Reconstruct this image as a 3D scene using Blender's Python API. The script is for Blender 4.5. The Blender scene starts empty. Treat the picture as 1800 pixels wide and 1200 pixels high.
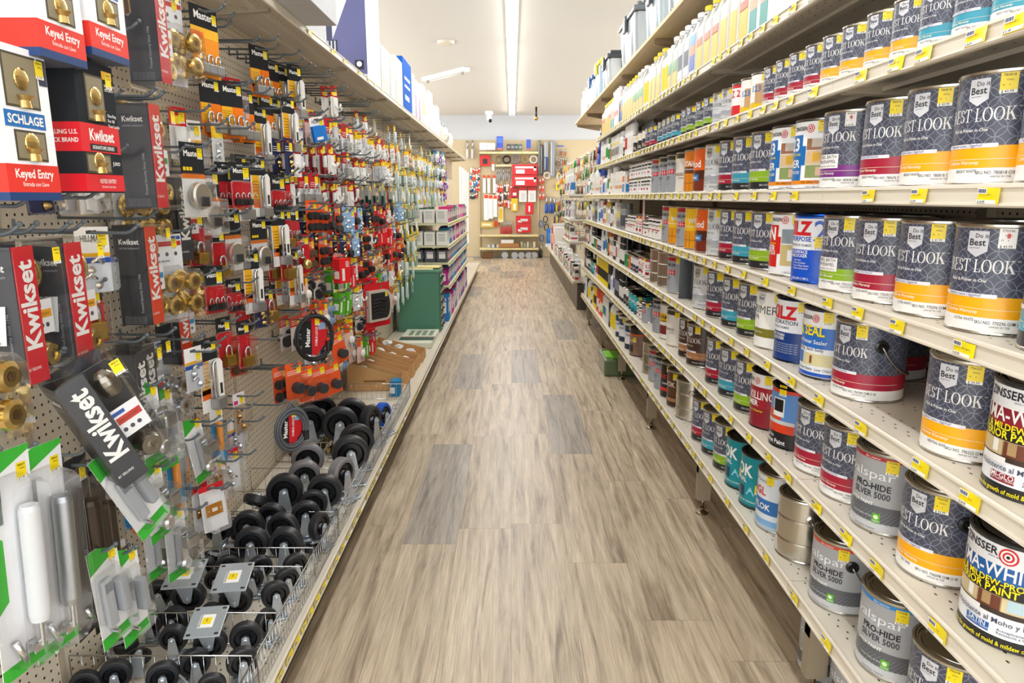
import bpy, bmesh, math, random
from math import pi, sin, cos, radians
from mathutils import Vector, Matrix
random.seed(11)
SC = bpy.context.scene
LINK = SC.collection.objects.link

# ---------------------------------------------------------------- camera
H = 1.45
F = 1222.0
PITCH = math.atan(254 / F)
cam = bpy.data.cameras.new('camera')
cam.sensor_width = 36
cam.lens = 36 * F / 1800
cam.clip_end = 100
cam.clip_start = 0.05
cam_o = bpy.data.objects.new('camera', cam)
cam_o.location = (0, 0, H)
cam_o.rotation_euler = (pi / 2 - PITCH, 0, 0)
LINK(cam_o)
SC.camera = cam_o

# ---------------------------------------------------------------- world, lights, exposure
EXPOSURE = 0.56
WORLD = 2.3
TUBE = 13.0
w = bpy.data.worlds.new('world')
SC.world = w
w.use_nodes = True
w.node_tree.nodes['Background'].inputs[0].default_value = (0.97, 0.985, 1.0, 1)
w.node_tree.nodes['Background'].inputs[1].default_value = WORLD
SC.view_settings.view_transform = 'Standard'
SC.view_settings.look = 'None'
SC.view_settings.gamma = 1
SC.view_settings.exposure = EXPOSURE
SC.view_settings.use_curve_mapping = False
SC.cycles.max_bounces = 8
SC.cycles.diffuse_bounces = 4
SC.cycles.glossy_bounces = 3
SC.cycles.transparent_max_bounces = 24
SC.cycles.use_denoising = True
SC.cycles.caustics_reflective = False
SC.cycles.caustics_refractive = False
SC.cycles.sample_clamp_indirect = 4

CEIL = 3.34
BACK = 17.2


def area(name, loc, sx, sy, power, rot=(0, 0, 0), col=(.97, .985, 1)):
    l = bpy.data.lights.new(name, 'AREA')
    l.shape = 'RECTANGLE'
    l.size, l.size_y = sx, sy
    l.energy = power
    l.color = col
    o = bpy.data.objects.new(name, l)
    o.location = loc
    o.rotation_euler = rot
    LINK(o)
    return o


# fluorescent strips: the middle row down the aisle and the rows over the neighbouring aisles
for j in range(8):
    area('tube_light', (0, -1.78 + j * 2.44, CEIL - .105), .10, 2.3, TUBE)
for sx in (-3.1, 3.1):
    for j in range(4):
        area('aisle_tube_light', (sx, 1.0 + j * 4.4, CEIL - .105), .10, 2.3, TUBE * 1.5)

# ---------------------------------------------------------------- pixel to place
CP, SP = cos(PITCH), sin(PITCH)


def ray(u, v):
    a, b = (u - 900) / F, (600 - v) / F
    return Vector((a, b * SP + CP, b * CP - SP))


def onX(u, v, X):
    r = ray(u, v)
    t = X / r.x
    return Vector((X, r.y * t, r.z * t + H))


def onY(u, v, Y):
    r = ray(u, v)
    t = Y / r.y
    return Vector((r.x * t, Y, r.z * t + H))


def onZ(u, v, z):
    r = ray(u, v)
    t = (z - H) / r.z
    return Vector((r.x * t, r.y * t, z))


def proj(p):
    x, y, z = p[0], p[1], p[2] - H
    d = y * CP - z * SP
    vv = y * SP + z * CP
    if d < .05:
        return (-9e3, -9e3)
    return (900 + F * x / d, 600 - F * vv / d)


# ---------------------------------------------------------------- materials
def lin(c):
    if isinstance(c, str):
        c = c.lstrip('#')
        c = c if len(c) == 6 else ''.join(q * 2 for q in c)
        c = [int(c[i:i + 2], 16) / 255 for i in (0, 2, 4)]
    return tuple(x / 12.92 if x <= .04045 else ((x + .055) / 1.055) ** 2.4 for x in c[:3]) + (1.0,)


MATS = {}


def nodes(name):
    m = bpy.data.materials.new(name)
    m.use_nodes = True
    nt = m.node_tree
    b = nt.nodes['Principled BSDF']
    MATS[name] = m
    return m, nt, b


class NT:
    def __init__(s, nt):
        s.nt = nt

    def n(s, typ, **kw):
        x = s.nt.nodes.new(typ)
        for k, v in kw.items():
            setattr(x, k, v)
        return x

    def l(s, a, b):
        s.nt.links.new(a, b)

    def m(s, op, a, b=None, c=None):
        x = s.nt.nodes.new('ShaderNodeMath')
        x.operation = op
        for i, q in enumerate((a, b, c)):
            if q is None:
                continue
            if isinstance(q, (int, float)):
                x.inputs[i].default_value = q
            else:
                s.l(q, x.inputs[i])
        return x.outputs[0]

    def mix(s, f, a, b):
        x = s.nt.nodes.new('ShaderNodeMix')
        x.data_type = 'RGBA'
        for i, q in ((0, f), (6, a), (7, b)):
            if isinstance(q, (int, float, tuple)):
                x.inputs[i].default_value = q
            else:
                s.l(q, x.inputs[i])
        return x.outputs[2]

    def obj(s):
        t = s.n('ShaderNodeTexCoord')
        sp = s.n('ShaderNodeSeparateXYZ')
        s.l(t.outputs['Object'], sp.inputs[0])
        return t.outputs['Object'], sp.outputs[0], sp.outputs[1], sp.outputs[2]

    def attr(s):
        return s.n('ShaderNodeAttribute', attribute_name='Col').outputs['Color']


def basic(name, rough, metal=0.0, spec=.5, noise=.06, scale=40, sheen=0):
    m, nt, b = nodes(name)
    N = NT(nt)
    col = N.attr()
    no = N.n('ShaderNodeTexNoise')
    no.inputs['Scale'].default_value = scale
    no.inputs['Detail'].default_value = 1
    f = N.m('MULTIPLY_ADD', no.outputs[0], noise, 1 - noise * .5)
    hs = N.n('ShaderNodeHueSaturation')
    N.l(col, hs.inputs['Color'])
    N.l(f, hs.inputs['Value'])
    N.l(hs.outputs[0], b.inputs['Base Color'])
    b.inputs['Roughness'].default_value = rough
    b.inputs['Metallic'].default_value = metal
    b.inputs['Specular IOR Level'].default_value = spec
    return m


basic('print', .32)
basic('matte', .75, spec=.3)
basic('plastic', .25)
basic('rubber', .42, noise=.1)
basic('metal', .22, 1.0, noise=.12, scale=25)
basic('zinc', .28, .6, noise=.25, scale=18)
basic('brushed', .42, 1.0, noise=.15, scale=25)
basic('paintmetal', .4, noise=.05, scale=6)
basic('card', .8, spec=.2, noise=.12, scale=12)

# clear blister plastic
m, nt, b = nodes('clear')
N = NT(nt)
tr = N.n('ShaderNodeBsdfTransparent')
tr.inputs[0].default_value = (.985, .988, .99, 1)
gl = N.n('ShaderNodeBsdfGlossy')
gl.inputs['Roughness'].default_value = .08
gl.inputs[0].default_value = (1, 1, 1, 1)
fr = N.n('ShaderNodeFresnel')
fr.inputs[0].default_value = 1.5
fa = N.m('MULTIPLY_ADD', fr.outputs[0], .34, .01)
mx = N.n('ShaderNodeMixShader')
N.l(fa, mx.inputs[0])
N.l(tr.outputs[0], mx.inputs[1])
N.l(gl.outputs[0], mx.inputs[2])
N.l(mx.outputs[0], nt.nodes['Material Output'].inputs[0])
# frosted translucent tote plastic
m, nt, b = nodes('frost')
b.inputs['Base Color'].default_value = (.85, .88, .9, 1)
b.inputs['Roughness'].default_value = .4
N = NT(nt)
tr = N.n('ShaderNodeBsdfTransparent')
mx = N.n('ShaderNodeMixShader')
mx.inputs[0].default_value = .75
N.l(tr.outputs[0], mx.inputs[1])
N.l(b.outputs[0], mx.inputs[2])
N.l(mx.outputs[0], nt.nodes['Material Output'].inputs[0])

# lamp tube
m, nt, b = nodes('lamp')
b.inputs['Emission Color'].default_value = (1, .98, .94, 1)
b.inputs['Emission Strength'].default_value = 9
b.inputs['Base Color'].default_value = (1, 1, 1, 1)

# ring-pattern label (fine interlocking circle lines printed on the slate ground)
m, nt, b = nodes('rings')
N = NT(nt)
o, x, y, z = N.obj()
ang = N.m('ARCTAN2', y, x)
s_ = N.m('MULTIPLY', ang, .083)
R_ = .0165


def fold(q):
    a = N.m('DIVIDE', q, 2 * R_)
    a = N.m('FRACT', N.m('ADD', a, 50.0))
    return N.m('ABSOLUTE', N.m('MULTIPLY_ADD', a, 2 * R_, -R_))


a_, b_ = fold(s_), fold(z)
d1 = N.m('ABSOLUTE', N.m('SUBTRACT', N.m('SQRT', N.m('ADD', N.m('MULTIPLY', a_, a_), N.m('MULTIPLY', b_, b_))), R_))
a2, b2 = N.m('SUBTRACT', a_, R_), N.m('SUBTRACT', b_, R_)
d2 = N.m('ABSOLUTE', N.m('SUBTRACT', N.m('SQRT', N.m('ADD', N.m('MULTIPLY', a2, a2), N.m('MULTIPLY', b2, b2))), R_))
d = N.m('MINIMUM', d1, d2)
mask = N.m('MULTIPLY', N.m('LESS_THAN', d, .00055), .42)
col = N.mix(mask, N.attr(), lin('#b9bfd0'))
N.l(col, b.inputs['Base Color'])
b.inputs['Roughness'].default_value = .3

# pegboard
m, nt, b = nodes('pegboard')
N = NT(nt)
o, x, y, z = N.obj()


def cell(q, p):
    a = N.m('FRACT', N.m('ADD', N.m('DIVIDE', q, p), 100.0))
    return N.m('MULTIPLY', N.m('SUBTRACT', a, .5), p)


ca, cb = cell(y, .0254), cell(z, .0254)
dd = N.m('SQRT', N.m('ADD', N.m('MULTIPLY', ca, ca), N.m('MULTIPLY', cb, cb)))
hole = N.m('LESS_THAN', dd, .0036)
no = N.n('ShaderNodeTexNoise')
no.inputs['Scale'].default_value = 3
base = N.mix(no.outputs[0], lin('#d9ccb4'), lin('#e4d9c4'))
N.l(N.mix(hole, base, lin('#1c1712')), b.inputs['Base Color'])
b.inputs['Roughness'].default_value = .5
bp = N.n('ShaderNodeBump')
bp.inputs['Strength'].default_value = .5
bp.inputs['Distance'].default_value = .002
N.l(N.m('SUBTRACT', 1.0, hole), bp.inputs['Height'])
N.l(bp.outputs[0], b.inputs['Normal'])

# back wall pegboard: holes across x and z
m, nt, b = nodes('pegboard_across')
N = NT(nt)
o, x, y, z = N.obj()
ca, cb = cell(x, .0254), cell(z, .0254)
dd = N.m('SQRT', N.m('ADD', N.m('MULTIPLY', ca, ca), N.m('MULTIPLY', cb, cb)))
hole = N.m('LESS_THAN', dd, .0036)
N.l(N.mix(hole, lin('#c9b794'), lin('#30261b')), b.inputs['Base Color'])
b.inputs['Roughness'].default_value = .6

# perforated shelf deck
m, nt, b = nodes('deck')
N = NT(nt)
o, x, y, z = N.obj()
ax = N.m('ABSOLUTE', x)


def slot(x0, off):
    q = N.m('MULTIPLY', N.m('SUBTRACT', N.m('FRACT', N.m('DIVIDE', N.m('ADD', y, off), .0508)), .5), .0508)
    p = N.m('SUBTRACT', ax, x0)
    q2, p2 = N.m('DIVIDE', q, .0042), N.m('DIVIDE', p, .0024)
    return N.m('LESS_THAN', N.m('ADD', N.m('MULTIPLY', q2, q2), N.m('MULTIPLY', p2, p2)), 1.0)


hl = slot(.035, 20.0)
for x0, off in ((.048, 20.0254), (.075, 20.0), (.15, 20.0254), (.163, 20.0), (.26, 20.0)):
    hl = N.m('MAXIMUM', hl, slot(x0, off))
geo = N.n('ShaderNodeNewGeometry')
N.l(N.mix(hl, N.attr(), lin('#2a231b')), b.inputs['Base Color'])
b.inputs['Roughness'].default_value = .38

# vinyl plank floor
m, nt, b = nodes('planks')
N = NT(nt)
o, x, y, z = N.obj()
PW, PL_ = .2335, 1.22
xi = N.m('DIVIDE', N.m('ADD', x, 20 * PW + .003), PW)
ci = N.m('FLOOR', xi)
wn = N.n('ShaderNodeTexWhiteNoise', noise_dimensions='1D')
N.l(ci, wn.inputs['W'])
yi = N.m('ADD', N.m('DIVIDE', N.m('ADD', y, 30.0), PL_), N.m('MULTIPLY', wn.outputs['Value'], 7.3))
ri = N.m('FLOOR', yi)
cmb = N.n('ShaderNodeCombineXYZ')
N.l(ci, cmb.inputs[0])
N.l(ri, cmb.inputs[1])
w2 = N.n('ShaderNodeTexWhiteNoise', noise_dimensions='2D')
N.l(cmb.outputs[0], w2.inputs['Vector'])
rnd = w2.outputs['Value']
cv = N.n('ShaderNodeCombineXYZ')
N.l(N.m('MULTIPLY', x, 26.0), cv.inputs[0])
N.l(N.m('MULTIPLY', y, 1.7), cv.inputs[1])
N.l(N.m('MULTIPLY', rnd, 40.0), cv.inputs[2])
g1 = N.n('ShaderNodeTexNoise')
N.l(cv.outputs[0], g1.inputs['Vector'])
g1.inputs['Scale'].default_value = 1.0
g1.inputs['Detail'].default_value = 5
g1.inputs['Roughness'].default_value = .65
g1.inputs['Distortion'].default_value = .6
cv2 = N.n('ShaderNodeCombineXYZ')
N.l(N.m('MULTIPLY', x, 260.0), cv2.inputs[0])
N.l(N.m('MULTIPLY', y, 7.0), cv2.inputs[1])
N.l(N.m('MULTIPLY', rnd, 90.0), cv2.inputs[2])
g2 = N.n('ShaderNodeTexNoise')
N.l(cv2.outputs[0], g2.inputs['Vector'])
g2.inputs['Scale'].default_value = 1.0
g2.inputs['Detail'].default_value = 3
cr = N.n('ShaderNodeValToRGB')
e = cr.color_ramp.elements
e[0].position, e[0].color = .30, lin('#806f5b')
e[1].position, e[1].color = .72, lin('#d4c4ab')
k = cr.color_ramp.elements.new(.5)
k.color = lin('#b9a890')
N.l(g1.outputs[0], cr.inputs[0])
dark = N.m('GREATER_THAN', rnd, .80)
mul = N.m('MULTIPLY_ADD', rnd, -.12, 1.06)
mul = N.m('MULTIPLY', mul, N.m('MULTIPLY_ADD', dark, -.26, 1.0))
mul = N.m('MULTIPLY', mul, N.m('MULTIPLY_ADD', g2.outputs[0], .9, .55))
fx = N.m('FRACT', xi)
fy = N.m('FRACT', yi)
gx = N.m('LESS_THAN', N.m('ABSOLUTE', N.m('SUBTRACT', fx, .5)), .4965)
gy = N.m('LESS_THAN', N.m('ABSOLUTE', N.m('SUBTRACT', fy, .5)), .4990)
gap = N.m('MULTIPLY', gx, gy)
mul = N.m('MULTIPLY', mul, N.m('MULTIPLY_ADD', gap, .4, .6))
hs = N.n('ShaderNodeHueSaturation')
N.l(cr.outputs[0], hs.inputs['Color'])
N.l(mul, hs.inputs['Value'])
N.l(N.m('MULTIPLY_ADD', dark, -.35, 1.0), hs.inputs['Saturation'])
N.l(hs.outputs[0], b.inputs['Base Color'])
N.l(N.m('MULTIPLY_ADD', g2.outputs[0], .18, .26), b.inputs['Roughness'])
bp = N.n('ShaderNodeBump')
bp.inputs['Strength'].default_value = .25
bp.inputs['Distance'].default_value = .002
N.l(g2.outputs[0], bp.inputs['Height'])
N.l(bp.outputs[0], b.inputs['Normal'])

# painted wall / ceiling with very soft plaster texture
for nm, ca_, sc_ in (('wallpaint', '#c6c7c9', 60), ('ceilpaint', '#cdc9c1', 90)):
    m, nt, b = nodes(nm)
    N = NT(nt)
    no = N.n('ShaderNodeTexNoise')
    no.inputs['Scale'].default_value = sc_
    b.inputs['Base Color'].default_value = lin(ca_)
    b.inputs['Roughness'].default_value = .85
    bp = N.n('ShaderNodeBump')
    bp.inputs['Strength'].default_value = .15
    bp.inputs['Distance'].default_value = .003
    N.l(no.outputs[0], bp.inputs['Height'])
    N.l(bp.outputs[0], b.inputs['Normal'])
# plywood
m, nt, b = nodes('plywood')
N = NT(nt)
o, x, y, z = N.obj()
cv = N.n('ShaderNodeCombineXYZ')
N.l(N.m('MULTIPLY', x, 22.0), cv.inputs[0])
N.l(N.m('MULTIPLY', y, 2.0), cv.inputs[1])
N.l(N.m('MULTIPLY', z, 22.0), cv.inputs[2])
no = N.n('ShaderNodeTexNoise')
no.inputs['Scale'].default_value = 1
no.inputs['Detail'].default_value = 4
N.l(cv.outputs[0], no.inputs['Vector'])
N.l(N.mix(no.outputs[0], lin('#c9a878'), lin('#ecdcb9')), b.inputs['Base Color'])
b.inputs['Roughness'].default_value = .6


# ---------------------------------------------------------------- mesh builder
class MB:
    def __init__(s):
        s.v, s.f, s.k, s.c, s.sm = [], [], [], [], []
        s.M = Matrix.Identity(4)

    def add(s, vs, fs, col, mat='print', smooth=False):
        n = len(s.v)
        s.v += [s.M @ Vector(p) for p in vs]
        for f in fs:
            s.f.append([n + i for i in f])
            s.k.append(mat)
            s.c.append(col)
            s.sm.append(smooth)
        return s

    def box(s, x0, x1, y0, y1, z0, z1, col, mat='print', faces=None):
        vs = [(x, y, z) for x in (x0, x1) for y in (y0, y1) for z in (z0, z1)]
        fs = {'-x': (0, 1, 3, 2), '+x': (4, 6, 7, 5), '-y': (0, 4, 5, 1), '+y': (2, 3, 7, 6), '-z': (0, 2, 6, 4), '+z': (1, 5, 7, 3)}
        if isinstance(col, dict):
            for kf, f in fs.items():
                s.add([vs[i] for i in f], [(0, 1, 2, 3)], col.get(kf, col.get('*', '#ffffff')), mat)
            return s
        return s.add(vs, [fs[q] for q in (faces or fs)], col, mat)

    def bbox(s, x0, x1, y0, y1, z0, z1, col, mat='print', r=.004):
        """box with chamfered vertical and horizontal edges"""
        bm = bmesh.new()
        bmesh.ops.create_cube(bm, size=1)
        for q in bm.verts:
            q.co = Vector(((x0 + x1) / 2 + q.co.x * (x1 - x0), (y0 + y1) / 2 + q.co.y * (y1 - y0), (z0 + z1) / 2 + q.co.z * (z1 - z0)))
        r = min(r, (x1 - x0) * .45, (y1 - y0) * .45, (z1 - z0) * .45)
        bmesh.ops.bevel(bm, geom=bm.edges[:], offset=r, segments=2, affect='EDGES', profile=.6)
        return s.bm(bm, col, mat)

    def bm(s, bm, col, mat='print', smooth=False):
        bm.verts.index_update()
        s.add([q.co.copy() for q in bm.verts], [[q.index for q in f.verts] for f in bm.faces], col, mat, smooth)
        bm.free()
        return s

    def lathe(s, prof, seg=24, col='#ffffff', mat='print', axis='z', c=(0, 0, 0), smooth=True, a0=0, a1=2 * pi):
        """prof: list of (r, h[, col[, mat]]); the band from i to i+1 takes the colour given at i"""
        cl = abs(a1 - a0 - 2 * pi) < 1e-6
        n = seg if cl else seg + 1

        def P(r, h, i):
            a = a0 + (a1 - a0) * i / seg
            x, y = r * cos(a), r * sin(a)
            p = {'z': (x, y, h), 'x': (h, x, y), 'y': (y, h, x)}[axis]
            return (p[0] + c[0], p[1] + c[1], p[2] + c[2])
        for j in range(len(prof) - 1):
            p, q = prof[j], prof[j + 1]
            cc = p[2] if len(p) > 2 else col
            mm = p[3] if len(p) > 3 else mat
            if p[0] < 1e-6 and q[0] < 1e-6:
                continue
            if q[0] < 1e-6:
                vs = [P(p[0], p[1], i) for i in range(n)] + [P(0, q[1], 0)]
                s.add(vs, [(i, (i + 1) % n, n) for i in range(seg)], cc, mm, smooth)
            elif p[0] < 1e-6:
                vs = [P(q[0], q[1], i) for i in range(n)] + [P(0, p[1], 0)]
                s.add(vs, [((i + 1) % n, i, n) for i in range(seg)], cc, mm, smooth)
            else:
                vs = [P(p[0], p[1], i) for i in range(n)] + [P(q[0], q[1], i) for i in range(n)]
                s.add(vs, [(i, (i + 1) % n, n + (i + 1) % n, n + i) for i in range(seg)], cc, mm, smooth)
        return s

    def tube(s, pts, r, seg=6, col='#ffffff', mat='metal', closed=False, caps=True):
        pts = [Vector(p) for p in pts]
        n = len(pts)
        rings = []
        up = None
        for i, p in enumerate(pts):
            if closed:
                t = (pts[(i + 1) % n] - pts[i - 1]).normalized()
            else:
                t = (pts[min(i + 1, n - 1)] - pts[max(i - 1, 0)]).normalized()
            if up is None:
                up = t.orthogonal().normalized()
            up = (up - t * up.dot(t)).normalized()
            sd = t.cross(up)
            rr = r[i] if isinstance(r, (list, tuple)) else r
            rings.append([p + (up * cos(2 * pi * k / seg) + sd * sin(2 * pi * k / seg)) * rr for k in range(seg)])
        vs = [q for rg in rings for q in rg]
        fs = []
        for i in range(n if closed else n - 1):
            a, b2 = i * seg, ((i + 1) % n) * seg
            for k in range(seg):
                fs.append((a + k, a + (k + 1) % seg, b2 + (k + 1) % seg, b2 + k))
        if caps and not closed:
            fs.append(tuple(range(seg))[::-1])
            fs.append(tuple((n - 1) * seg + k for k in range(seg)))
        return s.add(vs, fs, col, mat, True)

    def sphere(s, c, r, seg=12, col='#ffffff', mat='metal', sc=(1, 1, 1)):
        n = max(4, seg // 2)
        pr = [(r * sin(pi * i / n), -r * cos(pi * i / n)) for i in range(n + 1)]
        pr[0] = (0, -r)
        pr[-1] = (0, r)
        old = s.M
        s.M = s.M @ Matrix.Translation(Vector(c)) @ Matrix.Diagonal((sc[0], sc[1], sc[2], 1))
        s.lathe(pr, seg, col, mat)
        s.M = old
        return s

    def prism(s, out, h0, h1, col, mat='print', axis='x'):
        """2-D outline (a, b) extruded along axis: x -> (h, a, b); y -> (a, h, b); z -> (a, b, h)"""
        def P(a, b2, h):
            return {'x': (h, a, b2), 'y': (a, h, b2), 'z': (a, b2, h)}[axis]
        n = len(out)
        vs = [P(a, b2, h0) for a, b2 in out] + [P(a, b2, h1) for a, b2 in out]
        fs = [tuple(range(n))[::-1], tuple(range(n, 2 * n))] + [(i, (i + 1) % n, n + (i + 1) % n, n + i) for i in range(n)]
        return s.add(vs, fs, col, mat)

    def poly(s, pts, col, mat='print'):
        return s.add(pts, [tuple(range(len(pts)))], col, mat)

    def build(s, name, parent=None, loc=None, rot=None):
        me = s.mesh(name)
        return place(name, me, parent, loc, rot)

    def mesh(s, name):
        me = bpy.data.meshes.new(name)
        me.from_pydata(s.v, [], s.f)
        ks = list(dict.fromkeys(s.k))
        for q in ks:
            me.materials.append(MATS[q])
        ix = {q: i for i, q in enumerate(ks)}
        me.polygons.foreach_set('material_index', [ix[q] for q in s.k])
        me.polygons.foreach_set('use_smooth', s.sm)
        ca = me.color_attributes.new('Col', 'FLOAT_COLOR', 'CORNER')
        cc, cache = [], {}
        for f, c in zip(s.f, s.c):
            if c not in cache:
                cache[c] = lin(c)
            cc += list(cache[c]) * len(f)
        ca.data.foreach_set('color', cc)
        me.update()
        return me


def place(name, me, parent=None, loc=None, rot=None):
    o = bpy.data.objects.new(name, me)
    LINK(o)
    if parent is not None:
        o.parent = parent
    if loc is not None:
        o.location = loc
    if rot is not None:
        o.rotation_euler = rot
    return o


def tag(o, label=None, cat=None, group=None, kind=None):
    if label:
        o['label'] = label
    if cat:
        o['category'] = cat
    if group:
        o['group'] = group
    if kind:
        o['kind'] = kind
    return o


def copy_tree(o, parent=None):
    c = o.copy()
    LINK(c)
    c.parent = parent
    for ch in list(o.children):
        copy_tree(ch, c)
    return c


ORD = 'first second third fourth fifth sixth seventh eighth ninth tenth eleventh twelfth thirteenth fourteenth fifteenth sixteenth seventeenth eighteenth nineteenth'.split()
TENS = {2: 'twent', 3: 'thirt', 4: 'fort', 5: 'fift', 6: 'sixt', 7: 'sevent', 8: 'eight', 9: 'ninet'}


def nth(i):
    """1 -> first"""
    if i < 20:
        return ORD[i - 1]
    t, r = divmod(i, 10)
    if t > 9:
        return 'hundred-and-' + nth(i - 100) if i > 100 else 'hundredth'
    return TENS[t] + ('ieth' if r == 0 else 'y-' + ORD[r - 1])


# ---------------------------------------------------------------- lettering
_GL = {}
SERIF = {}


def _el(cx, cy, rx, ry, n=28):
    return [(cx + rx * cos(2 * pi * i / n), cy + ry * sin(2 * pi * i / n)) for i in range(n)]


def _ring(cx, cy, ro, rio, n=28):
    o, i = _el(cx, cy, ro[0], ro[1], n), _el(cx, cy, rio[0], rio[1], n)
    return [[o[k], o[(k + 1) % n], i[(k + 1) % n], i[k]] for k in range(n)]


def _r(x0, x1, y0, y1):
    return [(x0, y0), (x1, y0), (x1, y1), (x0, y1)]


_t = .12
SERIF['L'] = (.62, [_r(.1, .23, 0, 1), _r(0, .33, .96, 1), _r(0, .6, 0, .04), [(.52, .04), (.6, .04), (.6, .26), (.57, .26)]])
SERIF['O'] = (.86, _ring(.42, .5, (.42, .52), (.27, .48)))
SERIF['T'] = (.7, [_r(.28, .41, 0, 1), _r(.18, .51, 0, .04), _r(0, .69, .96, 1), [(0, .74), (.03, .74), (.08, .96), (0, .96)], [(.66, .74), (.69, .74), (.69, .96), (.61, .96)]])
SERIF['K'] = (.84, [_r(.1, .23, 0, 1), _r(0, .33, .96, 1), _r(0, .33, 0, .04), [(.23, .40), (.29, .40), (.66, .97), (.6, .97)], _r(.5, .78, .96, 1),
                    [(.33, .52), (.45, .66), (.78, .03), (.6, .03)], _r(.5, .86, 0, .04)])
SERIF['E'] = (.66, [_r(.1, .23, 0, 1), _r(0, .6, .96, 1), _r(0, .6, 0, .04), _r(.2, .48, .48, .52), _r(.46, .49, .4, .6), _r(.57, .6, .76, 1), _r(.57, .6, 0, .24)])
SERIF['B'] = (.7, [_r(.1, .23, 0, 1), _r(0, .4, .96, 1), _r(0, .4, 0, .04), _r(.2, .42, .5, .54)] + [q for q in _ring(.36, .75, (.24, .25), (.11, .21), 20) if min(p[0] for p in q) > .3] + [q for q in _ring(.36, .26, (.3, .26), (.16, .22), 20) if min(p[0] for p in q) > .3])
SERIF['S'] = (.56, [q for q in _ring(.27, .74, (.25, .26), (.13, .22), 24) if not (q[0][0] > .3 and q[0][1] < .74)] + [q for q in _ring(.27, .27, (.27, .27), (.14, .23), 24) if not (q[0][0] < .24 and q[0][1] > .27)])
SERIF[' '] = (.3, [])


def glyphs(txt, bold=0.0, serif=False, italic=0.0):
    """returns (verts2d, faces, width) with cap height about 1"""
    key = (txt, bold, serif, italic)
    if key in _GL:
        return _GL[key]
    if serif:
        V, Fc, x = [], [], 0
        for ch in txt:
            wd, polys = SERIF[ch]
            for p in polys:
                n = len(V)
                V += [(x + a, b2) for a, b2 in p]
                Fc.append(list(range(n, n + len(p))))
            x += wd + .04
        _GL[key] = (V, Fc, x)
        return _GL[key]
    cu = bpy.data.curves.new('t', 'FONT')
    cu.body = txt
    cu.resolution_u = 2
    cu.offset = bold * .5
    cu.shear = italic
    ob = bpy.data.objects.new('t', cu)
    me = bpy.data.meshes.new_from_object(ob)
    k = 1 / .69
    V = [(q.co.x * k, q.co.y * k) for q in me.vertices]
    Fc = [list(p.vertices) for p in me.polygons]
    x0 = min([q[0] for q in V] + [0])
    wd = max([q[0] for q in V] + [.1])
    bpy.data.objects.remove(ob)
    bpy.data.curves.remove(cu)
    bpy.data.meshes.remove(me)
    _GL[key] = (V, Fc, wd)
    return _GL[key]


def lettering(mb, txt, fmap, h, col, x0=0.0, y0=0.0, width=None, align='l', bold=0.0, serif=False, step=None, mat='print', italic=0.0, squeeze=1.0):
    V, Fc, wd = glyphs(txt, bold, serif, italic)
    sx = h * squeeze
    if width:
        sx = width / wd
    tw = wd * sx
    if align == 'c':
        x0 -= tw / 2
    elif align == 'r':
        x0 -= tw
    P = [(x0 + a * sx, y0 + b2 * h) for a, b2 in V]
    if step:
        bm = bmesh.new()
        vv = [bm.verts.new((a, b2, 0)) for a, b2 in P]
        for f in Fc:
            try:
                bm.faces.new([vv[i] for i in f])
            except ValueError:
                pass
        x = x0 + step
        while x < x0 + tw:
            bmesh.ops.bisect_plane(bm, geom=bm.verts[:] + bm.edges[:] + bm.faces[:], plane_co=(x, 0, 0), plane_no=(1, 0, 0))
            x += step
        bm.verts.index_update()
        mb.add([fmap(q.co.x, q.co.y) for q in bm.verts], [[q.index for q in f.verts] for f in bm.faces], col, mat)
        bm.free()
    else:
        mb.add([fmap(a, b2) for a, b2 in P], Fc, col, mat)
    return tw


def plane_map(o, xd, yd):
    o, xd, yd = Vector(o), Vector(xd), Vector(yd)
    return lambda a, b2: o + xd * a + yd * b2


def cyl_map(R, phi0=pi, z0=0.0):
    return lambda a, b2: Vector((R * cos(phi0 + a / R), R * sin(phi0 + a / R), z0 + b2))


def patch(mb, R, s0, s1, z0, z1, col, mat='print', phi0=pi):
    n = max(1, int(abs(s1 - s0) / .006))
    fm = cyl_map(R, phi0)
    vs, fs = [], []
    for i in range(n + 1):
        a = s0 + (s1 - s0) * i / n
        vs += [fm(a, z0), fm(a, z1)]
    for i in range(n):
        fs.append((2 * i, 2 * i + 2, 2 * i + 3, 2 * i + 1))
    mb.add(vs, fs, col, mat, True)
# ================================================================ the setting
CREAM = '#dcd4c4'
mb = MB()
mb.box(-4, 4, -3, BACK + .1, -.06, 0, '#ffffff', 'planks')
tag(mb.build('floor'), kind='structure')
mb = MB()
mb.box(-4, 4, -3, BACK + .1, CEIL, CEIL + .08, '#ffffff', 'ceilpaint')
tag(mb.build('ceiling'), kind='structure')
mb = MB()
mb.box(-4, 4, BACK, BACK + .1, 0, CEIL, '#ffffff', 'wallpaint')
tag(mb.build('wall_back'), kind='structure')

# ceiling strip lights
for j in range(8):
    y = -1.78 + j * 2.44
    if y < 5:
        continue
    mb = MB()
    mb.box(-.065, .065, y - 1.2, y + 1.2, CEIL - .045, CEIL - .002, '#f4f3ef', 'paintmetal')
    f = mb.build('strip_light')
    tag(f, f'white fluorescent strip light on the ceiling over the aisle, {nth(max(1, 8 - j))} from the back wall', 'ceiling light', 'strip lights over the aisle')
    for s in (-1, 1):
        t = MB()
        t.tube([(s * .036, y - 1.17, CEIL - .068), (s * .036, y + 1.17, CEIL - .068)], .017, 8, '#ffffff', 'lamp')
        t.build('lamp_tube', f)
        for e_ in (-1, 1):
            t2 = MB()
            t2.box(s * .036 - .012, s * .036 + .012, y + e_ * 1.185 - .012, y + e_ * 1.185 + .012, CEIL - .09, CEIL - .045, '#f4f3ef', 'plastic')
            t2.build('lamp_holder', f)
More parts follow.
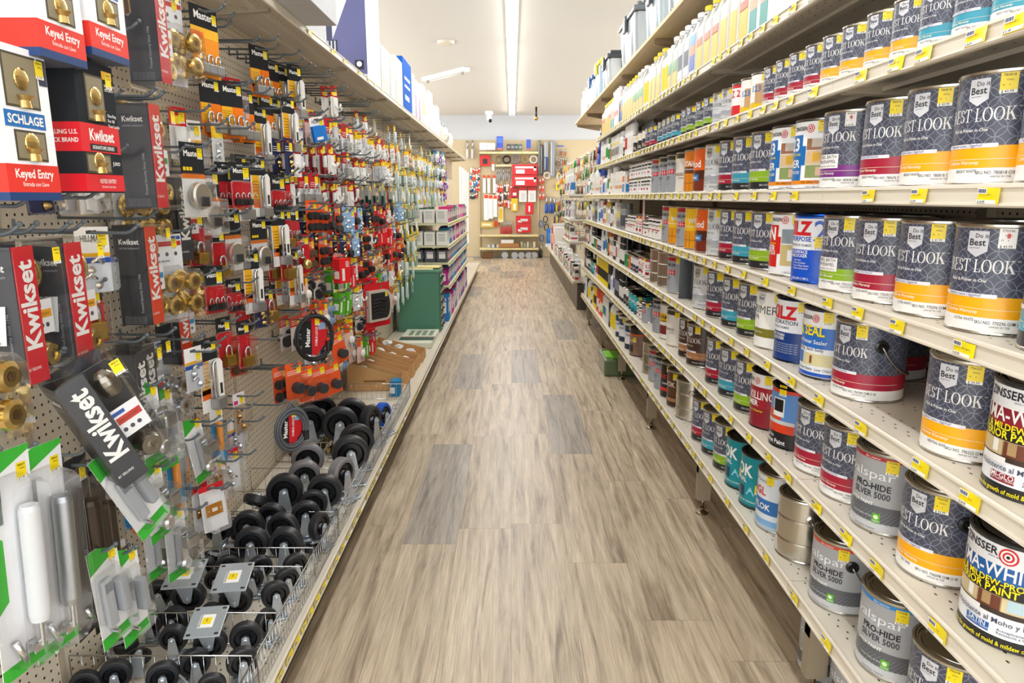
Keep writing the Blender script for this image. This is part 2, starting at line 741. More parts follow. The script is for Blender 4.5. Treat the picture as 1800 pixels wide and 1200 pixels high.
# small unlit fixture set askew on the ceiling
mb = MB()
mb.bbox(-.6, .6, -.06, .06, -.06, 0, '#f0efec', 'paintmetal', .006)
f = mb.build('ceiling_fixture', loc=(-1.045, 11.4, CEIL - .002), rot=(0, 0, radians(-52)))
tag(f, 'small unlit white strip fixture set diagonally on the ceiling above the boxes', 'ceiling light')
for x in (-.5, .5):
    t = MB()
    t.lathe([(0, -.1), (.02, -.095), (.026, -.06)], 10, '#8f8a80', 'plastic', c=(x, 0, 0))
    t.build('lamp_socket', f)
t = MB()
t.tube([(-.42, 0, -.075), (.42, 0, -.075)], .012, 6, '#d8d6d0', 'plastic')
t.build('lamp_tube', f)
# camera dome, sprinkler, blanking plate
mb = MB()
mb.lathe([(0, 0), (.09, 0), (.09, -.07), (.06, -.08)], 16, '#f2f2f2', 'plastic')
f = mb.build('security_camera', loc=(-.52, 16.4, CEIL - .001))
tag(f, 'white security camera hanging from the ceiling near the back wall', 'camera')
t = MB()
t.lathe([(.055, -.07), (.06, -.17), (.04, -.2), (0, -.2)], 14, '#f0f0f0', 'plastic')
t.build('housing', f)
t = MB()
t.lathe([(.035, 0), (.035, .05), (0, .05)], 12, '#15171c', 'plastic')
t.build('lens', f, loc=(.03, -.03, -.19), rot=(radians(130), 0, 0))
mb = MB()
mb.tube([(0, 0, 0), (0, 0, -.2)], .02, 8, '#3a3733', 'metal')
f = mb.build('smoke_sensor', loc=(.52, 15.6, CEIL - .001))
tag(f, 'dark ceiling rod with a small brass sensor at its tip by back wall', 'sensor')
t = MB()
t.lathe([(0, -.2), (.045, -.21), (.045, -.25), (.02, -.28), (0, -.28)], 12, '#a9834f', 'brushed')
t.build('sensor_head', f)
mb = MB()
mb.lathe([(0, 0), (.11, 0), (.1, -.035), (.05, -.045), (0, -.045)], 18, '#cfc7b4', 'plastic')
f = mb.build('ceiling_cover', loc=(-.82, 9.2, CEIL - .001))
tag(f, 'round beige cover plate on the ceiling above the left shelves', 'cover plate')


# ================================================================ shelving
def tag_mesh(var):
    """paper price label pushed into the rail; local x outward, y along the rail, z up; origin at the tag's middle"""
    mb = MB()
    wv = .056
    n = 6
    pts = []
    for i in range(n + 1):
        a = -1 + 2 * i / n
        pts.append((.0035 + .003 * (a * a if var else 1 - a * a) * (1 if a > 0 else .4), a * wv / 2))
    for i in range(n):
        (xa, ya), (xb, yb) = pts[i], pts[i + 1]
        mb.add([(xa + .0012, ya, -.0135), (xb + .0012, yb, -.0135), (xb, yb, .0135), (xa, ya, .0135)], [(0, 1, 2, 3)], '#f8e21a', 'print')
    mb.box(.0068, .0074, -.027, -.004, .0035, .0125, '#fdfdf6')
    mb.box(.0068, .0074, -.027, .02, -.0125, -.0065, '#fdfdf6')
    for k in range(9):
        mb.box(.0074, .0077, -.025 + k * .0022, -.0239 + k * .0022 + (k % 3) * .0004, .005, .011, '#5a5f80')
    fm = plane_map((.0078, 0, 0), (0, 1, 0), (0, 0, 1))
    lettering(mb, '$ ' + ('43.99', '31.49', '34.99', '7.99')[var], fm, .0042, '#2b2f4a', -.024, -.0118, bold=.02)
    lettering(mb, ('paint gallon', 'quart', 'each', 'white')[var], fm, .0034, '#5a5530', -.001, .001)
    return mb.mesh('price_tag')


TAGS = [tag_mesh(0), tag_mesh(1), tag_mesh(2)]
mbf = MB()
mbf.add([(.004, -.024, -.013), (.004, .024, -.013), (.004, .024, .0135), (.004, -.024, .0135)], [(0, 1, 2, 3)], '#f3e04a')
mbf.box(.0042, .005, -.022, .004, -.011, .001, '#fbfbf0')
TAG_FAR = mbf.mesh('price_tag')

RAIL = [(0, 0), (.006, .001), (.010, -.002), (.011, -.006), (.0075, -.008), (.0095, -.030), (.014, -.031), (.015, -.035), (.011, -.038), (0, -.038)]


def shelf(side, X, depth, y0, y1, z, label, tags=(), cat='shelf', group=None, name='metal_shelf', col=CREAM, railcol=CREAM, brk=True):
    """side +1: right run (deck goes to +x), -1: left run"""
    L = y1 - y0
    mb = MB()
    xs = (0, side * depth)
    mb.box(min(xs), max(xs), .002, L - .002, -.022, -.0015, col, 'deck')
    # folded stiffening ribs under the deck
    for q in (.3, .62):
        a = side * depth * q
        mb.box(a - .012, a + .012, .004, L - .004, -.032, -.022, col, 'paintmetal')
    o = mb.build(name, loc=(X, y0, z))
    tag(o, label, cat, group)
    mb = MB()
    mb.prism([(-side * a, b) for a, b in RAIL][::(1 if side < 0 else -1)], .001, L - .001, railcol, 'paintmetal', 'y')
    r = mb.build('price_rail', o)
    if brk:
        for e_ in (.012, L - .016):
            mb = MB()
            d = side * depth
            out = [(0.02 * side, -.022), (d, -.022), (d, -.05), (d * .8, -.05), (.02 * side, -.036)]
            mb.prism(out, e_, e_ + .003, '#b9ae99', 'paintmetal', 'y')
            mb.build('bracket', o)
    for yt in tags:
        if y0 + .03 < yt < y1 - .03:
            me = TAG_FAR if yt > 4.6 else random.choice(TAGS)
            t = place('price_tag', me, r, loc=(-side * .0085, yt - y0, -.0195), rot=(random.uniform(-.03, .03), random.uniform(-.04, .1) * -side, pi if side > 0 else 0))
    return o


RX, RD = .80, .40                      # front edge of the paint shelves, shelf depth
RZ = {1: .535, 2: .285, 3: .021, 4: -.240, 5: -.491, 6: -.765, 7: -1.075}
RN = {0: 'plywood top shelf', 1: 'jug shelf', 2: 'quart shelf', 3: 'eye-level shelf', 4: 'shelf below eye level', 5: 'third shelf down', 6: 'knee-height shelf', 7: 'lowest shelf', 8: 'floor'}
YS = [.59 + 1.22 * k for k in range(7)]


def tagrow(y0, y1, s0, s1, yb=4.5):
    y, out = y0 + .05, []
    while y < y1:
        out.append(y)
        y += (s0 if y < yb * .55 else (s0 + s1) / 2 if y < yb else s1) * random.uniform(.75, 1.25)
    return out


for r in range(1, 8):
    tg = tagrow(.9, 7.9, .19 if r > 2 else .125, .085, 4.8)
    for k in range(6 if r > 2 else 5):
        y0, y1 = YS[k], YS[k + 1]
        shelf(1, RX, RD, y0, y1, H + RZ[r], f'cream metal {RN[r]} of the paint run, {nth(k + 1)} bay from the near end', tg, group='paint run shelves', brk=r < 7)
# plywood top boards
for k in range(7):
    mb = MB()
    mb.box(0, .405, .002, 1.218, -.02, 0, '#fff', 'plywood')
    o = mb.build('plywood_shelf', loc=(RX - .01, .59 + 1.22 * k, H + .905))
    tag(o, f'raw plywood shelf board on top of the paint run, {nth(k + 1)} board from the near end', 'shelf', 'plywood top boards')
    for e_ in (.01, 1.2):
        t = MB()
        t.prism([(.03, -.02), (.405, -.02), (.405, -.09), (.3, -.09), (.03, -.045)], e_, e_ + .012, '#8e7a5c', 'paintmetal', 'y')
        t.build('bracket', o)
# backs, uprights and legs of the paint run
for k in range(6):
    mb = MB()
    mb.box(0, .015, .002, 1.218, .02, H + .9, '#fff', 'pegboard')
    o = mb.build('gondola_back_panel', loc=(RX + RD + .03, YS[k], 0))
    tag(o, f'beige pegboard back panel behind the paint cans, {nth(k + 1)} bay from the near end', 'panel', 'paint run back panels')
for k in range(7):
    mb = MB()
    x0 = RX + RD
    mb.box(x0 + .002, x0 + .027, -.02, .02, 0, H + .95, '#a89e8a', 'paintmetal')
    o = mb.build('gondola_upright', loc=(0, YS[k], 0))
    tag(o, f'metal upright post of the paint run, {nth(k + 1)} post from the near end', 'upright', 'paint run uprights')
    t = MB()
    t.box(RX + .06, x0, -.018, .018, .2, H + RZ[7] - .04, '#a1947d', 'paintmetal')
    t.box(RX + .06, RX + .12, -.02, .02, .07, H + RZ[7] - .04, '#a1947d', 'paintmetal')
    t.build('base_bracket', o)
    t = MB()
    t.tube([(RX + .09, 0, .01), (RX + .09, 0, .09)], .008, 8, '#8f8371', 'metal')
    t.lathe([(0, 0), (.03, 0), (.03, .008), (.012, .02), (.012, .03), (0, .03)], 14, '#9a8f7c', 'metal', c=(RX + .09, 0, 0))
    t.build('levelling_foot', o)

# ---- left gondola
LP = -1.15                             # face of the left pegboard
LXL, LTOP = -.65, H - 1.27             # base deck front edge, its top
TX, TZ = -.884, H + .711               # high shelf front edge, its top
LY = [.35 + 1.22 * k for k in range(12)]
tgL = tagrow(1.0, 5.0, .075, .1, 4) + tagrow(7.0, 13.6, .1, .1)
tgT = tagrow(1.2, 13.6, .32, .24, 8)
for k in range(11):
    y0, y1 = LY[k], LY[k + 1]
    shelf(-1, LXL, .49, y0, y1, LTOP, f'cream metal base shelf of the hardware run, {nth(k + 1)} bay from the near end', tgL, group='hardware run base shelves', brk=False)
    shelf(-1, TX, .265, y0, y1, TZ, f'cream metal high shelf above the peg hooks, {nth(k + 1)} bay from the near end', tgT, group='hardware run high shelves')
    mb = MB()
    mb.box(-.012, 0, .0, 1.22, .08, TZ + .03, '#fff', 'pegboard')
    o = mb.build('pegboard_panel', loc=(LP, y0, 0))
    tag(o, f'beige pegboard panel behind the hanging goods, {nth(k + 1)} bay from the near end', 'pegboard', 'hardware run pegboards')
    mb = MB()
    mb.box(LXL - .49, LXL - .05, .002, 1.218, 0, .075, '#3a3128', 'paintmetal')
    o = mb.build('kick_plate', loc=(0, y0, 0))
    tag(o, f'dark kick plate under the hardware base shelf, {nth(k + 1)} bay from the near end', 'kick plate', 'hardware run kick plates')
    mb = MB()
    mb.box(LP - .004, LP + .003, -.012, .012, .19, TZ - .03, '#bdb09a', 'paintmetal')
    o = mb.build('gondola_upright', loc=(0, y0, 0))
    tag(o, f'slotted metal upright between left pegboards, {nth(k + 1)} from the near end', 'upright', 'hardware run uprights')

# short shelving bay of the light bulb stand, past the green cabinet
BZ = [-.26, -.484, -.656, -.89]
for i, z in enumerate(BZ):
    for k in range(3):
        y0 = 7.12 + k * 1.06
        shelf(-1, LXL, .497, y0, y0 + 1.06, H + z, f'cream bulb shelf past the green cabinet, {nth(i + 1)} level down, {nth(k + 1)} bay', tagrow(7.2, 10.3, .12, .12), group='light bulb shelves', brk=False, col='#d9d8b4', railcol='#e6e2bd')

# far end bay of the paint run, standing forward of it
for i, z in enumerate((.03, -.245, -.49)):
    shelf(1, .645, .592, 7.93, 8.95, H + z, f'cream shelf of the end bay beyond the paint run, {nth(i + 1)} level down', tagrow(8, 8.9, .1, .1), group='end bay shelves')
for k in range(6):
    y0 = 9.0 + k * 1.1
    shelf(1, RX, .437, y0, y0 + 1.1, H + RZ[7], f'cream low shelf along the far right wall, {nth(k + 1)} bay past the end bay', tagrow(9, 15.6, .1, .1), group='far low shelves', brk=False)
    mb = MB()
    mb.box(.05, .43, .01, 1.09, 0, H + RZ[7] - .04, '#4a4034', 'paintmetal')
    tag(mb.build('kick_plate', loc=(RX, y0, 0)), f'dark plinth under the far right low shelf, {nth(k + 1)} bay past the end bay', 'plinth', 'far right plinths')
for k in range(8):
    mb = MB()
    mb.box(0, .015, .002, 1.098, .02, H + .72, '#fff', 'pegboard')
    o = mb.build('pegboard_panel', loc=(1.24, 7.95 + 1.1 * k, 0))
    tag(o, f'beige pegboard on the far right beyond the paint run, {nth(k + 1)} panel', 'pegboard', 'far right pegboards')
# ================================================================ paint cans
SL = '#474b5c'
WH = '#f3f2ef'
GR, GH = .083, .195                    # gallon
QR, QH = .053, .124                    # quart
PR_, PH_ = .043, .098                  # pint


def can_body(R, Hh, bands, seg=44, rim='#c9c6bd', rings=None, bare=None, rimmat='metal'):
    """bands: [(f0, f1, colour)] from the foot up, fractions of the height"""
    mb = MB()
    z0, z1 = .006, Hh - .008
    pr = [(R * .93, .003, rim, rimmat), (R - .0005, 0, rim, rimmat), (R + .0012, .002, rim, rimmat), (R + .0008, .005, rim, rimmat), (R, z0, rim, rimmat)]
    for f0, f1, c in bands:
        mt = rings if (rings and c == SL) else ('metal' if c == '#c9c6bd' else 'print')
        pr.append((R, z0 + (z1 - z0) * f0, c, mt))
        last = (R, z0 + (z1 - z0) * f1, c, mt)
    pr.append((R, z1, rim, rimmat))
    pr += [(R + .0016, z1 + .003, rim, rimmat), (R + .0018, Hh - .001, rim, rimmat), (R, Hh, rim, rimmat), (R - .004, Hh, rim, rimmat), (R - .005, Hh - .003, rim, rimmat)]
    mb.lathe(pr, seg)
    return mb


def lid_mesh(R, Hh, col='#b9b3a4', mat='metal', rimc=None):
    mb = MB()
    rimc = rimc or col
    mb.lathe([(R - .005, Hh - .003, rimc), (R - .006, Hh - .0005, rimc), (R - .009, Hh - .0005, rimc), (R - .011, Hh - .006, rimc), (R - .014, Hh - .006, rimc),
              (R - .016, Hh - .001, col), (R - .019, Hh - .001, col), (R - .022, Hh - .005, col), (R * .5, Hh - .0055, col), (0, Hh - .0055, col)], 40, col, mat)
    return mb.mesh('lid')


def sticker(R, s, z, wv=.026, hv=.034, txt=('780818', '$ 43.99'), far=False, phi0=pi, white=False):
    mb = MB()
    c1 = '#f7dc1e' if not white else '#f4f2ee'
    patch(mb, R + .0009, s, s + wv, z + hv * .16, z + hv, c1, 'print', phi0)
    patch(mb, R + .0009, s, s + wv, z, z + hv * .16, '#fbfbf3', 'print', phi0)
    if not far:
        fm = cyl_map(R + .0013, phi0)
        k = wv / .026
        lettering(mb, txt[0], fm, .0042 * k, '#3b3720', s + .004 * k, z + hv * .82, bold=.01, step=.006)
        lettering(mb, 'WALL', fm, .003 * k, '#3b3720', s + .009 * k, z + hv * .6, step=.006)
        lettering(mb, 'M     3', fm, .003 * k, '#3b3720', s + .004 * k, z + hv * .36, step=.006)
        lettering(mb, txt[1], fm, .0042 * k, '#2b2b40', s + .003 * k, z + .001, bold=.02, step=.006)
        if white:
            patch(mb, R + .0012, s + .012, s + .017, z + hv * .5, z + hv * .75, '#e2452a', 'print', phi0)
    return mb.mesh('price_sticker')


def ear_bail(R, Hh, black=True, phi=radians(262), drop=radians(58)):
    """side ears and a wire bail folded down towards the front"""
    mb = MB()
    zc = Hh * .72
    for ph in (phi, phi + pi):
        M = Matrix.Rotation(ph, 4, 'Z') @ Matrix.Translation((R - .001, 0, zc)) @ Matrix.Rotation(pi / 2, 4, 'Y')
        mb.M = M
        mb.lathe([(.016, 0), (.016, .0035), (.010, .006), (.006, .006), (.005, .009), (0, .009)], 16, '#17181a' if black else '#b8b4aa', 'plastic' if black else 'metal')
    mb.M = Matrix.Identity(4)
    Rb = R + .008
    pts = []
    for i in range(21):
        a = pi * i / 20
        p = Vector((Rb * cos(a), Rb * 1.02 * sin(a) * cos(-drop), -Rb * sin(a) * sin(drop)))
        pts.append(Matrix.Rotation(phi, 3, 'Z') @ p + Vector((0, 0, zc)))
    # keep the wire outside the can wall
    q = []
    for p in pts:
        r = math.hypot(p.x, p.y)
        if r < R + .006:
            f = (R + .006) / max(r, 1e-6)
            p = Vector((p.x * f, p.y * f, p.z))
        q.append(p)
    mb.tube(q, .0021, 6, '#c3c0b8', 'metal')
    return mb.mesh('bail_handle')


def emblem(mb, R, s, z, k=1.0, dark=False):
    """pennant badge with the stacked maker's words"""
    fm = cyl_map(R + .0006)
    wv, hv = .036 * k, .046 * k
    pts = [(s, z + hv), (s, z + .011 * k), (s + wv * .25, z + .0055 * k), (s + wv / 2, z), (s + wv * .75, z + .0055 * k), (s + wv, z + .011 * k), (s + wv, z + hv), (s + wv * .75, z + hv), (s + wv * .5, z + hv), (s + wv * .25, z + hv)]
    order = [(0, 1, 2, 9), (9, 2, 3, 8), (8, 3, 4, 7), (7, 4, 5, 6)]
    mb.add([fm(*p) for p in pts], order, '#d4d6dc' if not dark else '#a9a59a')
    f2 = cyl_map(R + .001)
    lettering(mb, 'Do it', f2, .0075 * k, '#23242c', s + wv * .36, z + .034 * k, step=.006, bold=.01)
    lettering(mb, 'Best', f2, .0115 * k, '#23242c', s + wv * .08, z + .0205 * k, step=.006, bold=.03)
    lettering(mb, 'QUALITY PAINTS', f2, .0022 * k, '#55586a', s + wv * .12, z + .015 * k, step=.006, squeeze=.8)


def look_label(mb, R, Hh, band, sku='780818', base='BRIGHT WHITE', kind='Eggshell', box=None, white=False, fine=True):
    """the slate label with the big serif name"""
    k = R / .083
    fm = cyl_map(R + .0007)
    ink = WH if not white else '#4a4d55'
    y0 = Hh * .545
    lettering(mb, 'BEST LOOK', fm, .0225 * k, ink, (-.034 if not white else -.044) * k, y0 + (.004 if not box else .012) * k, width=.126 * k, serif=True, step=.005)
    lettering(mb, 'Paint & Primer in One', fm, .0056 * k, ink, -.022 * k, y0 - (.013 if not box else .004) * k, step=.006, italic=.2, bold=.02)
    lettering(mb, 'TM', fm, .003 * k, ink, .092 * k, y0 + .024 * k, step=.006)
    emblem(mb, R, .010 * k, Hh * .70, k, white)
    if box:
        patch(mb, R + .0006, -.05 * k, .052 * k, Hh * .27, Hh * .45, '#f1efee')
        f2 = cyl_map(R + .001)
        lettering(mb, 'KITCHEN, BATH', f2, .0085 * k, '#4b4450', .046 * k, Hh * .395, step=.006, align='r')
        lettering(mb, '& TRIM ENAMEL', f2, .0085 * k, '#4b4450', .046 * k, Hh * .335, step=.006, align='r')
        lettering(mb, 'Interior Latex | Semi-Gloss', f2, .004 * k, '#6a6570', .046 * k, Hh * .29, step=.006, align='r', italic=.2)
    else:
        patch(mb, R + .0006, -.05 * k, .070 * k, Hh * .335, Hh * .372, '#e6e6ec')
        lettering(mb, 'Exterior Latex | ' + kind, cyl_map(R + .001), .0048 * k, '#3f4a86', .046 * k, Hh * .345, step=.006, align='r', italic=.2)
    patch(mb, R + .0006, -.05 * k, .17 * k, Hh * .232, Hh * .236, '#f6ead0')
    lettering(mb, 'Lifetime Warranty', fm, .006 * k, '#fbf3e0', -.022 * k, Hh * .19, step=.006, italic=.2, bold=.02)
    dk = '#2f323c' if not white else '#4a4d55'
    if fine:
        lettering(mb, base, fm, .0055 * k, dk, .0 * k, Hh * .115, step=.006, squeeze=.75)
        lettering(mb, 'SKU NO. ' + sku + ' O/M (1-4)', fm, .0058 * k, dk, .040 * k, Hh * .10, step=.006, squeeze=.8, bold=.01)
        lettering(mb, 'HW34 W 728', fm, .0036 * k, dk, .064 * k, Hh * .07, step=.006)
    else:
        lettering(mb, 'SKU NO. ' + sku, fm, .006 * k, WH if sku[0] == '#' else '#e8e6e2', .05 * k, Hh * .085, step=.006)


def target(mb, R, s, z, r=.011):
    fm = cyl_map(R + .0008)
    for k_, (a, c) in enumerate(((1, '#d3202c'), (.8, WH), (.6, '#d3202c'), (.38, WH), (.2, '#1b1b1b'))):
        f2 = cyl_map(R + .0008 + k_ * .00018)
        n = 20
        mb.add([f2(s + r * a * cos(2 * pi * i / n), z + r * a * sin(2 * pi * i / n)) for i in range(n)], [tuple(range(n))], c)


KINDS = {}


def T_(mb, R, txt, h, s, z, col, bold=.02, width=None, align='l', italic=0.0, sq=1.0, off=.0008):
    lettering(mb, txt, cyl_map(R + off), h, col, s, z, width=width, align=align, bold=bold, step=.006, italic=italic, squeeze=sq)


def kind(name, R, Hh, bands, desc, cat='paint can', rings=False, deco=None, lid='#b5ae9e', lidmat='metal', st=None, stc=('780818', '$ 43.99'), bail=None, rim='#c9c6bd', white_st=False, rimmat='metal', far=False, rot=-.18):
    mb = can_body(R, Hh, bands, 44 if R > .06 and not far else 24, rim, 'rings' if rings else None, rimmat=rimmat)
    if deco:
        deco(mb, R, Hh)
    KINDS[name] = dict(me=mb.mesh('paint_can'), lid=lid_mesh(R, Hh, lid, lidmat, rim), st=None if st is None else sticker(R, st[0], Hh * st[1], (.026 if R > .06 else .02), (.034 if R > .06 else .026), stc, far, white=white_st),
                       bail=ear_bail(R, Hh, bail == 'black') if bail else None, desc=desc, cat=cat, R=R, H=Hh, rot=rot)


def LOOK(name, colr, cname, sku, base='BRIGHT WHITE', kd='Eggshell', box=False, foot=WH, R=GR, Hh=GH, bail=None, ws=False, price='$ 43.99', size='gallon'):
    kind(name, R, Hh, [(0, .135, foot), (.135, .345 if not box else .30, colr), (.345 if not box else .30, 1, SL)], f'slate {size} paint can with {cname} band' + (' and white text box' if box else ''),
         rings=True, deco=lambda m, r, h: look_label(m, r, h, colr, sku, base, kd, box, fine=foot == WH), st=(.061 * R / GR, .79), stc=(sku, price), bail=bail, white_st=ws, rot=0)


Y_, R_C, T_C, G_C, P_C = '#fbb010', '#a81e3a', '#3b9cb4', '#8db526', '#7a2a84'
LOOK('y', Y_, 'yellow', '780818')
LOOK('y2', Y_, 'yellow', '770296', 'ULTRA WHITE')
LOOK('y2w', Y_, 'yellow', '770296', 'ULTRA WHITE', ws=True)
LOOK('y3', Y_, 'yellow', '796222', 'NEUTRAL BASE', price='$ 34.99')
LOOK('y4', Y_, 'yellow', '796598', 'TINT BASE', bail='black')
LOOK('r', R_C, 'red', '780676', kd='Flat Enamel')
LOOK('r2', R_C, 'red', '770291', 'ULTRA WHITE', 'Flat Enamel')
LOOK('r3', R_C, 'red', '796780', 'NEUTRAL BASE', 'Flat Enamel', bail='black')
LOOK('pbox', P_C, 'purple', '787878', 'ANTIQUE WHITE', box=True, ws=True)
LOOK('gbox', G_C, 'green', '772212', 'ANTIQUE WHITE', box=True)
DK = '#26272b'
LOOK('g', G_C, 'lime green', '771204', foot=DK)
LOOK('t', T_C, 'teal', '771190', foot=DK)
LOOK('rd', R_C, 'crimson', '771188', foot=DK)
LOOK('qy', Y_, 'yellow', '770782', R=QR, Hh=QH, size='quart', price='$ 18.99')
LOOK('qr', R_C, 'red', '770751', R=QR, Hh=QH, size='quart')
LOOK('qt', T_C, 'teal', '796227', R=QR, Hh=QH, size='quart')
LOOK('qg', G_C, 'lime green', '771204', R=QR, Hh=QH, foot=DK, size='quart')
LOOK('qtd', T_C, 'teal', '771190', R=QR, Hh=QH, foot=DK, size='quart')
LOOK('qrd', R_C, 'crimson', '771188', R=QR, Hh=QH, foot=DK, size='quart')


def d_greylook(m, R, Hh):
    look_label(m, R, Hh, '', '770850', 'WHITE', white=True)


LG, MG = '#cfd2d3', '#a7adb3'
for nm, R, Hh, sz in (('w', GR, GH, 'gallon'), ('qw', QR, QH, 'quart')):
    kind(nm, R, Hh, [(0, .16, LG), (.16, .34, MG), (.34, 1, LG)], f'pale grey {sz} paint can with a darker grey band', deco=d_greylook, rot=0, st=(.061 * R / GR, .79), bail='wire' if nm == 'w' else None)
BR = '#4a3428'
for nm, R, Hh, sz in (('brn', GR, GH, 'gallon'), ('qbrn', QR, QH, 'quart')):
    kind(nm, R, Hh, [(0, .15, '#2a1f1a'), (.15, .34, '#a8744c'), (.34, 1, BR)], f'dark brown {sz} stain can with a tan band',
         deco=lambda m, r, h: look_label(m, r, h, '', '771550', 'DECK', 'Stain', fine=False), rot=0, st=(.061 * R / GR, .79))


def d_123(m, R, Hh):
    patch(m, R + .0006, -.09, .045, .02, Hh * .78, '#1a6fb8')
    patch(m, R + .0008, .045, .058, Hh * .35, Hh * .62, '#1a6fb8')
    T_(m, R, '123', .034, .034, Hh * .56, WH, .05, align='r', off=.0012)
    T_(m, R, 'PRIMER', .021, .04, Hh * .32, WH, .04, align='r', off=.0012)
    T_(m, R, 'ALL SURFACES', .008, .04, Hh * .23, WH, .02, align='r', off=.0012)
    T_(m, R, 'WATER-BASE', .006, .04, Hh * .49, '#f4df1c', .02, align='r', off=.0012)
    patch(m, R + .0006, .06, .155, Hh * .56, Hh * .72, '#9a6a4c')
    patch(m, R + .0009, .075, .11, Hh * .60, Hh * .72, '#c9bfb4')
    patch(m, R + .0006, .06, .155, Hh * .36, Hh * .55, '#d9b98e')
    patch(m, R + .0009, .08, .12, Hh * .40, Hh * .52, '#d7a516')
    patch(m, R + .0006, .06, .155, Hh * .17, Hh * .35, '#8a9a5e')
    patch(m, R + .0009, .09, .13, Hh * .2, Hh * .32, '#d8b093')
    patch(m, R + .0011, -.03, .155, Hh * .08, Hh * .135, '#ef8f1c')
    T_(m, R, '25% GREATER ADHESION', .006, .05, Hh * .095, '#3a2a14', .02, off=.0014)
    T_(m, R, '1 GALLON (3.78 L)', .005, .06, Hh * .03, '#33415a', 0)
    T_(m, R, 'ZINSSER', .010, .058, Hh * .84, '#2b2b33', .04, align='r')
    target(m, R, .068, Hh * .86, .0115)


kind('z123', GR, GH, [(0, 1, '#f4f6f8')], 'white and blue gallon primer can with red target emblem', deco=d_123, st=(.088, .79), lid='#55585a', rim='#8e8f8f')


def d_bin(m, R, Hh):
    patch(m, R + .0006, -.09, .048, Hh * .14, Hh * .80, '#d4251d')
    patch(m, R + .0008, .048, .06, Hh * .35, Hh * .62, '#d4251d')
    T_(m, R, 'B-I-N', .038, .038, Hh * .57, WH, .06, align='r', off=.0012)
    T_(m, R, 'PRIMER', .020, .04, Hh * .38, WH, .04, align='r', off=.0012)
    T_(m, R, 'STAIN BLOCKER', .008, .042, Hh * .33, WH, .02, align='r', off=.0012)
    T_(m, R, 'interior / exterior', .006, .042, Hh * .5, '#f4df1c', .02, align='r', off=.0012)
    patch(m, R + .0006, .062, .155, Hh * .52, Hh * .74, '#8d9aa3')
    patch(m, R + .0006, .062, .155, Hh * .17, Hh * .5, '#c9b57a')
    patch(m, R + .0009, .085, .12, Hh * .25, Hh * .42, '#eceff0')
    T_(m, R, '1 GALLON', .006, .07, Hh * .05, '#33415a', 0)
    T_(m, R, 'ZINSSER', .010, .06, Hh * .86, '#2b2b33', .04, align='r')
    target(m, R, .07, Hh * .88, .0115)


kind('bin', GR, GH, [(0, 1, '#f1f2f4')], 'white gallon primer can with red pointed panel and target emblem', deco=d_bin, st=(.092, .79), stc=('771204', '$ 44.99'))


def d_kilz2(m, R, Hh):
    T_(m, R, 'KILZ', .036, .078, Hh * .70, '#d4252c', .09, align='r', sq=1.0)
    T_(m, R, '2', .055, .082, Hh * .62, '#1a54c8', .02)
    T_(m, R, 'ALL PURPOSE', .013, .078, Hh * .605, '#1c4fb0', .04, align='r')
    T_(m, R, 'INTERIOR/EXTERIOR PRIMER', .007, .08, Hh * .53, '#5a5f6a', .01, align='r')
    for i, t in enumerate(('MULTI-SURFACE', 'STAINBLOCKER')):
        T_(m, R, t, .0085, .07, Hh * (.43 - .055 * i), WH, .03, align='r')
    for i, t in enumerate(('Low Odor', 'Primer & Sealer', 'Use on Most Stains', 'Interior & Exterior')):
        T_(m, R, t, .005, .02, Hh * (.32 - .04 * i), WH, 0)
    T_(m, R, '1 GALLON 3.785 L', .006, .01, Hh * .05, WH, .02)


kind('kilz2', GR, GH, [(0, .49, '#1352c4'), (.49, .97, '#eef1f5'), (.97, 1, '#1352c4')], 'white over bright blue gallon primer can with red block letters', deco=d_kilz2, st=(.088, .50), lid='#3b3d40', rim='#1d4aa6')


def d_kilzr(m, R, Hh):
    T_(m, R, 'KILZ', .036, .092, Hh * .68, '#d4252c', .09, align='r')
    T_(m, R, 'RESTORATION', .012, .095, Hh * .59, '#20345e', .02, align='r')
    T_(m, R, 'INTERIOR PRIMER', .007, .07, Hh * .52, '#5a5f6a', .01, align='r')
    for i, t in enumerate(('HEAVY STAIN', 'BLOCKER')):
        T_(m, R, t, .0085, .055, Hh * (.40 - .055 * i), WH, .03, align='r')
    for i in range(5):
        T_(m, R, 'Blocks heavy stains, odors and covers dark color', .0042, -.02, Hh * (.28 - .035 * i), '#cdd8ea', 0)


kind('kilzr', GR, GH, [(0, .47, '#143a80'), (.47, 1, '#eef1f5')], 'white over navy gallon primer can with red block letters', deco=d_kilzr, st=(.092, .78), lid='#25262a', rim='#22304f', lidmat='plastic')


def d_hide(m, R, Hh):
    T_(m, R, 'ZINSSER', .010, .05, Hh * .84, '#2b2b33', .04, align='r')
    target(m, R, .06, Hh * .86, .011)
    T_(m, R, 'HIDE', .024, -.012, Hh * .66, '#f8e11c', .06, align='r')
    T_(m, R, '& SEAL', .026, -.008, Hh * .62, '#f8e11c', .06, sq=.85)
    T_(m, R, 'White Primer Sealer', .011, .098, Hh * .50, WH, .02, align='r')
    T_(m, R, 'High Hiding  Sands Easily', .008, .09, Hh * .40, '#44506a', .02, align='r')
    patch(m, R + .0006, -.04, .022, Hh * .20, Hh * .37, '#3f76c6')
    patch(m, R + .0006, .024, .13, Hh * .19, Hh * .36, '#d9d0a0')
    patch(m, R + .0009, .05, .058, Hh * .22, Hh * .33, '#8a4b2c')
    T_(m, R, 'Blocks Common Stains  Low Odor', .0075, .115, Hh * .12, '#44506a', .02, align='r')
    patch(m, R + .0006, -.1, .2, .008, Hh * .09, '#1c56c0')


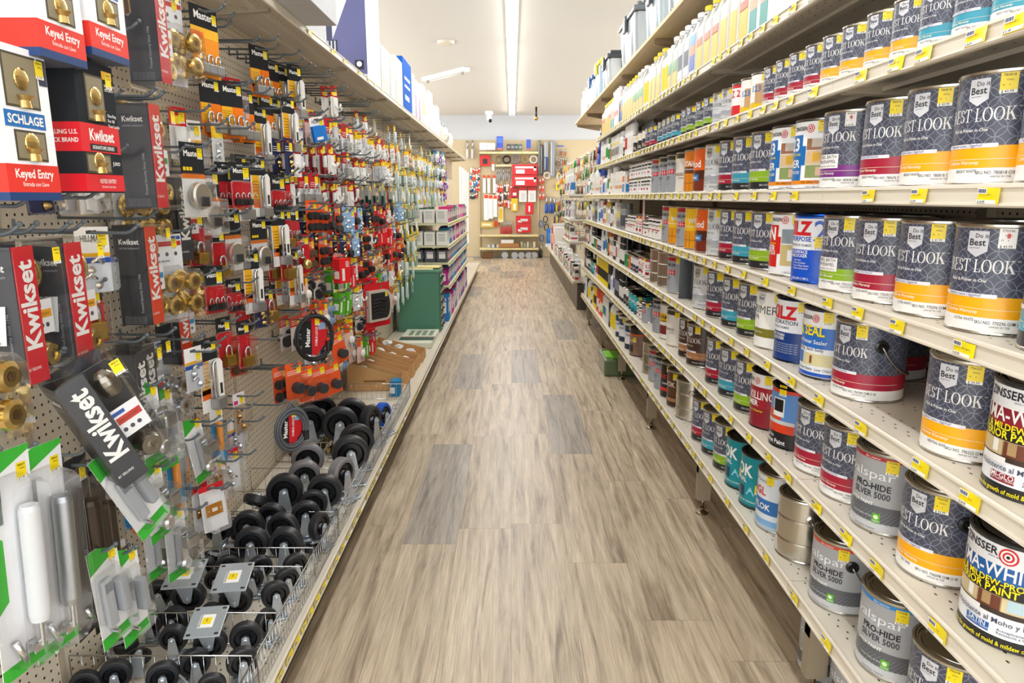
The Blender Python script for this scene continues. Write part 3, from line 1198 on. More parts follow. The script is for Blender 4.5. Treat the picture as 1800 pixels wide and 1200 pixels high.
kind('hide', GR, GH, [(0, .44, '#eceff3'), (.44, .76, '#2b6fc9'), (.76, 1, '#f1f3f5')], 'white and blue gallon sealer can with big yellow letters', deco=d_hide, st=(.083, .79), lid='#35373b', rim='#2c2e33', rimmat='plastic', stc=('777586', '$ 24.99'))


def d_perma(colr, word, cn):
    def f(m, R, Hh):
        T_(m, R, 'ZINSSER', .014, .046, Hh * .86, '#26262d', .04, align='r')
        T_(m, R, 'SINCE 1849', .003, .03, Hh * .83, '#26262d', 0)
        target(m, R, .062, Hh * .875, .015)
        T_(m, R, 'PERMA-WHITE', .024, .118, Hh * .66, WH, .03, width=.19, align='r')
        T_(m, R, 'MOLD & MILDEW-PROOF', .011, .112, Hh * .585, '#f4e11c', .04, align='r')
        T_(m, R, 'INTERIOR PAINT', .013, .085, Hh * .51, '#f4e11c', .04, align='r')
        for a, b2, c in ((-.05, .02, '#c8b58c'), (.0, .012, '#e9e6dd'), (.022, .06, '#6b3b2b'), (.03, .045, '#a98c62'), (.062, .11, '#d8c69a'), (.07, .1, '#b6d0d8'), (.112, .18, '#b79b62')):
            z0 = Hh * .34 if c not in ('#e9e6dd', '#a98c62', '#b6d0d8') else Hh * .38
            patch(m, R + (.0006 if z0 < Hh * .36 else .0009), a, b2, z0, Hh * .49, c)
        patch(m, R + .0012, -.06, .18, Hh * .315, Hh * .36, '#3b302a')
        patch(m, R + .0015, -.03, .03, Hh * .29, Hh * .35, '#e9e8e6')
        T_(m, R, 'Interiores Resistente al Moho y Mildiu', .0095, .13, Hh * .235, '#39405a', .01, align='r', off=.0016)
        patch(m, R + .0007, .004, .048, Hh * .13, Hh * .21, colr)
        T_(m, R, word, .0085, .026, Hh * .165, WH, .02, align='c', off=.0012)
        T_(m, R, 'LATEX PAINT / ENAMEL', .0035, .026, Hh * .145, WH, 0, align='c', off=.0012)
        T_(m, R, 'Autoaplicacion de la pintura', .005, .06, Hh * .17, '#39405a', 0)
        T_(m, R, 'Resistente a las manchas', .005, .06, Hh * .14, '#39405a', 0)
        T_(m, R, '126 fl oz', .006, .1, Hh * .1, '#39405a', 0)
        T_(m, R, 'Prevents the growth of mold & mildew on the paint film', .008, -.05, Hh * .03, '#f4e11c', .03, sq=.8, off=.0012)
    return f


for nm, colr, word, ds in (('pw', '#8e1f33', 'SEMI-GLOSS', 'maroon'), ('pwb', '#1d5fa8', 'SATIN', 'blue')):
    kind(nm, GR, GH, [(0, .085, '#202024'), (.085, .33, '#e9ebf0'), (.33, .50, '#b59f78'), (.50, .635, '#202024'), (.635, .80, colr), (.80, 1, '#e7e9ec')],
         f'white gallon bathroom paint can with {ds} band and target emblem', deco=d_perma(colr, word, ds), st=(.10, .79), lid='#5b5a58', rim='#2d2d2f', stc=('794861', '$ 42.99'), rimmat='plastic', rot=-.04)


def d_vals(top):
    def f(m, R, Hh):
        T_(m, R, 'valspar', .021, .107, Hh * .68, '#f0f1f3', .0, width=.125, align='r')
        T_(m, R, 'PRO-HIDE', .0145, .1, Hh * .545, '#23252b', .05, align='r', sq=.95)
        T_(m, R, 'SILVER 5000', .0145, .1, Hh * .445, '#3b3d44', .04, align='r', sq=.85)
        T_(m, R, 'LATEX PAINT', .008, .065, Hh * .345, WH, .04, align='r')
        T_(m, R, 'Resists Stains & Finish', .0045, .07, Hh * .20, '#d8dade', .01, align='r')
        n = 15
        for i in range(n):
            a = -.02 + i * .0105
            zz = Hh * .125
            f1 = cyl_map(R + .0006)
            pts, z1 = [], zz
            L = []
            for j in range(8):
                L.append((a + j * .0045, zz + j * .0045))
            for p, q in zip(L, L[1:]):
                if q[1] < Hh * .32:
                    m.add([f1(*p), f1(p[0] + .0011, p[1]), f1(q[0] + .0011, q[1]), f1(*q)], [(0, 1, 2, 3)], '#8f9196')
        patch(m, R + .0006, -.05, .14, Hh * .91, Hh * .955, top)
        T_(m, R, 'flat | interior', .005, .035, Hh * .92, WH, .01, off=.001)
        patch(m, R + .0009, .066, .084, Hh * .14, Hh * .26, '#5fae2e')
        T_(m, R, 'GREEN', .004, .075, Hh * .155, WH, 0, align='c', off=.0013)
        n = 14
        f3 = cyl_map(R + .0013)
        m.add([f3(.075 + .0055 * cos(2 * pi * i / n), Hh * .215 + .0055 * sin(2 * pi * i / n)) for i in range(n)], [tuple(range(n))], '#d7ecc4')
        T_(m, R, 'Semi-Gloss / Interior', .0045, .02, Hh * .05, '#55585f', 0)
    return f


for nm, top, cn, bl in (('vo', '#d5482a', 'orange', 'black'), ('vb', '#2588cf', 'blue', None), ('vr', '#b3262b', 'red', None)):
    kind(nm, GR, GH, [(0, .12, '#c7c9cc'), (.12, .345, '#5f6268'), (.345, 1, '#a9abae')], f'silver grey gallon paint can with {cn} strip at the rim', deco=d_vals(top), rot=-.10, st=(.085, .76), bail=bl, lid='#b8b2a3', stc=('773598', '$ 27.99'))


def d_flagpole(logo_y, body='#8f949b', redblock=True):
    def f(m, R, Hh):
        k = R / GR
        T_(m, R, 'PREMIUM', .016 * k, .085 * k, Hh * .72, '#4c5057', .03, align='r', italic=.15)
        fm = cyl_map(R + .0008)
        m.add([fm(-.01 * k, Hh * .56), fm(.022 * k, Hh * .50), fm(.022 * k, Hh * .62)], [(0, 1, 2)], '#f3d51a')
        patch(m, R + .0007, -.03 * k, .02 * k, Hh * .53, Hh * .59, '#f3d51a')
        patch(m, R + .0009, .028 * k, .085 * k, Hh * .50, Hh * .62, '#c81f3a')
        for i in range(3):
            patch(m, R + .0012, (.036 + .016 * i) * k, (.04 + .016 * i) * k, Hh * .505, Hh * .615, '#f0d9dc')
        patch(m, R + .0012, .03 * k, .083 * k, Hh * .555, Hh * .563, '#f0d9dc')
        T_(m, R, 'MINERAL', .008 * k, .01 * k, Hh * .40, '#4a4e55', .02)
        T_(m, R, 'SPIRITS', .008 * k, .01 * k, Hh * .34, '#4a4e55', .02)
        T_(m, R, 'caution', .006 * k, .02 * k, Hh * .22, '#c4302f', 0)
    return f


kind('sp', GR, GH, [(0, .9, '#a3a7ad'), (.9, 1, '#b52230')], 'grey gallon solvent can with yellow arrow and red block', cat='solvent can', deco=d_flagpole(0), st=(.088, .79))
kind('spb', GR, GH, [(0, .9, '#9da2a9'), (.9, 1, '#26272b')], 'grey gallon solvent can with black top band', cat='solvent can', deco=d_flagpole(0), st=(.088, .79))
kind('qsp', QR, QH, [(0, .9, '#a3a7ad'), (.9, 1, '#33353a')], 'small grey solvent can with yellow arrow', cat='solvent can', deco=d_flagpole(0), st=(.055, .78))


def d_stain(t1, col):
    def f(m, R, Hh):
        k = R / GR
        T_(m, R, t1, .022 * k, .1 * k, Hh * .62, col, .05, align='r')
        fm = cyl_map(R + .0008)
        m.add([fm(.0 * k, Hh * .82), fm(.035 * k, Hh * .74), fm(.07 * k, Hh * .82), fm(.035 * k, Hh * .90)], [(0, 1, 2, 3)], '#1f2c57')
        for i in range(4):
            patch(m, R + .0007, (.0 + .03 * i) * k, (.002 + .03 * i) * k, Hh * .04, Hh * .42, '#9a5c12')
        patch(m, R + .0008, .0, .11 * k, Hh * .22, Hh * .23, '#9a5c12')
        T_(m, R, 'SEMI-TRANSPARENT', .006 * k, .1 * k, Hh * .53, col, .02, align='r')
    return f


kind('st', GR, GH, [(0, .45, '#e08a1a'), (.45, .62, '#6b3a1c'), (.62, 1, '#e5821d')], 'orange and brown gallon deck stain can', cat='stain can', deco=d_stain('STAIN', WH), st=(.09, .78))
kind('wp', GR, GH, [(0, .45, '#e79b1e'), (.45, 1, '#f2c321')], 'yellow gallon waterproofer can with dark blue diamond', cat='sealer can', deco=d_stain('WP', WH), st=(.09, .78))


def d_olym(m, R, Hh):
    T_(m, R, 'Good', .03, .07, Hh * .56, WH, .04, align='r')
    patch(m, R + .0007, -.02, .06, Hh * .26, Hh * .4, '#2f7fc1')
    T_(m, R, 'PRIMER', .01, .05, Hh * .3, WH, .03, align='r', off=.001)


kind('ol', GR, GH, [(0, .28, '#7a2f1c'), (.28, .5, '#4e2616'), (.5, 1, '#e8641c')], 'orange over brown gallon stain can with blue box', cat='stain can', deco=d_olym, st=(.09, .78))


def d_olive(m, R, Hh):
    T_(m, R, 'PRIMER', .026, .1, Hh * .60, '#5b5c60', .0, align='r')
    T_(m, R, 'PVA', .016, .03, Hh * .50, '#5b5c60', .0, align='r')
    T_(m, R, 'Interior drywall primer', .006, .05, Hh * .27, '#e8e3c0', .01, align='r')
    emblem(m, R, .02, Hh * .74, .9)


kind('pva', GR, GH, [(0, .18, '#f2f1ec'), (.18, .34, '#7f7a2a'), (.34, 1, '#f2f1ec')], 'white gallon primer can with an olive band', deco=d_olive, st=(.085, .78), lid='#4e4c46')


def d_killing(m, R, Hh):
    T_(m, R, 'ZINSSER', .011, .035, Hh * .82, '#26262d', .04, align='r')
    target(m, R, .05, Hh * .84, .012)
    T_(m, R, 'STAIN KILLING', .026, .115, Hh * .52, WH, .03, align='r', sq=.75)
    T_(m, R, 'PRIMER', .018, .06, Hh * .40, WH, .05, align='r')
    T_(m, R, 'Interior & Exterior', .007, .08, Hh * .3, '#f4e11c', .02, align='r')


kind('kill', GR, GH, [(0, .36, '#8c1d2c'), (.36, .76, '#a01f2e'), (.76, 1, '#e9e9ea')], 'white and maroon gallon stain killing primer can', deco=d_killing, st=(.08, .78), rim='#3a3330', lid='#4a4540')


def d_fence(m, R, Hh):
    fm = cyl_map(R + .0007)
    patch(m, R + .0006, -.05, .10, Hh * .26, Hh * .45, '#d8401e')
    patch(m, R + .0008, -.05, .055, Hh * .40, Hh * .62, '#cf4a26')
    patch(m, R + .001, -.05, .10, Hh * .40, Hh * .46, '#c7ccd2')
    patch(m, R + .001, .02, .065, Hh * .52, Hh * .82, '#ededed')
    patch(m, R + .0013, .024, .061, Hh * .60, Hh * .80, '#1c1a1a')
    T_(m, R, 'Latex Flat', .0085, .03, Hh * .17, WH, .02, align='r')
    T_(m, R, 'Fence Paint', .014, .075, Hh * .07, WH, .03, align='r')


kind('fence', GR, GH, [(0, .26, '#1f1f22'), (.26, .94, '#5a8fd2'), (.94, 1, '#d8401e')], 'black gallon fence paint can with a blue sky and red barn picture', deco=d_fence, st=(.042, .86), lid='#333', rim='#2b2b2d')


def d_lok(m, R, Hh):
    T_(m, R, 'LOK', .042, .075, Hh * .60, WH, .06, align='r', sq=.9)
    T_(m, R, 'FINAL', .016, .05, Hh * .48, WH, .04, align='r')
    fm = cyl_map(R + .0009)
    m.add([fm(.05, Hh * .26), fm(.085, Hh * .26), fm(.0675, Hh * .42)], [(0, 1, 2)], '#8fd0e8')
    patch(m, R + .0007, -.04, .04, Hh * .2, Hh * .4, '#0b3f5c')
    T_(m, R, 'ELASTOMERIC ROOF COATING', .006, .09, Hh * .12, WH, .02, align='r')


kind('lok', GR, GH, [(0, .04, '#0e5d66'), (.04, 1, '#0f8c98')], 'teal gallon roof coating can with big white letters', cat='coating can', deco=d_lok, st=(.085, .3), lid='#17191c', rim='#15171a', rimmat='plastic', lidmat='plastic')


def d_ugl(m, R, Hh):
    T_(m, R, 'UGL', .026, .06, Hh * .62, '#d22a2a', .05, align='r')
    patch(m, R + .0007, -.05, .12, Hh * .3, Hh * .55, '#2d6fb4')
    T_(m, R, 'BRIGHT WHITE', .008, .06, Hh * .84, '#3a4a66', .01, align='r')
    patch(m, R + .0007, -.05, .12, Hh * .1, Hh * .2, '#7fb1de')
    T_(m, R, 'DRYLOK', .02, .08, Hh * .37, WH, .04, align='r', off=.001)


kind('ugl', GR, GH, [(0, .1, '#b5c8d8'), (.1, 1, '#dfe7ee')], 'pale blue and white gallon masonry paint can', deco=d_ugl, st=(.06, .8), lid='#c9c6bd')
kind('bare', GR * 1.02, GH, [(0, .33, '#c9c6bd'), (.33, .335, '#c9c6bd'), (.335, 1, '#c9c6bd')], 'bare shiny metal gallon can without a label', cat='empty can', bail='wire', lid='#c4c0b5')
_b = KINDS['bare']
mb = MB()
pr = [(GR * .95, .003), (GR, 0), (GR + .003, .003), (GR + .001, .007)]
for f in (.30, .66):
    pr += [(GR + .001, GH * f - .004), (GR - .0015, GH * f), (GR + .001, GH * f + .004)]
pr += [(GR + .001, GH - .008), (GR + .003, GH - .004), (GR + .002, GH), (GR - .004, GH), (GR - .005, GH - .003)]
mb.lathe(pr, 44, '#cfccc2', 'metal')
_b['me'] = mb.mesh('paint_can')


def d_simple(lines, blocks=()):
    def f(m, R, Hh):
        k = R / GR
        for s0, s1, z0, z1, c in blocks:
            patch(m, R + .0006, s0 * k, s1 * k, Hh * z0, Hh * z1, c)
        for t, h, z, c in lines:
            T_(m, R, t, h * k, .085 * k, Hh * z, c, .03, align='r', off=.001)
    return f


kind('tan', GR, GH, [(0, .12, '#e7e1d2'), (.12, .88, '#e5e1d8'), (.88, 1, '#3a322c')], 'off-white gallon wood primer can with dark top band', deco=d_simple([('WOOD', .014, .42, '#6a5040'), ('primer', .009, .35, '#8a7a6a')], [(-.02, .05, .6, .8, '#d8cfc0')]), st=(.085, .76), lid='#8a8478')
kind('farm', GR, GH, [(0, 1, '#e9e7e2')], 'white gallon farm paint can with a yellow oval', deco=d_simple([('FARM', .022, .58, '#2a2a2a'), ('IMPLEMENT', .009, .5, '#2a2a2a')], [(-.02, .095, .5, .74, '#f2c31c'), (.0, .08, .15, .4, '#7a2a2a')]), st=(.085, .8))
kind('cop', GR, GH, [(0, .75, '#8a6a58'), (.75, .82, '#d8562a'), (.82, 1, '#33302e')], 'copper brown gallon coating can with orange ring', cat='coating can', deco=d_simple([('ROOF', .016, .5, '#e8d8cc')], [(.0, .07, .15, .4, '#2a2320')]), st=(.07, .5), lid='#2c2c2c', rim='#333')
kind('navy', GR, GH, [(0, .2, '#24344f'), (.2, .62, '#e8eaec'), (.62, 1, '#e4e4e2')], 'white gallon stain can with a navy foot', cat='stain can', deco=d_simple([('STAIN', .018, .5, '#28406e')], [(.0, .08, .66, .9, '#28406e')]), st=(.07, .76))
kind('blk', GR, GH, [(0, 1, '#232326')], 'black gallon can with red lettering', cat='coating can', deco=d_simple([('RUST', .022, .56, '#d8342a'), ('enamel', .012, .4, '#e8e6e0')], [(.0, .09, .2, .3, '#d8342a')]), st=(.07, .76), lid='#c0a860')
kind('dbr', GR, GH, [(0, .3, '#3c2417'), (.3, 1, '#5a3a26')], 'dark brown gallon deck stain can', cat='stain can', deco=d_simple([('LOOK', .026, .56, '#e8ded0')], [(.0, .09, .16, .26, '#a8744c')]), st=(.07, .76), lid='#b8aa88')

# ---- quarts and pints of the far bays
kind('qkz', QR, QH, [(0, .12, '#e3e3e0'), (.12, .9, '#f3f2ef'), (.9, 1, '#c7313c')], 'white quart primer can with red rim', deco=d_simple([('KILZ', .03, .55, '#cf2a35'), ('QUART', .012, .4, '#555')], [(.0, .07, .2, .34, '#a52030')]), st=(.05, .76), far=True)
kind('qwh', QR, QH, [(0, 1, '#efeeeb')], 'white quart enamel can with small red bars', deco=d_simple([('enamel', .016, .62, '#3a3a3a')], [(-.01, .08, .42, .47, '#c2343c'), (-.01, .06, .33, .37, '#c2343c'), (-.01, .09, .78, .86, '#2b2b30')]), st=(.055, .5), far=True)
kind('qbw', QR, QH, [(0, .6, '#2a2a2c'), (.6, 1, '#e9e6df')], 'black and white quart enamel can', deco=d_simple([('OIL', .03, .2, '#e6dcc0')], []), st=(.05, .66), far=True)
kind('qzz', QR, QH, [(0, .2, '#e8c224'), (.2, 1, '#f0f0ee')], 'white quart primer can with picture panel', deco=d_simple([('123', .03, .5, '#1a6fb8')], [(.05, .1, .2, .7, '#c8a070')]), st=(.055, .72), far=True)
kind('qkl', QR, QH, [(0, .35, '#d82630'), (.35, .9, '#f3f2ef'), (.9, 1, '#d82630')], 'red and white quart primer can', deco=d_simple([('ILZ 2', .036, .6, '#d4252c')], []), st=(.06, .72), far=True)
kind('qte', QR, QH, [(0, .2, '#0c6c7a'), (.2, 1, '#2ba8b5')], 'turquoise quart coating can', cat='coating can', deco=d_simple([('LOK', .034, .5, WH)], []), st=(.05, .75), lid='#222', rim='#222', far=True)
kind('pwh', PR_, PH_, [(0, 1, '#efefee')], 'white half-pint enamel can', deco=d_simple([('ENAMEL', .02, .5, '#444')], [(-.02, .08, .7, .8, '#2b2b30'), (.0, .05, .25, .35, '#c2343c')]), st=(.05, .65), far=True)
kind('pgn', PR_, PH_, [(0, 1, '#1e8a4a')], 'green half-pint enamel can', deco=d_simple([('oil', .026, .5, WH)], []), st=(.05, .65), far=True)
kind('por', PR_, PH_, [(0, 1, '#df6a1f')], 'orange half-pint enamel can', deco=d_simple([('oil', .026, .5, WH)], []), st=(.05, .65), far=True)
kind('pnv', PR_, PH_, [(0, .5, '#2b2f52'), (.5, 1, '#e8e8ea')], 'navy and white half-pint can', deco=d_simple([('stain', .022, .2, WH)], []), st=(.05, .65), far=True)

PLACED = []                            # (shelf, Y, R, spec)
SEQ = {}


def put_can(kd, x, y, z, rot=0.0, shelf_name='', extra=''):
    K = KINDS[kd]
    o = place('paint_can', K['me'], loc=(x, y, z), rot=(0, 0, rot + K['rot']))
    place('lid', K['lid'], o)
    if K['st'] is not None:
        place('price_sticker', K['st'], o)
    if K['bail'] is not None:
        place('bail_handle', K['bail'], o)
    key = (K['desc'], shelf_name, extra)
    SEQ.setdefault(key, []).append((y, o, K))
    return o


# front rows read off shelf by shelf, near end first; u is where the left outline of the can stands in the photograph
FRONT = {
    2: [(1830, 'qw'), (1752, 'qt'), (1677, 'qt'), (1615, 'qt'), (1572, 'qy'), (1522, 'qy'), (1477, 'qy'), (1459, 'qy'), (1429, 'qr'), (1396, 'qr'), (1370, 'qr'), (1343, 'qr'),
        (1322, 'qzz'), (1304, 'qzz'), (1293, 'qkl'), (1266, 'qw'), (1254, 'qw'), (1236, 'qg'), (1222, 'qg'), (1206, 'qg'), (1196, 'qg'), (1180, 'qtd'), (1173, 'qtd'), (1164, 'qtd'), (1155, 'qtd'), (1141, 'qrd'), (1134, 'qrd'), (1128, 'qbw'), (1120, 'qbw'), (1112, 'qbw')],
    3: [(1795, 'y'), (1675, 'y'), (1591, 'y'), (1515, 'r'), (1444, 'pbox'), (1393, 'z123'), (1354, 'z123'), (1317, 'g'), (1286, 't'), (1262, 'rd'), (1237, 'w'), (1221, 'ol'), (1203, 'st'), (1188, 'tan'), (1171, 'spb'), (1158, 'spb'), (1145, 'sp')],
    4: [(1797, 't'), (1667, 'y2w'), (1575, 'y2'), (1501, 'r2'), (1441, 'gbox'), (1392, 'kilz2'), (1353, 'bin'), (1318, 'g'), (1288, 't'), (1264, 'rd'), (1242, 'w'), (1222, 'ol'), (1203, 'wp'), (1188, 'sp'), (1176, 'wp'), (1163, 'sp')],
    5: [(1735, 'pw'), (1622, 'y3'), (1463, 'r3'), (1408, 'hide'), (1362, 'kilzr'), (1327, 'pva'), (1295, 'g'), (1269, 't'), (1241, 'rd'), (1217, 'w'), (1173, 'sp'), (1155, 'bare')],
    6: [(1690, 'pwb'), (1580, 'y4'), (1497, 'vr'), (1446, 'r2'), (1397, 'r2'), (1353, 'fence'), (1318, 'kill'), (1290, 'g'), (1262, 't'), (1240, 'rd'), (1207, 'brn'), (1192, 'brn'), (1171, 'tan'), (1159, 'farm'), (1147, 'spb'), (1128, 'qsp')],
    7: [(1593, 'y4'), (1508, 'vb'), (1425, 'vo'), (1364, 'bare'), (1352, 'ugl'), (1316, 'lok'), (1284, 'lok'), (1263, 'g'), (1240, 't'), (1217, 'rd'), (1187, 'bare'), (1172, 'dbr'), (1160, 'blk'), (1152, 'spb'), (1143, 'sp'), (1129, 'bare'), (1106, 'cop'), (1098, 'navy'), (1088, 'navy')],
}


def left_edge_depth(u, xc, R):
    """depth at which the left outline of a can of radius R centred at xc is seen at u"""
    lo, hi = .4, 14.0
    for _ in range(40):
        d = (lo + hi) / 2
        e_ = 900 + F * math.tan(math.atan2(xc, d) - math.asin(R / math.hypot(xc, d)))
        if e_ > u:
            lo = d
        else:
            hi = d
    return d


ENDY = {}
for sh, row in FRONT.items():
    ys, prev = [], None
    for u, kd in row:
        K = KINDS[kd]
        xc = RX + .012 + K['R'] + (.004 if K['R'] > .06 else .0)
        Z = RZ[sh] + K['H'] / 2
        d = left_edge_depth(u, xc, K['R'])
        y = (d + Z * SP) / CP
        if prev is not None:
            y = max(y, prev[0] + prev[1] + K['R'] + .0045 + (.011 if K['bail'] else 0))
        prev = (y, K['R'] + (.011 if K['bail'] else 0))
        ys.append((y, kd, xc))
    ENDY[sh] = prev[0] + prev[1]
    for y, kd, xc in ys:
        rt = random.uniform(-.06, .06)
        put_can(kd, xc + random.uniform(0, .004), y, H + RZ[sh] - .0012, rt, RN[sh])
# cans standing behind or on top
BACK_ROW = [
    (2, 1466, 'r', 1), (2, 1352, 'w', 1), (2, 1180, 't', 1), (2, 1305, 'g', 1), (2, 1222, 'rd', 1),
    (2, 1610, 'y2', 1),
    (5, 1640, 'r', 1), (5, 1560, 'y', 1), (5, 1710, 'y3', 2), (6, 1600, 'rd', 1), (4, 1640, 'y2', 1), (4, 1560, 'r2', 1), (4, 1500, 'gbox', 1), (4, 1760, 'y2', 1),
    (6, 1700, 'y4', 1), (5, 1480, 'hide', 1), (5, 1420, 'kilzr', 1), (6, 1440, 'vr', 1), (7, 1560, 'vo', 1), (7, 1640, 'vb', 1),
]
seen_y = {}
for sh, u, kd, rw in BACK_ROW:
    K = KINDS[kd]
    xc = RX + .012 + .083 + .182
    if sh == 2:
        xc = RX + .012 + .11 + .09
    d = xc * F / (u - 900)
    y = (d + (RZ[sh] + K['H'] / 2) * SP) / CP
    L = seen_y.setdefault(sh, [])
    if K['H'] > .15 and sh == 2:
        continue
    while any(abs(y - q) < .172 for q in L) or any(abs(y - q) < .1 + 0 * q for q in YS):
        y += .01
    L.append(y)
    put_can(kd, xc, y, H + RZ[sh] - .0012, random.uniform(-.3, .3), RN[sh], 'behind the front row')
# one can stands on the floor under the lowest shelf
for k, (u, v) in enumerate(((1478, 1170),)):
    put_can('vo', .985, 1.93, .001, .1, 'floor')
    put_can('vo', .985, 1.72, .001, -.1, 'floor')


def run_labels():
    for (desc, sn, extra), L in SEQ.items():
        L.sort(key=lambda q: q[0])
        for i, (y, o, K) in enumerate(L):
            where = {'floor': 'on the floor under the lowest shelf'}.get(sn, 'on the ' + sn)
            lab = desc + ' ' + where
            if extra:
                lab = desc + ' ' + extra + ', ' + sn
            if len(L) > 1:
                lab += ', ' + nth(i + 1) + ' from near end'
            ws_ = lab.split()
            if len(ws_) > 16:
                desc = desc.replace('gallon ', '')
                lab = desc + ', ' + sn + (', ' + nth(i + 1) + ' nearest' if len(L) > 1 else '')
                if extra:
                    lab = desc + ', ' + sn + ', rear row' + (', ' + nth(i + 1) if len(L) > 1 else '')
            tag(o, lab, K['cat'], (K['cat'] + 's on the ' + sn) if sn != 'floor' else 'cans on the floor')
# ================================================================ other goods on the paint run
PK = {}


def goods(name, mb, cat, desc, w_, d_, h_, parts=()):
    PK[name] = dict(me=mb.mesh(name.split(':')[0]), nm=name.split(':')[0], parts=[(p[0], p[1].mesh(p[0])) for p in parts], desc=desc, cat=cat, w=w_, d=d_, H=h_, R=w_ / 2)


def put(name, x, y, z, rot=0.0, sn='', extra=''):
    K = PK[name]
    o = place(K['nm'], K['me'], loc=(x, y, z), rot=(0, 0, rot))
    for pn, pm in K['parts']:
        place(pn, pm, o)
    SEQ.setdefault((K['desc'], sn, extra), []).append((y, o, K))
    return o


def mk_tube(nm, body, lab, desc, tip='#f0efe9'):
    mb = MB()
    r = .0245
    mb.lathe([(r * .9, 0, '#d8d6cf'), (r, .003, body), (r, .05, body), (r + .0003, .05, lab), (r + .0003, .13, lab), (r, .13, body), (r, .205, body), (r * .9, .212, '#ebe9e2'), (0, .213)], 14, body)
    c = MB()
    c.lathe([(.010, .213), (.009, .222), (.006, .225), (.003, .292), (0, .293)], 8, tip, 'plastic')
    goods('caulk_cartridge:' + nm, mb, 'caulk cartridge', desc, .05, .05, .29, [('nozzle', c)])


def mk_spray(nm, body, lab, cap, desc):
    mb = MB()
    r = .033
    mb.lathe([(r * .95, 0, '#c9c6bd', 'metal'), (r, .003, body), (r, .03, body), (r, .03, lab), (r, .11, lab), (r, .11, body), (r, .148, body), (r * .98, .15, '#c9c6bd', 'metal'), (r * .8, .158, '#c9c6bd', 'metal'), (0, .16, '#c9c6bd', 'metal')], 16, body)
    c = MB()
    c.lathe([(r * .92, .155), (r * .92, .19), (r * .86, .197), (0, .198)], 14, cap, 'plastic')
    goods('spray_can:' + nm, mb, 'spray can', desc, .067, .067, .198, [('cap', c)])


def mk_jug(nm, body, bands, cap, desc, wv=.115, dv=.165, hv=.27):
    mb = MB()
    mb.bbox(-dv / 2, dv / 2, -wv / 2, wv / 2, 0, hv * .74, body, 'plastic', .018)
    # shoulder to neck and moulded handle at the back
    prf = [(-dv / 2 + .01, hv * .73), (dv / 2 - .01, hv * .73), (dv / 2 - .02, hv * .80), (-.01, hv * .9), (-.03, hv * .93), (-.055, hv * .9)]
    mb.prism(prf, -wv * .28, wv * .28, body, 'plastic', 'y')
    mb.tube([(-.01, 0, hv * .9), (dv / 2 - .035, 0, hv * .92), (dv / 2 - .012, 0, hv * .84), (dv / 2 - .012, 0, hv * .7)], .011, 8, body, 'plastic')
    mb.lathe([(.024, hv * .88), (.022, hv * .93)], 12, body, 'plastic', c=(-.04, 0, 0))
    for z0, z1, c in bands:
        mb.box(-dv / 2 - .0008, -dv / 2 + .001, -wv / 2 + .016, wv / 2 - .016, hv * z0, hv * z1, c)
        mb.box(-dv / 2 + .018, dv / 2 - .018, -wv / 2 - .0008, -wv / 2 + .001, hv * z0, hv * z1, c)
    c = MB()
    c.lathe([(.025, hv * .92), (.026, hv * .98), (.022, hv), (0, hv)], 12, cap, 'plastic', c=(-.04, 0, 0))
    goods('jug:' + nm, mb, 'jug', desc, wv, dv, hv, [('cap', c)])


def mk_bottle(nm, body, lab, cap, desc, r=.035, hv=.2):
    mb = MB()
    mb.lathe([(r * .9, 0), (r, .006), (r, hv * .12), (r + .0004, hv * .12, lab), (r + .0004, hv * .6, lab), (r, hv * .6, body), (r, hv * .68, body), (r * .75, hv * .78, body), (r * .38, hv * .85, body), (r * .36, hv * .9, body)], 16, body, 'plastic')
    c = MB()
    c.lathe([(r * .42, hv * .87), (r * .42, hv * .98), (r * .3, hv), (0, hv)], 10, cap, 'plastic')
    goods('bottle:' + nm, mb, 'bottle', desc, 2 * r, 2 * r, hv, [('cap', c)])


def mk_box(nm, cols, desc, wv, dv, hv, cat='box', part='label_panel'):
    mb = MB()
    mb.bbox(-dv / 2, dv / 2, -wv / 2, wv / 2, 0, hv, cols[0], 'print', .002)
    c = MB()
    for z0, z1, a0, a1, cc in cols[1]:
        c.box(-dv / 2 - .0008, -dv / 2 + .0005, wv * (a0 - .5), wv * (a1 - .5), hv * z0, hv * z1, cc)
        c.box(dv * (a0 - .5), dv * (a1 - .5), -wv / 2 - .0008, -wv / 2 + .0005, hv * z0, hv * z1, cc)
    goods(nm, mb, cat, desc, wv, dv, hv, [(part, c)])


YL = '#f2d81c'
mk_tube('w', '#f0f0ee', '#e4e2da', 'white caulk cartridge with plain label')
mk_tube('wr', '#f0f0ee', '#c8323a', 'white caulk cartridge with red label')
mk_tube('wb', '#f0f0ee', '#2f7fc4', 'white caulk cartridge with blue label')
mk_tube('wg', '#eef0ee', '#2f9a4c', 'white caulk cartridge with green label')
mk_tube('y', YL, '#22221f', 'yellow adhesive cartridge with black lettering band', '#222')
mk_tube('k', '#2a2a2c', '#8a8f94', 'black sealant cartridge with grey label')
mk_tube('p', '#d8d4e6', '#6a56a4', 'pale sealant cartridge with purple label')
mk_tube('te', '#1aa3b0', '#e8f0f0', 'turquoise sealant cartridge with white label')
mk_tube('or', '#e9501f', '#f3e9dd', 'orange adhesive cartridge with pale label', '#e9501f')
mk_spray('w', '#f2f2f0', '#dad8d2', '#f4f4f2', 'white spray can with white cap')
mk_spray('k', '#2a2a2d', '#e8e6e0', '#1b1b1d', 'black and white spray can with black cap')
mk_spray('r', '#e6e4de', '#b3202a', '#b3202a', 'white spray can with red label and cap')
mk_spray('g', '#e8e8e2', '#2a8a4a', '#2a8a4a', 'white spray can with green label and cap')
mk_spray('o', '#2b2a2a', '#e0731c', '#e0731c', 'black spray can with orange label and cap')
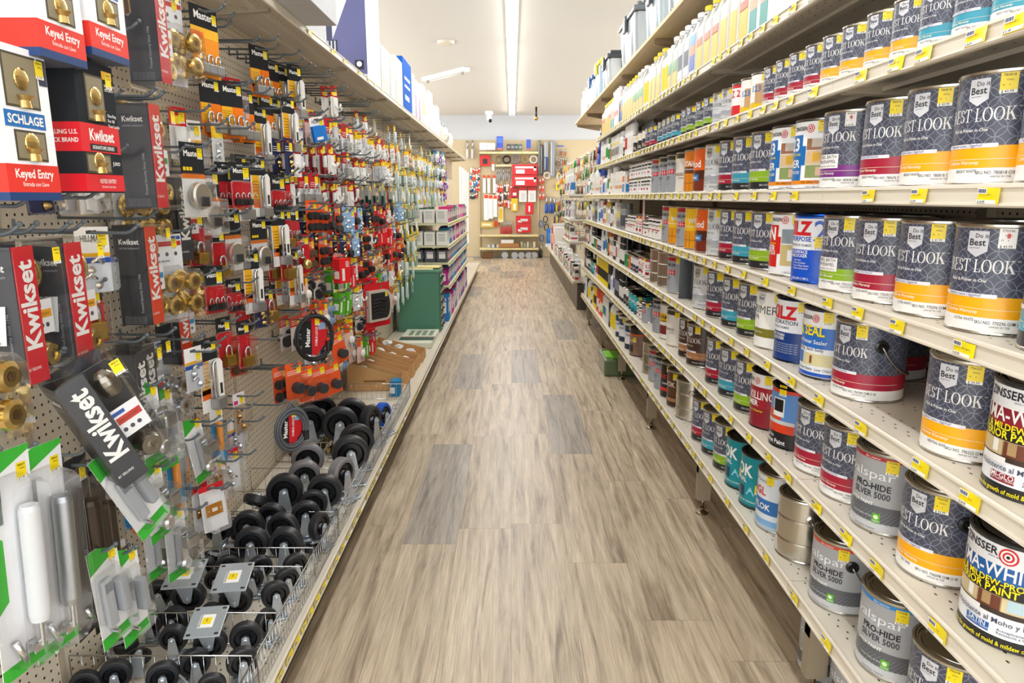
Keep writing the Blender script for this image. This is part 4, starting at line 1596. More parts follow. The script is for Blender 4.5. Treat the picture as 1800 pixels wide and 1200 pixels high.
mk_spray('b', '#e8e8ea', '#2c62b8', '#2455a8', 'white spray can with blue label and cap')
mk_spray('y', '#e8e4d2', '#ecc81c', '#ecc81c', 'white spray can with yellow label and cap')
mk_spray('s', '#8f9399', '#4a4e55', '#77797d', 'grey metallic spray can with grey cap')
mk_jug('y', '#d4d4ce', [(.04, .5, '#e6be00')], YL, 'white jug with yellow lower label and yellow cap')
mk_jug('yr', '#d4d4ce', [(.04, .42, '#e6be00'), (.40, .52, '#e2603a')], YL, 'white jug with yellow label, orange band and yellow cap')
mk_jug('yg', '#d4d4ce', [(.04, .32, '#e6be00'), (.30, .5, '#4aa04a')], '#f2f2ee', 'white jug with yellow and green label')
mk_jug('b', '#d2d4d8', [(.1, .34, '#2456b4'), (.34, .5, '#e2803a'), (.5, .66, '#3f9bd8')], '#f4f5f7', 'white handled jug with blue and orange label')
mk_jug('s', '#d2d4d8', [(.1, .6, '#dfe3ea'), (.24, .5, '#7f8a9c')], '#f4f5f7', 'white handled jug with grey label')
mk_jug('te', '#f3f4f4', [(.05, .28, '#2f9a94'), (.28, .52, '#d8a680')], '#f2f2f0', 'white flat jug with teal and peach label', .1, .15, .30)
mk_jug('r', '#f6f6f6', [(.3, .42, '#d8382e'), (.1, .2, '#e8e8ec')], '#f6f6f6', 'white jug with a red block on the label', .1, .15, .30)
mk_bottle('y', '#f5f4ee', YL, '#f5f4ee', 'white round bottle with yellow label', .04, .25)
mk_bottle('o', '#e87a1a', '#55585f', '#e8e6e0', 'orange round bottle with grey label', .045, .26)
mk_bottle('w', '#f2f2ef', '#c9ced6', '#f2f2ef', 'white squeeze bottle with grey label', .028, .17)
mk_bottle('b', '#e9edf2', '#3878c4', '#2c5fae', 'white squeeze bottle with blue label', .028, .17)
mk_bottle('g', '#2a8f52', '#eef2ea', '#f2f2ef', 'green squeeze bottle with white label', .028, .17)
mk_bottle('r', '#e4542a', '#f4eee8', '#f2f2ef', 'red squeeze bottle with white label', .028, .17)
mk_box('bag', ('#f0801c', [(.1, .5, .1, .9, '#f6c21c'), (.55, .9, .15, .85, '#c43a1c')]), 'orange boxed compound with yellow panel', .13, .12, .27, 'box')
mk_box('bag:y', ('#f3b41e', [(.1, .5, .1, .9, '#ef7f1a'), (.6, .85, .1, .9, '#f7e9b0')]), 'yellow boxed compound with orange panel', .15, .12, .27, 'box')
mk_box('tin:w', ('#eceae4', [(.1, .3, .1, .9, '#c2343c'), (.6, .85, .1, .9, '#3a3d46')]), 'white rectangular tin with red bar', .09, .06, .17, 'tin')
mk_box('tin:g', ('#9aa0a6', [(.1, .35, .1, .9, '#33363c'), (.5, .8, .1, .9, '#e8d21c')]), 'grey rectangular tin with yellow label', .09, .06, .17, 'tin')
mk_box('carton:g', ('#d5d6d4', [(.2, .5, .1, .9, '#5a5d60'), (.62, .72, .1, .9, '#e8d21c')]), 'pale grey carton with dark lettering block', .06, .11, .19, 'carton')
mk_box('carton:w', ('#f1f0ec', [(.25, .4, .1, .9, '#d8902a'), (.5, .62, .1, .9, '#e6e3da')]), 'white carton with orange bar', .055, .11, .17, 'carton')
mk_box('carton:b', ('#f1f0ec', [(.1, .45, .1, .9, '#2f7fc4'), (.55, .8, .2, .9, '#e87a2a')]), 'white carton with blue and orange panels', .06, .1, .16, 'carton')
mk_box('tub:w', ('#f2f2f0', [(.3, .6, .1, .9, '#c2343c')]), 'white tub with red bar', .09, .09, .07, 'tub')


def run(sh, y0, y1, seq, rows=1, stack=1, jit=.3, xo=0.0, xs=RX, zz=None, sn=None):
    """fill a stretch of shelf with rows of goods; seq is a list of (kind, how many)"""
    y = y0
    sn = sn or RN[sh]
    dmax = max((PK.get(n) or KINDS[n]).get('d', 2 * (PK.get(n) or KINDS[n])['R']) for n, _ in seq)
    z = (H + RZ[sh] if zz is None else zz) - .0012
    while y < y1:
        for nm, cnt in seq:
            for _ in range(cnt):
                K = PK.get(nm) or KINDS[nm]
                wv = K.get('w', 2 * K['R'] + .004 + (.022 if K.get('bail') else 0))
                dv = K.get('d', 2 * K['R'])
                if y + wv > y1:
                    return y
                for r in range(rows):
                    for s in range(stack):
                        x = xs + .014 + xo + dv / 2 + r * (dmax + .008)
                        a = (x + random.uniform(0, .003), y + wv / 2, z + s * (K['H'] + .0005))
                        ex = ('behind the front row' if r else '') if s == 0 else ('on top of another' if r == 0 else 'on top in the rear row')
                        if nm in PK:
                            put(nm, *a, 0 if 'jug' not in nm else 0, sn, ex)
                        else:
                            put_can(nm, a[0], a[1], a[2], random.uniform(-jit, jit), sn, ex)
                y += wv + .003
    return y


# the jug shelf, near to far
C_ = 'caulk_cartridge:'
run(1, 1.5, 2.05, [('bag:y', 1), ('bag', 1), ('bag', 1)], rows=1)
run(1, 2.07, 6.66, [('bottle:o', 1), ('jug:r', 2), ('jug:te', 2), ('jug:yr', 1), ('jug:y', 2), ('jug:yr', 3), ('jug:b', 1), ('jug:s', 2), ('jug:yg', 2), ('bottle:y', 2), ('jug:y', 3), ('bottle:y', 2), ('jug:yg', 3), ('jug:y', 4), ('jug:b', 1)])
run(2, ENDY[2] + .01, 6.66, [(C_ + 'w', 4), (C_ + 'wr', 2), ('qbw', 1), ('spray_can:w', 2), ('carton:g', 7), ('spray_can:o', 1), ('spray_can:g', 2), (C_ + 'wg', 3), ('carton:w', 3)], rows=2)
run(3, ENDY[3] + .01, 5.1, [('pwh', 8)], rows=1, stack=2)
run(3, 5.16, 7.88, [('carton:b', 2), ('carton:w', 6), (C_ + 'w', 3), ('carton:w', 2), ('bottle:g', 1), ('bottle:r', 1), (C_ + 'wg', 2), ('bottle:w', 3), ('bottle:b', 2), ('bottle:r', 1)], rows=1)
_y = run(4, ENDY[4] + .01, 5.2, [('qwh', 3), ('pwh', 2), ('qkz', 2)], rows=1)
run(4, _y + .01, 7.88, [('spray_can:s', 3), ('tin:g', 2), ('spray_can:w', 2), ('tin:w', 1), ('spray_can:k', 2), ('bottle:w', 3), ('spray_can:y', 1), ('tin:w', 2), ('spray_can:r', 1), (C_ + 'wb', 3), ('bottle:b', 2), (C_ + 'w', 2)], rows=1)
_y = run(5, ENDY[5] + .01, ENDY[5] + .62, [('bare', 1), ('qkz', 3)], rows=1)
run(5, _y + .01, 7.88, [('pnv', 3), ('por', 1), ('pgn', 2), ('spray_can:k', 3), ('spray_can:w', 2), ('spray_can:r', 1), ('spray_can:k', 2), ('tin:w', 2), ('spray_can:o', 2), ('spray_can:g', 1), (C_ + 'wb', 2), ('spray_can:b', 2), ('spray_can:w', 2)], rows=2)
run(6, ENDY[6] + .01, 7.88, [('pwh', 2), ('qte', 3), ('qbw', 2), ('spray_can:k', 3), (C_ + 'k', 4), (C_ + 'p', 2), ('bottle:w', 2), (C_ + 'k', 3), (C_ + 'y', 14), (C_ + 'wr', 2)], rows=2)
run(7, ENDY[7] + .01, 7.88, [('navy', 1), ('bottle:y', 3), (C_ + 'k', 2), (C_ + 'w', 3), (C_ + 'wb', 2), (C_ + 'wg', 2), (C_ + 'or', 4), ('bottle:r', 2), (C_ + 'or', 3), (C_ + 'y', 4), ('spray_can:y', 2)], rows=2)
# end bay and far low shelves
for i, (z, sq) in enumerate(((.03, [(C_ + 'wb', 2), ('bottle:b', 1), (C_ + 'w', 2), ('bottle:r', 1), (C_ + 'wr', 2)]), (-.245, [('spray_can:w', 1), ('spray_can:r', 1), ('bottle:b', 2), ('tin:w', 1), ('spray_can:b', 1)]), (-.49, [('tub:w', 1), ('tin:w', 1), ('tin:g', 1), ('tub:w', 1)]))):
    run(0, 7.96, 8.92, sq, xs=.645, zz=H + z, sn='end bay, ' + nth(i + 1) + ' level')
run(0, 9.05, 13.5, [('tin:w', 2), ('spray_can:k', 2), ('carton:g', 3), (C_ + 'k', 3), ('jug:r', 1), ('spray_can:w', 3), ('carton:b', 2), ('spray_can:r', 1), ('jug:s', 1)], zz=H + RZ[7], sn='far low shelf')


# ---- storage totes on the plywood
def tote(y, wv, dv, hv, body, lidc, latch, label, rot=0, z=None, clear=True):
    mb = MB()
    t = .04
    bm = bmesh.new()
    bmesh.ops.create_cube(bm, size=1)
    for q in bm.verts:
        k = 1 if q.co.z > 0 else .86
        q.co = Vector((q.co.x * (dv - .03) * k, q.co.y * (wv - .03) * k, (q.co.z + .5) * (hv - .05)))
    bmesh.ops.bevel(bm, geom=bm.edges[:], offset=.02, segments=2, affect='EDGES')
    mb.bm(bm, body, 'plastic')
    for sy in (-1, 1):
        mb.box(-dv / 2 + .02, -dv / 2 + .03, sy * wv * .25 - .01, sy * wv * .25 + .01, .05, hv - .08, body, 'plastic')
    o = mb.build('storage_tote', loc=(RX + .012 + dv / 2 + .01, y, (H + .906) if z is None else z), rot=(0, 0, rot))
    tag(o, label, 'storage tote')
    m = MB()
    m.bbox(-dv / 2, dv / 2, -wv / 2, wv / 2, hv - .065, hv - .03, lidc, 'plastic', .012)
    m.bbox(-dv / 2 + .03, dv / 2 - .03, -wv / 2 + .03, wv / 2 - .03, hv - .03, hv, lidc, 'plastic', .01)
    m.build('lid', o)
    for sy in (-1, 1):
        m = MB()
        m.bbox(-.045, .045, sy * wv / 2 - .012, sy * wv / 2 + .012, hv - .15, hv - .03, latch, 'plastic', .006)
        m.build('latch', o)
    m = MB()
    m.bbox(-dv / 2 - .01, -dv / 2 + .012, -.05, .05, hv - .14, hv - .03, latch, 'plastic', .006)
    m.build('latch', o)
    return o


CLR, GRY, DG = '#b9c0c4', '#6f747a', '#3d4147'
tote(3.20, .52, .36, .36, CLR, GRY, DG, 'clear storage tote with grey lid, nearest one on the plywood shelf')
tote(3.86, .56, .36, .42, CLR, DG, DG, 'tall clear storage tote with dark lid, second along the plywood shelf')
tote(4.50, .50, .36, .36, '#c9d6dc', GRY, DG, 'bluish storage tote with grey lid in middle of plywood shelf')
tote(5.42, .72, .38, .40, CLR, GRY, DG, 'wide clear storage tote with domed grey lid beyond a gap')
tote(6.62, .50, .34, .34, '#c4c9cc', DG, DG, 'grey tote with white side label farther along the plywood shelf')
tote(7.22, .42, .34, .40, '#bccfe0', YL, YL, 'pale blue tote with yellow lid and latches near shelf end')
tote(7.78, .42, .34, .36, '#e4e9ec', '#2f5f9e', '#2f5f9e', 'whitish tote with blue lid near the far plywood end')
run(0, 8.1, 8.6, [('bottle:w', 2), ('jug:r', 1), ('bottle:r', 1)], zz=H + .906, sn='plywood top shelf')

# dark flexible shelf divider and two pale sign posts
mb = MB()
pts = [(0, 0), (.06, -.008), (.12, -.022), (.19, -.026), (.26, -.02)]
for (a, b2), (c, d) in zip(pts, pts[1:]):
    mb.prism([(a, b2), (c, d), (c, d + .0025), (a, b2 + .0025)], 0, .235, '#3a3d42', 'plastic', 'z')
o = mb.build('shelf_divider', loc=(RX + .02, 3.40, H + RZ[5]))
tag(o, 'dark grey curved plastic divider standing on the third shelf down', 'divider')
for u, sh in ((1127, 3), (1082, 3)):
    y = (RX * F / (u - 900) + RZ[sh] * SP) / CP
    mb = MB()
    mb.box(-.004, .004, -.011, .011, -.26, -.036, '#d9d5cc', 'paintmetal')
    mb.box(-.006, -.004, -.007, .007, -.25, -.05, '#c33', 'print') if u == 1127 else None
    o = mb.build('sign_holder', loc=(RX + .02, y, H + RZ[sh]))
    tag(o, 'pale vertical sign holder under the eye-level shelf, ' + ('nearer' if u == 1127 else 'farther') + ' one', 'sign holder')
# ================================================================ hanging goods on the left run
GOLD, STEEL, CHR = '#dcc07c', '#b9bcc0', '#d3d6da'
HK = '#5d656a'


def hook_mesh(L, r=.0037):
    mb = MB()
    mb.tube([(0, 0, 0), (L - .03, 0, -.002), (L - .018, 0, .002), (L, 0, .016)], r, 6, HK, 'paintmetal')
    mb.sphere((L, 0, .016), r * 1.5, 8, HK, 'paintmetal')
    mb.tube([(0, 0, 0), (.004, 0, .006), (.004, 0, .03)], r * .9, 5, HK, 'paintmetal')
    return mb.mesh('peg_hook')


HOOKS = [hook_mesh(.20), hook_mesh(.25), hook_mesh(.29)]
HOOK_N = [0]
HKSEQ = {}


def add_hook(y, z, i=1, x=LP, rown='', label=None):
    HKSEQ.setdefault(rown, []).append((y, z, x + .001, i))


def shell(mb, x0, x1, y0, y1, z0, z1, r=.012, k=.004):
    """thin clear blister: chamfered box standing a little off its contents, open at the back"""
    o = [(y0, z0 + r), (y0 + r, z0), (y1 - r, z0), (y1, z0 + r), (y1, z1 - r), (y1 - r, z1), (y0 + r, z1), (y0, z1 - r)]
    i = [(a + (k if a < (y0 + y1) / 2 else -k), b2 + (k if b2 < (z0 + z1) / 2 else -k)) for a, b2 in o]
    vs = [(x0, a, b2) for a, b2 in o] + [(x1, a, b2) for a, b2 in i]
    fs = [tuple(range(8, 16))] + [(q, (q + 1) % 8, 8 + (q + 1) % 8, 8 + q) for q in range(8)]
    mb.add(vs, fs, '#ffffff', 'clear')
    # moulded flange around the bubble
    f = [(a + (-.004 if a < (y0 + y1) / 2 else .004), b2 + (-.004 if b2 < (z0 + z1) / 2 else .004)) for a, b2 in o]
    vs = [(x0, a, b2) for a, b2 in o] + [(x0, a, b2) for a, b2 in f]
    mb.add(vs, [(q, (q + 1) % 8, 8 + (q + 1) % 8, 8 + q) for q in range(8)], '#ffffff', 'clear')
    # glossy moulded edge bead
    mb.tube([(x1, a, b2) for a, b2 in i], .0007, 4, '#eef1f4', 'clear', closed=True)


def text_x(mb, txt, x, y, z, h, col, **kw):
    """lettering on a face looking towards +x, reading towards +y"""
    lettering(mb, txt, plane_map((x, y, z), (0, 1, 0), (0, 0, 1)), h, col, **kw)


def text_side(mb, txt, y, x, z, h, col, **kw):
    """lettering on a face looking towards -y, reading towards +x"""
    lettering(mb, txt, plane_map((x, y, z), (1, 0, 0), (0, 0, 1)), h, col, **kw)


def text_up(mb, txt, x, y, z, h, col, **kw):
    """lettering on a +x face reading upwards"""
    lettering(mb, txt, plane_map((x, y, z), (0, 0, 1), (0, -1, 0)), h, col, **kw)


def knob(mb, c, col=GOLD, k=1.0, mat='metal', axis='x', key=True):
    prf = [(0, 0), (.032 * k, 0), (.032 * k, .004 * k), (.026 * k, .008 * k), (.013 * k, .011 * k), (.011 * k, .02 * k), (.014 * k, .026 * k), (.023 * k, .033 * k), (.027 * k, .043 * k), (.025 * k, .054 * k), (.017 * k, .058 * k), (.009 * k, .058 * k)]
    mb.lathe(prf + [(.009 * k, .056 * k), (0, .056 * k)], 28, col, mat, axis, c)
    if key:
        mb.lathe([(.008 * k, .0575 * k), (.008 * k, .0585 * k), (0, .0585 * k)], 12, '#c9a27a', mat, axis, c)
        mb.box(c[0] + .0586 * k, c[0] + .0592 * k, c[1] - .0006, c[1] + .0006, c[2] - .005 * k, c[2] + .005 * k, '#3a2a1a')


def cyl_lock(mb, c, col=GOLD, k=1.0):
    mb.lathe([(0, 0), (.028 * k, 0), (.030 * k, .003), (.026 * k, .02 * k), (.022 * k, .03 * k), (.021 * k, .032 * k), (.012 * k, .032 * k), (.012 * k, .030 * k), (.009 * k, .030 * k), (0, .031 * k)], 28, col, 'metal', 'x', c)
    mb.box(c[0] + .031 * k, c[0] + .032 * k, c[1] - .0007, c[1] + .0007, c[2] - .006 * k, c[2] + .006 * k, '#3a2a1a')


def price_st(wv=.02, hv=.03, txt=True):
    mb = MB()
    mb.box(0, .0006, -wv / 2, wv / 2, -hv / 2, hv / 2, '#f7dc1e')
    mb.box(.0006, .0009, -wv / 2, wv / 2, -hv / 2, -hv * .34, '#fbfbf3')
    if txt:
        text_x(mb, '780818', .0011, -wv * .42, hv * .3, .0035, '#3b3720', bold=.01)
        text_x(mb, 'WALL', .0011, -wv * .2, hv * .1, .003, '#3b3720')
        text_x(mb, '$ 7.99', .0011, -wv * .42, -hv * .47, .0038, '#2b2b40', bold=.02)
    return mb.mesh('price_sticker')


ST_N, ST_F = price_st(), price_st(txt=False)
BC = MB()
BC.box(0, .0006, -.018, .018, -.034, .034, '#f4f4f2')
BC.box(.0006, .0009, -.015, .0, .012, .03, '#f7dc1e')
text_up(BC, '43947', .0012, -.004, .013, .006, '#3b3720', bold=.03)
for _i in range(14):
    BC.box(.0006, .001, -.013, .004, -.026 + _i * .0022, -.0249 + _i * .0022 + (_i % 3) * .0004, '#2a2a2a')
text_x(BC, 'SCEPTRE', .0011, -.013, -.032, .004, '#444')
BARCODE = BC.mesh('barcode_sticker')

HG = {}


def hang_kind(nm, mb, parts, w_, h_, d_, top, cat, desc, st=None, obj=None, sticker_me=None):
    """parts: list of (name, MB). top: height of the package above its hang hole"""
    HG[nm] = dict(me=mb.mesh(obj or 'carded_' + cat.replace(' ', '_')), nm=obj or 'carded_' + cat.replace(' ', '_'), parts=[(p[0], p[1].mesh(p[0])) for p in parts], w=w_, h=h_, d=d_, top=top, cat=cat, desc=desc, st=st)


def hang(nm, x, y, z, rz=0.0, rx=0.0, ry=0.0, near=False, label=None, group=None, sc=None):
    K = HG[nm]
    o = place(K['nm'], K['me'], loc=(x, y, z), rot=(rx, ry, rz))
    if sc:
        o.scale = (1, sc, sc)
    for pn, pm in K['parts']:
        if pn == 'blister_shell' and y > 3.0:
            continue
        place(pn, pm, o)
    if K['st']:
        place('price_sticker', ST_N if near else ST_F, o, loc=K['st'])
    if label:
        tag(o, label, K['cat'], group)
    return o


# ---- locksets in clear clamshells (dark side panel, coloured strip on the front)
def clam(nm, strip, desc, metal=GOLD, side='#474a52', w_=.135, h_=.262, d_=.085, band='#e9a62a', style='lever'):
    mb = MB()
    t, b_ = -.012, -.012 - h_
    y0, y1 = -w_ / 2, w_ / 2
    mb.box(.003, .004, y0 + .006, y1 - .006, b_ + .006, t - .004, side)
    mb.box(.004, d_ - .004, y0 + .006, y0 + .007, b_ + .01, t - .008, side)
    ys = y0 + .006 + .056
    mb.box(d_ - .005, d_ - .004, y0 + .006, ys, b_ + .01, t - .008, strip)
    text_up(mb, 'Kwikset', d_ - .0035, y0 + .052, b_ + .07, .038, WH, width=.16, bold=.06)
    text_x(mb, '#1 SELLING', d_ - .0035, y0 + .009, b_ + .035, .005, WH, bold=.02, squeeze=.9)
    text_side(mb, 'Kwikset', y0 + .0045, .016, t - .05, .0125, WH, width=.05, bold=.05)
    text_side(mb, 'LIFETIME WARRANTY', y0 + .0045, .016, t - .062, .004, '#b9bcc4', squeeze=.9)
    lettering(mb, 'Trusted Security Since 1946', plane_map((.062, y0 + .0045, b_ + .04), (0, 0, 1), (-1, 0, 0)), .006, '#b9bcc4')
    for i in range(5):
        text_side(mb, 'Kwikset lock, strike, screws and keys', y0 + .0045, .012, b_ + .03 - i * .004, .0025, '#9a9da6')
    # white tag between the two gold pieces
    yc = (ys + y1) / 2 - .002
    mb.box(.06, .061, ys + .002, y1 - .012, b_ + .088, b_ + .152, '#f2f2f4')
    mb.box(.061, .0614, ys + .004, ys + .030, b_ + .138, b_ + .146, '#2a56a8')
    mb.box(.061, .0614, ys + .006, y1 - .016, b_ + .118, b_ + .133, band)
    text_x(mb, 'SINGLE CYLINDER', .0617, ys + .008, b_ + .123, .0045, '#5a4410', squeeze=.8)
    for i in range(3):
        mb.lathe([(.0045, .061), (.0045, .0618), (0, .0618)], 12, '#4a4d56', 'print', 'x', (0, ys + .012 + i * .015, b_ + .104))
    k1 = MB()
    if style == 'lever':
        k1.sphere((.045, yc, b_ + .2), .024, 20, metal, 'metal', (.8, 1.0, 1.35))
        k1.lathe([(.02, .01), (.018, .03)], 16, metal, 'metal', 'x', (0, yc, b_ + .2))
    else:
        knob(k1, (.014, yc, b_ + .2), metal, .9)
    k2 = MB()
    cyl_lock(k2, (.04, yc, b_ + .048), metal, .95)
    sh = MB()
    shell(sh, .002, d_, y0, y1, b_, t)
    # hang tab with its slot
    for yy in ((y0 + .02, -.012), (.012, y1 - .02)):
        sh.add([(.003, yy[0], t), (.003, yy[1], t), (.003, yy[1], .012), (.003, yy[0], .012)], [(0, 1, 2, 3)], '#fff', 'clear')
    sh.add([(.003, -.012, .004), (.003, .012, .004), (.003, .012, .012), (.003, -.012, .012)], [(0, 1, 2, 3)], '#fff', 'clear')
    hang_kind(nm, mb, [('door_lever' if style == 'lever' else 'door_knob', k1), ('key_cylinder', k2), ('blister_shell', sh)], w_, h_, d_, .012, 'lockset', desc, (d_ + .001, y1 - .018, t - .03), 'clamshell_lockset')


clam('clam_red', '#cf2430', 'gold lockset in clear clamshell with red strip')
clam('clam_green', '#d3262f', 'gold lockset in clear clamshell with red strip and green band', band='#2f9a4c', style='knob')
clam('clam_org', '#de4324', 'lockset in clear clamshell with orange-red strip and blue band', band='#2f9fd8', side='#2d2f34')
clam('clam_dark', '#3a3c42', 'dark carded lockset in clear clamshell', side='#303238', band='#c73b34', metal='#8f8a80')


# ---- knob sets on a white card, knobs bulging out
def knobset(nm, top, metal, desc):
    mb = MB()
    w_, h_ = .15, .27
    y0, y1, t, b_ = -w_ / 2, w_ / 2, .012, .012 - h_
    mb.box(0, .0012, y0, y1, b_, -.012, '#eceef2')
    mb.box(.0012, .0018, y0 + .003, y1 - .003, -.045, -.032, top)
    mb.box(.0012, .0018, y1 - .05, y1 - .004, -.028, -.018, '#2a56a8')
    for i in range(4):
        mb.lathe([(.006, .0012), (.006, .002), (0, .002)], 12, '#55585f', 'print', 'x', (0, y0 + .022 + i * .034, -.068))
    text_x(mb, '#1 SELLING', .002, -.02, -.09, .006, '#55585f', bold=.02)
    text_x(mb, 'Entrada con Llave', .002, y0 + .01, -.1, .005, '#8a8d94')
    parts = []
    for i, zc in enumerate((-.145, -.208)):
        for j, yc in enumerate((-.032, .036)):
            k = MB()
            knob(k, (.006 + .012 * j, yc, zc), metal, 1.0)
            parts.append(('door_knob', k))
    sh = MB()
    shell(sh, .002, .078, y0 + .004, y1 - .002, b_ + .002, -.105, .02)
    parts.append(('blister_shell', sh))
    hang_kind(nm, mb, parts, w_, h_, .08, .012, 'door knob set', desc, (.0022, y1 - .03, -.04), 'carded_knob_set')


knobset('knob_gold', '#c8282e', GOLD, 'gold door knob set bulging from a white card')
knobset('knob_chrome', '#3f9a4c', CHR, 'chrome door knob set on a white and green card')


# ---- boxed locksets with window
def lockbox(nm, kindn):
    w_, h_, d_ = .132, .25, .10
    mb = MB()
    y0, y1, t, b_ = -w_ / 2, w_ / 2, 0, -h_
    if kindn == 'blue':
        body, cols = '#eff1f4', [(b_ + .014, b_ + .060, '#e2362c'), (b_, b_ + .014, '#1c3f75')]
        win = [(y0 + .03, y0 + .108, b_ + .066, b_ + .116), (y0 + .02, y0 + .105, -.098, -.012)]
    else:
        body, cols = '#24282d', [(b_ + .003, b_ + .036, '#dd2430'), (b_ + .078, b_ + .132, '#dd2430')]
        win = [(y0 + .008, y0 + .092, b_ + .038, b_ + .076), (y0 + .03, y0 + .092, b_ + .138, -.025)]
    mb.box(0, d_, y0, y1, b_, t, body, 'card')
    for z0, z1, c in cols:
        mb.box(-.0004, d_ + .0005, y0 - .0005, y1 + .0005, z0, z1, c)
    if kindn == 'blue':
        text_x(mb, 'Keyed Entry', d_ + .001, y0 + .018, b_ + .038, .014, WH, width=.098, bold=.05)
        text_x(mb, 'Entrada con Llave', d_ + .001, y0 + .034, b_ + .024, .007, WH, width=.066, bold=.01)
        mb.box(d_, d_ + .0008, y0 + .012, y0 + .112, -.130, -.104, '#1f6db5')
        text_x(mb, 'SCHLAGE', d_ + .0012, y0 + .018, -.124, .014, WH, width=.088, bold=.06)
        mb.box(d_, d_ + .001, y1 - .022, y1 - .002, -.055, -.012, '#24304c')
    else:
        text_x(mb, 'Kwikset', d_ + .001, y0 + .026, b_ + .101, .021, WH, width=.085, bold=.06)
        mb.box(d_ + .0005, d_ + .001, y0 + .026, y1 - .012, b_ + .081, b_ + .094, '#20242a')
        text_x(mb, 'SIGNATURE SERIES', d_ + .0014, y0 + .032, b_ + .0845, .0065, WH, width=.075, bold=.03)
        text_x(mb, 'KEYED ENTRY', d_ + .001, y0 + .045, b_ + .019, .008, WH, width=.058, bold=.03)
        text_x(mb, 'Entrada Con Llave', d_ + .001, y0 + .05, b_ + .010, .0045, WH)
        text_side(mb, '#1 SELLING U.S.', y0 - .0008, .02, b_ + .110, .008, WH, bold=.04, width=.075)
        text_side(mb, 'LOCK BRAND', y0 - .0008, .035, b_ + .095, .008, WH, bold=.04, width=.06)
        mb.box(d_, d_ + .0008, y1 - .04, y1 - .006, -.028, -.012, '#f2b21c')
        text_x(mb, 'SMARTKEY', d_ + .001, y1 - .036, -.042, .005, WH, bold=.03)
        text_x(mb, 'SECURITY', d_ + .001, y1 - .036, -.05, .005, WH, bold=.03)
        for i, tx in enumerate(('One Key', 'For All', 'Your Locks')):
            text_x(mb, tx, d_ + .001, y1 - .036, -.10 - i * .01, .006, WH, bold=.03)
        text_x(mb, 'JUNO', d_ + .001, y1 - .034, b_ + .055, .007, WH, bold=.03)
    parts = []
    for i, (a, b2, z0, z1) in enumerate(win):
        m = MB()
        m.box(d_ + .0002, d_ + .0009, a, b2, z0, z1, '#4a4436')
        m.box(d_ + .0009, d_ + .0013, a + .004, b2 - .004, z0 + .004, z1 - .004, '#8b8168')
        parts.append(('window', m))
        k = MB()
        k.sphere((d_ + .002, (a + b2) / 2, (z0 + z1) / 2 + .004), .019, 18, GOLD, 'metal', (.25, 1, .95))
        k.lathe([(.012, 0), (.010, .012), (.017, .02)], 16, GOLD, 'metal', 'z', (d_ + .001, (a + b2) / 2, z0 + .0))
        parts.append(('door_knob', k))
    hang_kind(nm, mb, parts, w_, h_, d_, 0, 'lockset box', {'blue': 'white lockset box with red keyed entry band and blue foot', 'blk': 'black lockset box with broad red bands'}[kindn], (d_ + .001, y1 - .02, -.03), 'lockset_box')


lockbox('box_blue', 'blue')
lockbox('box_blk', 'blk')


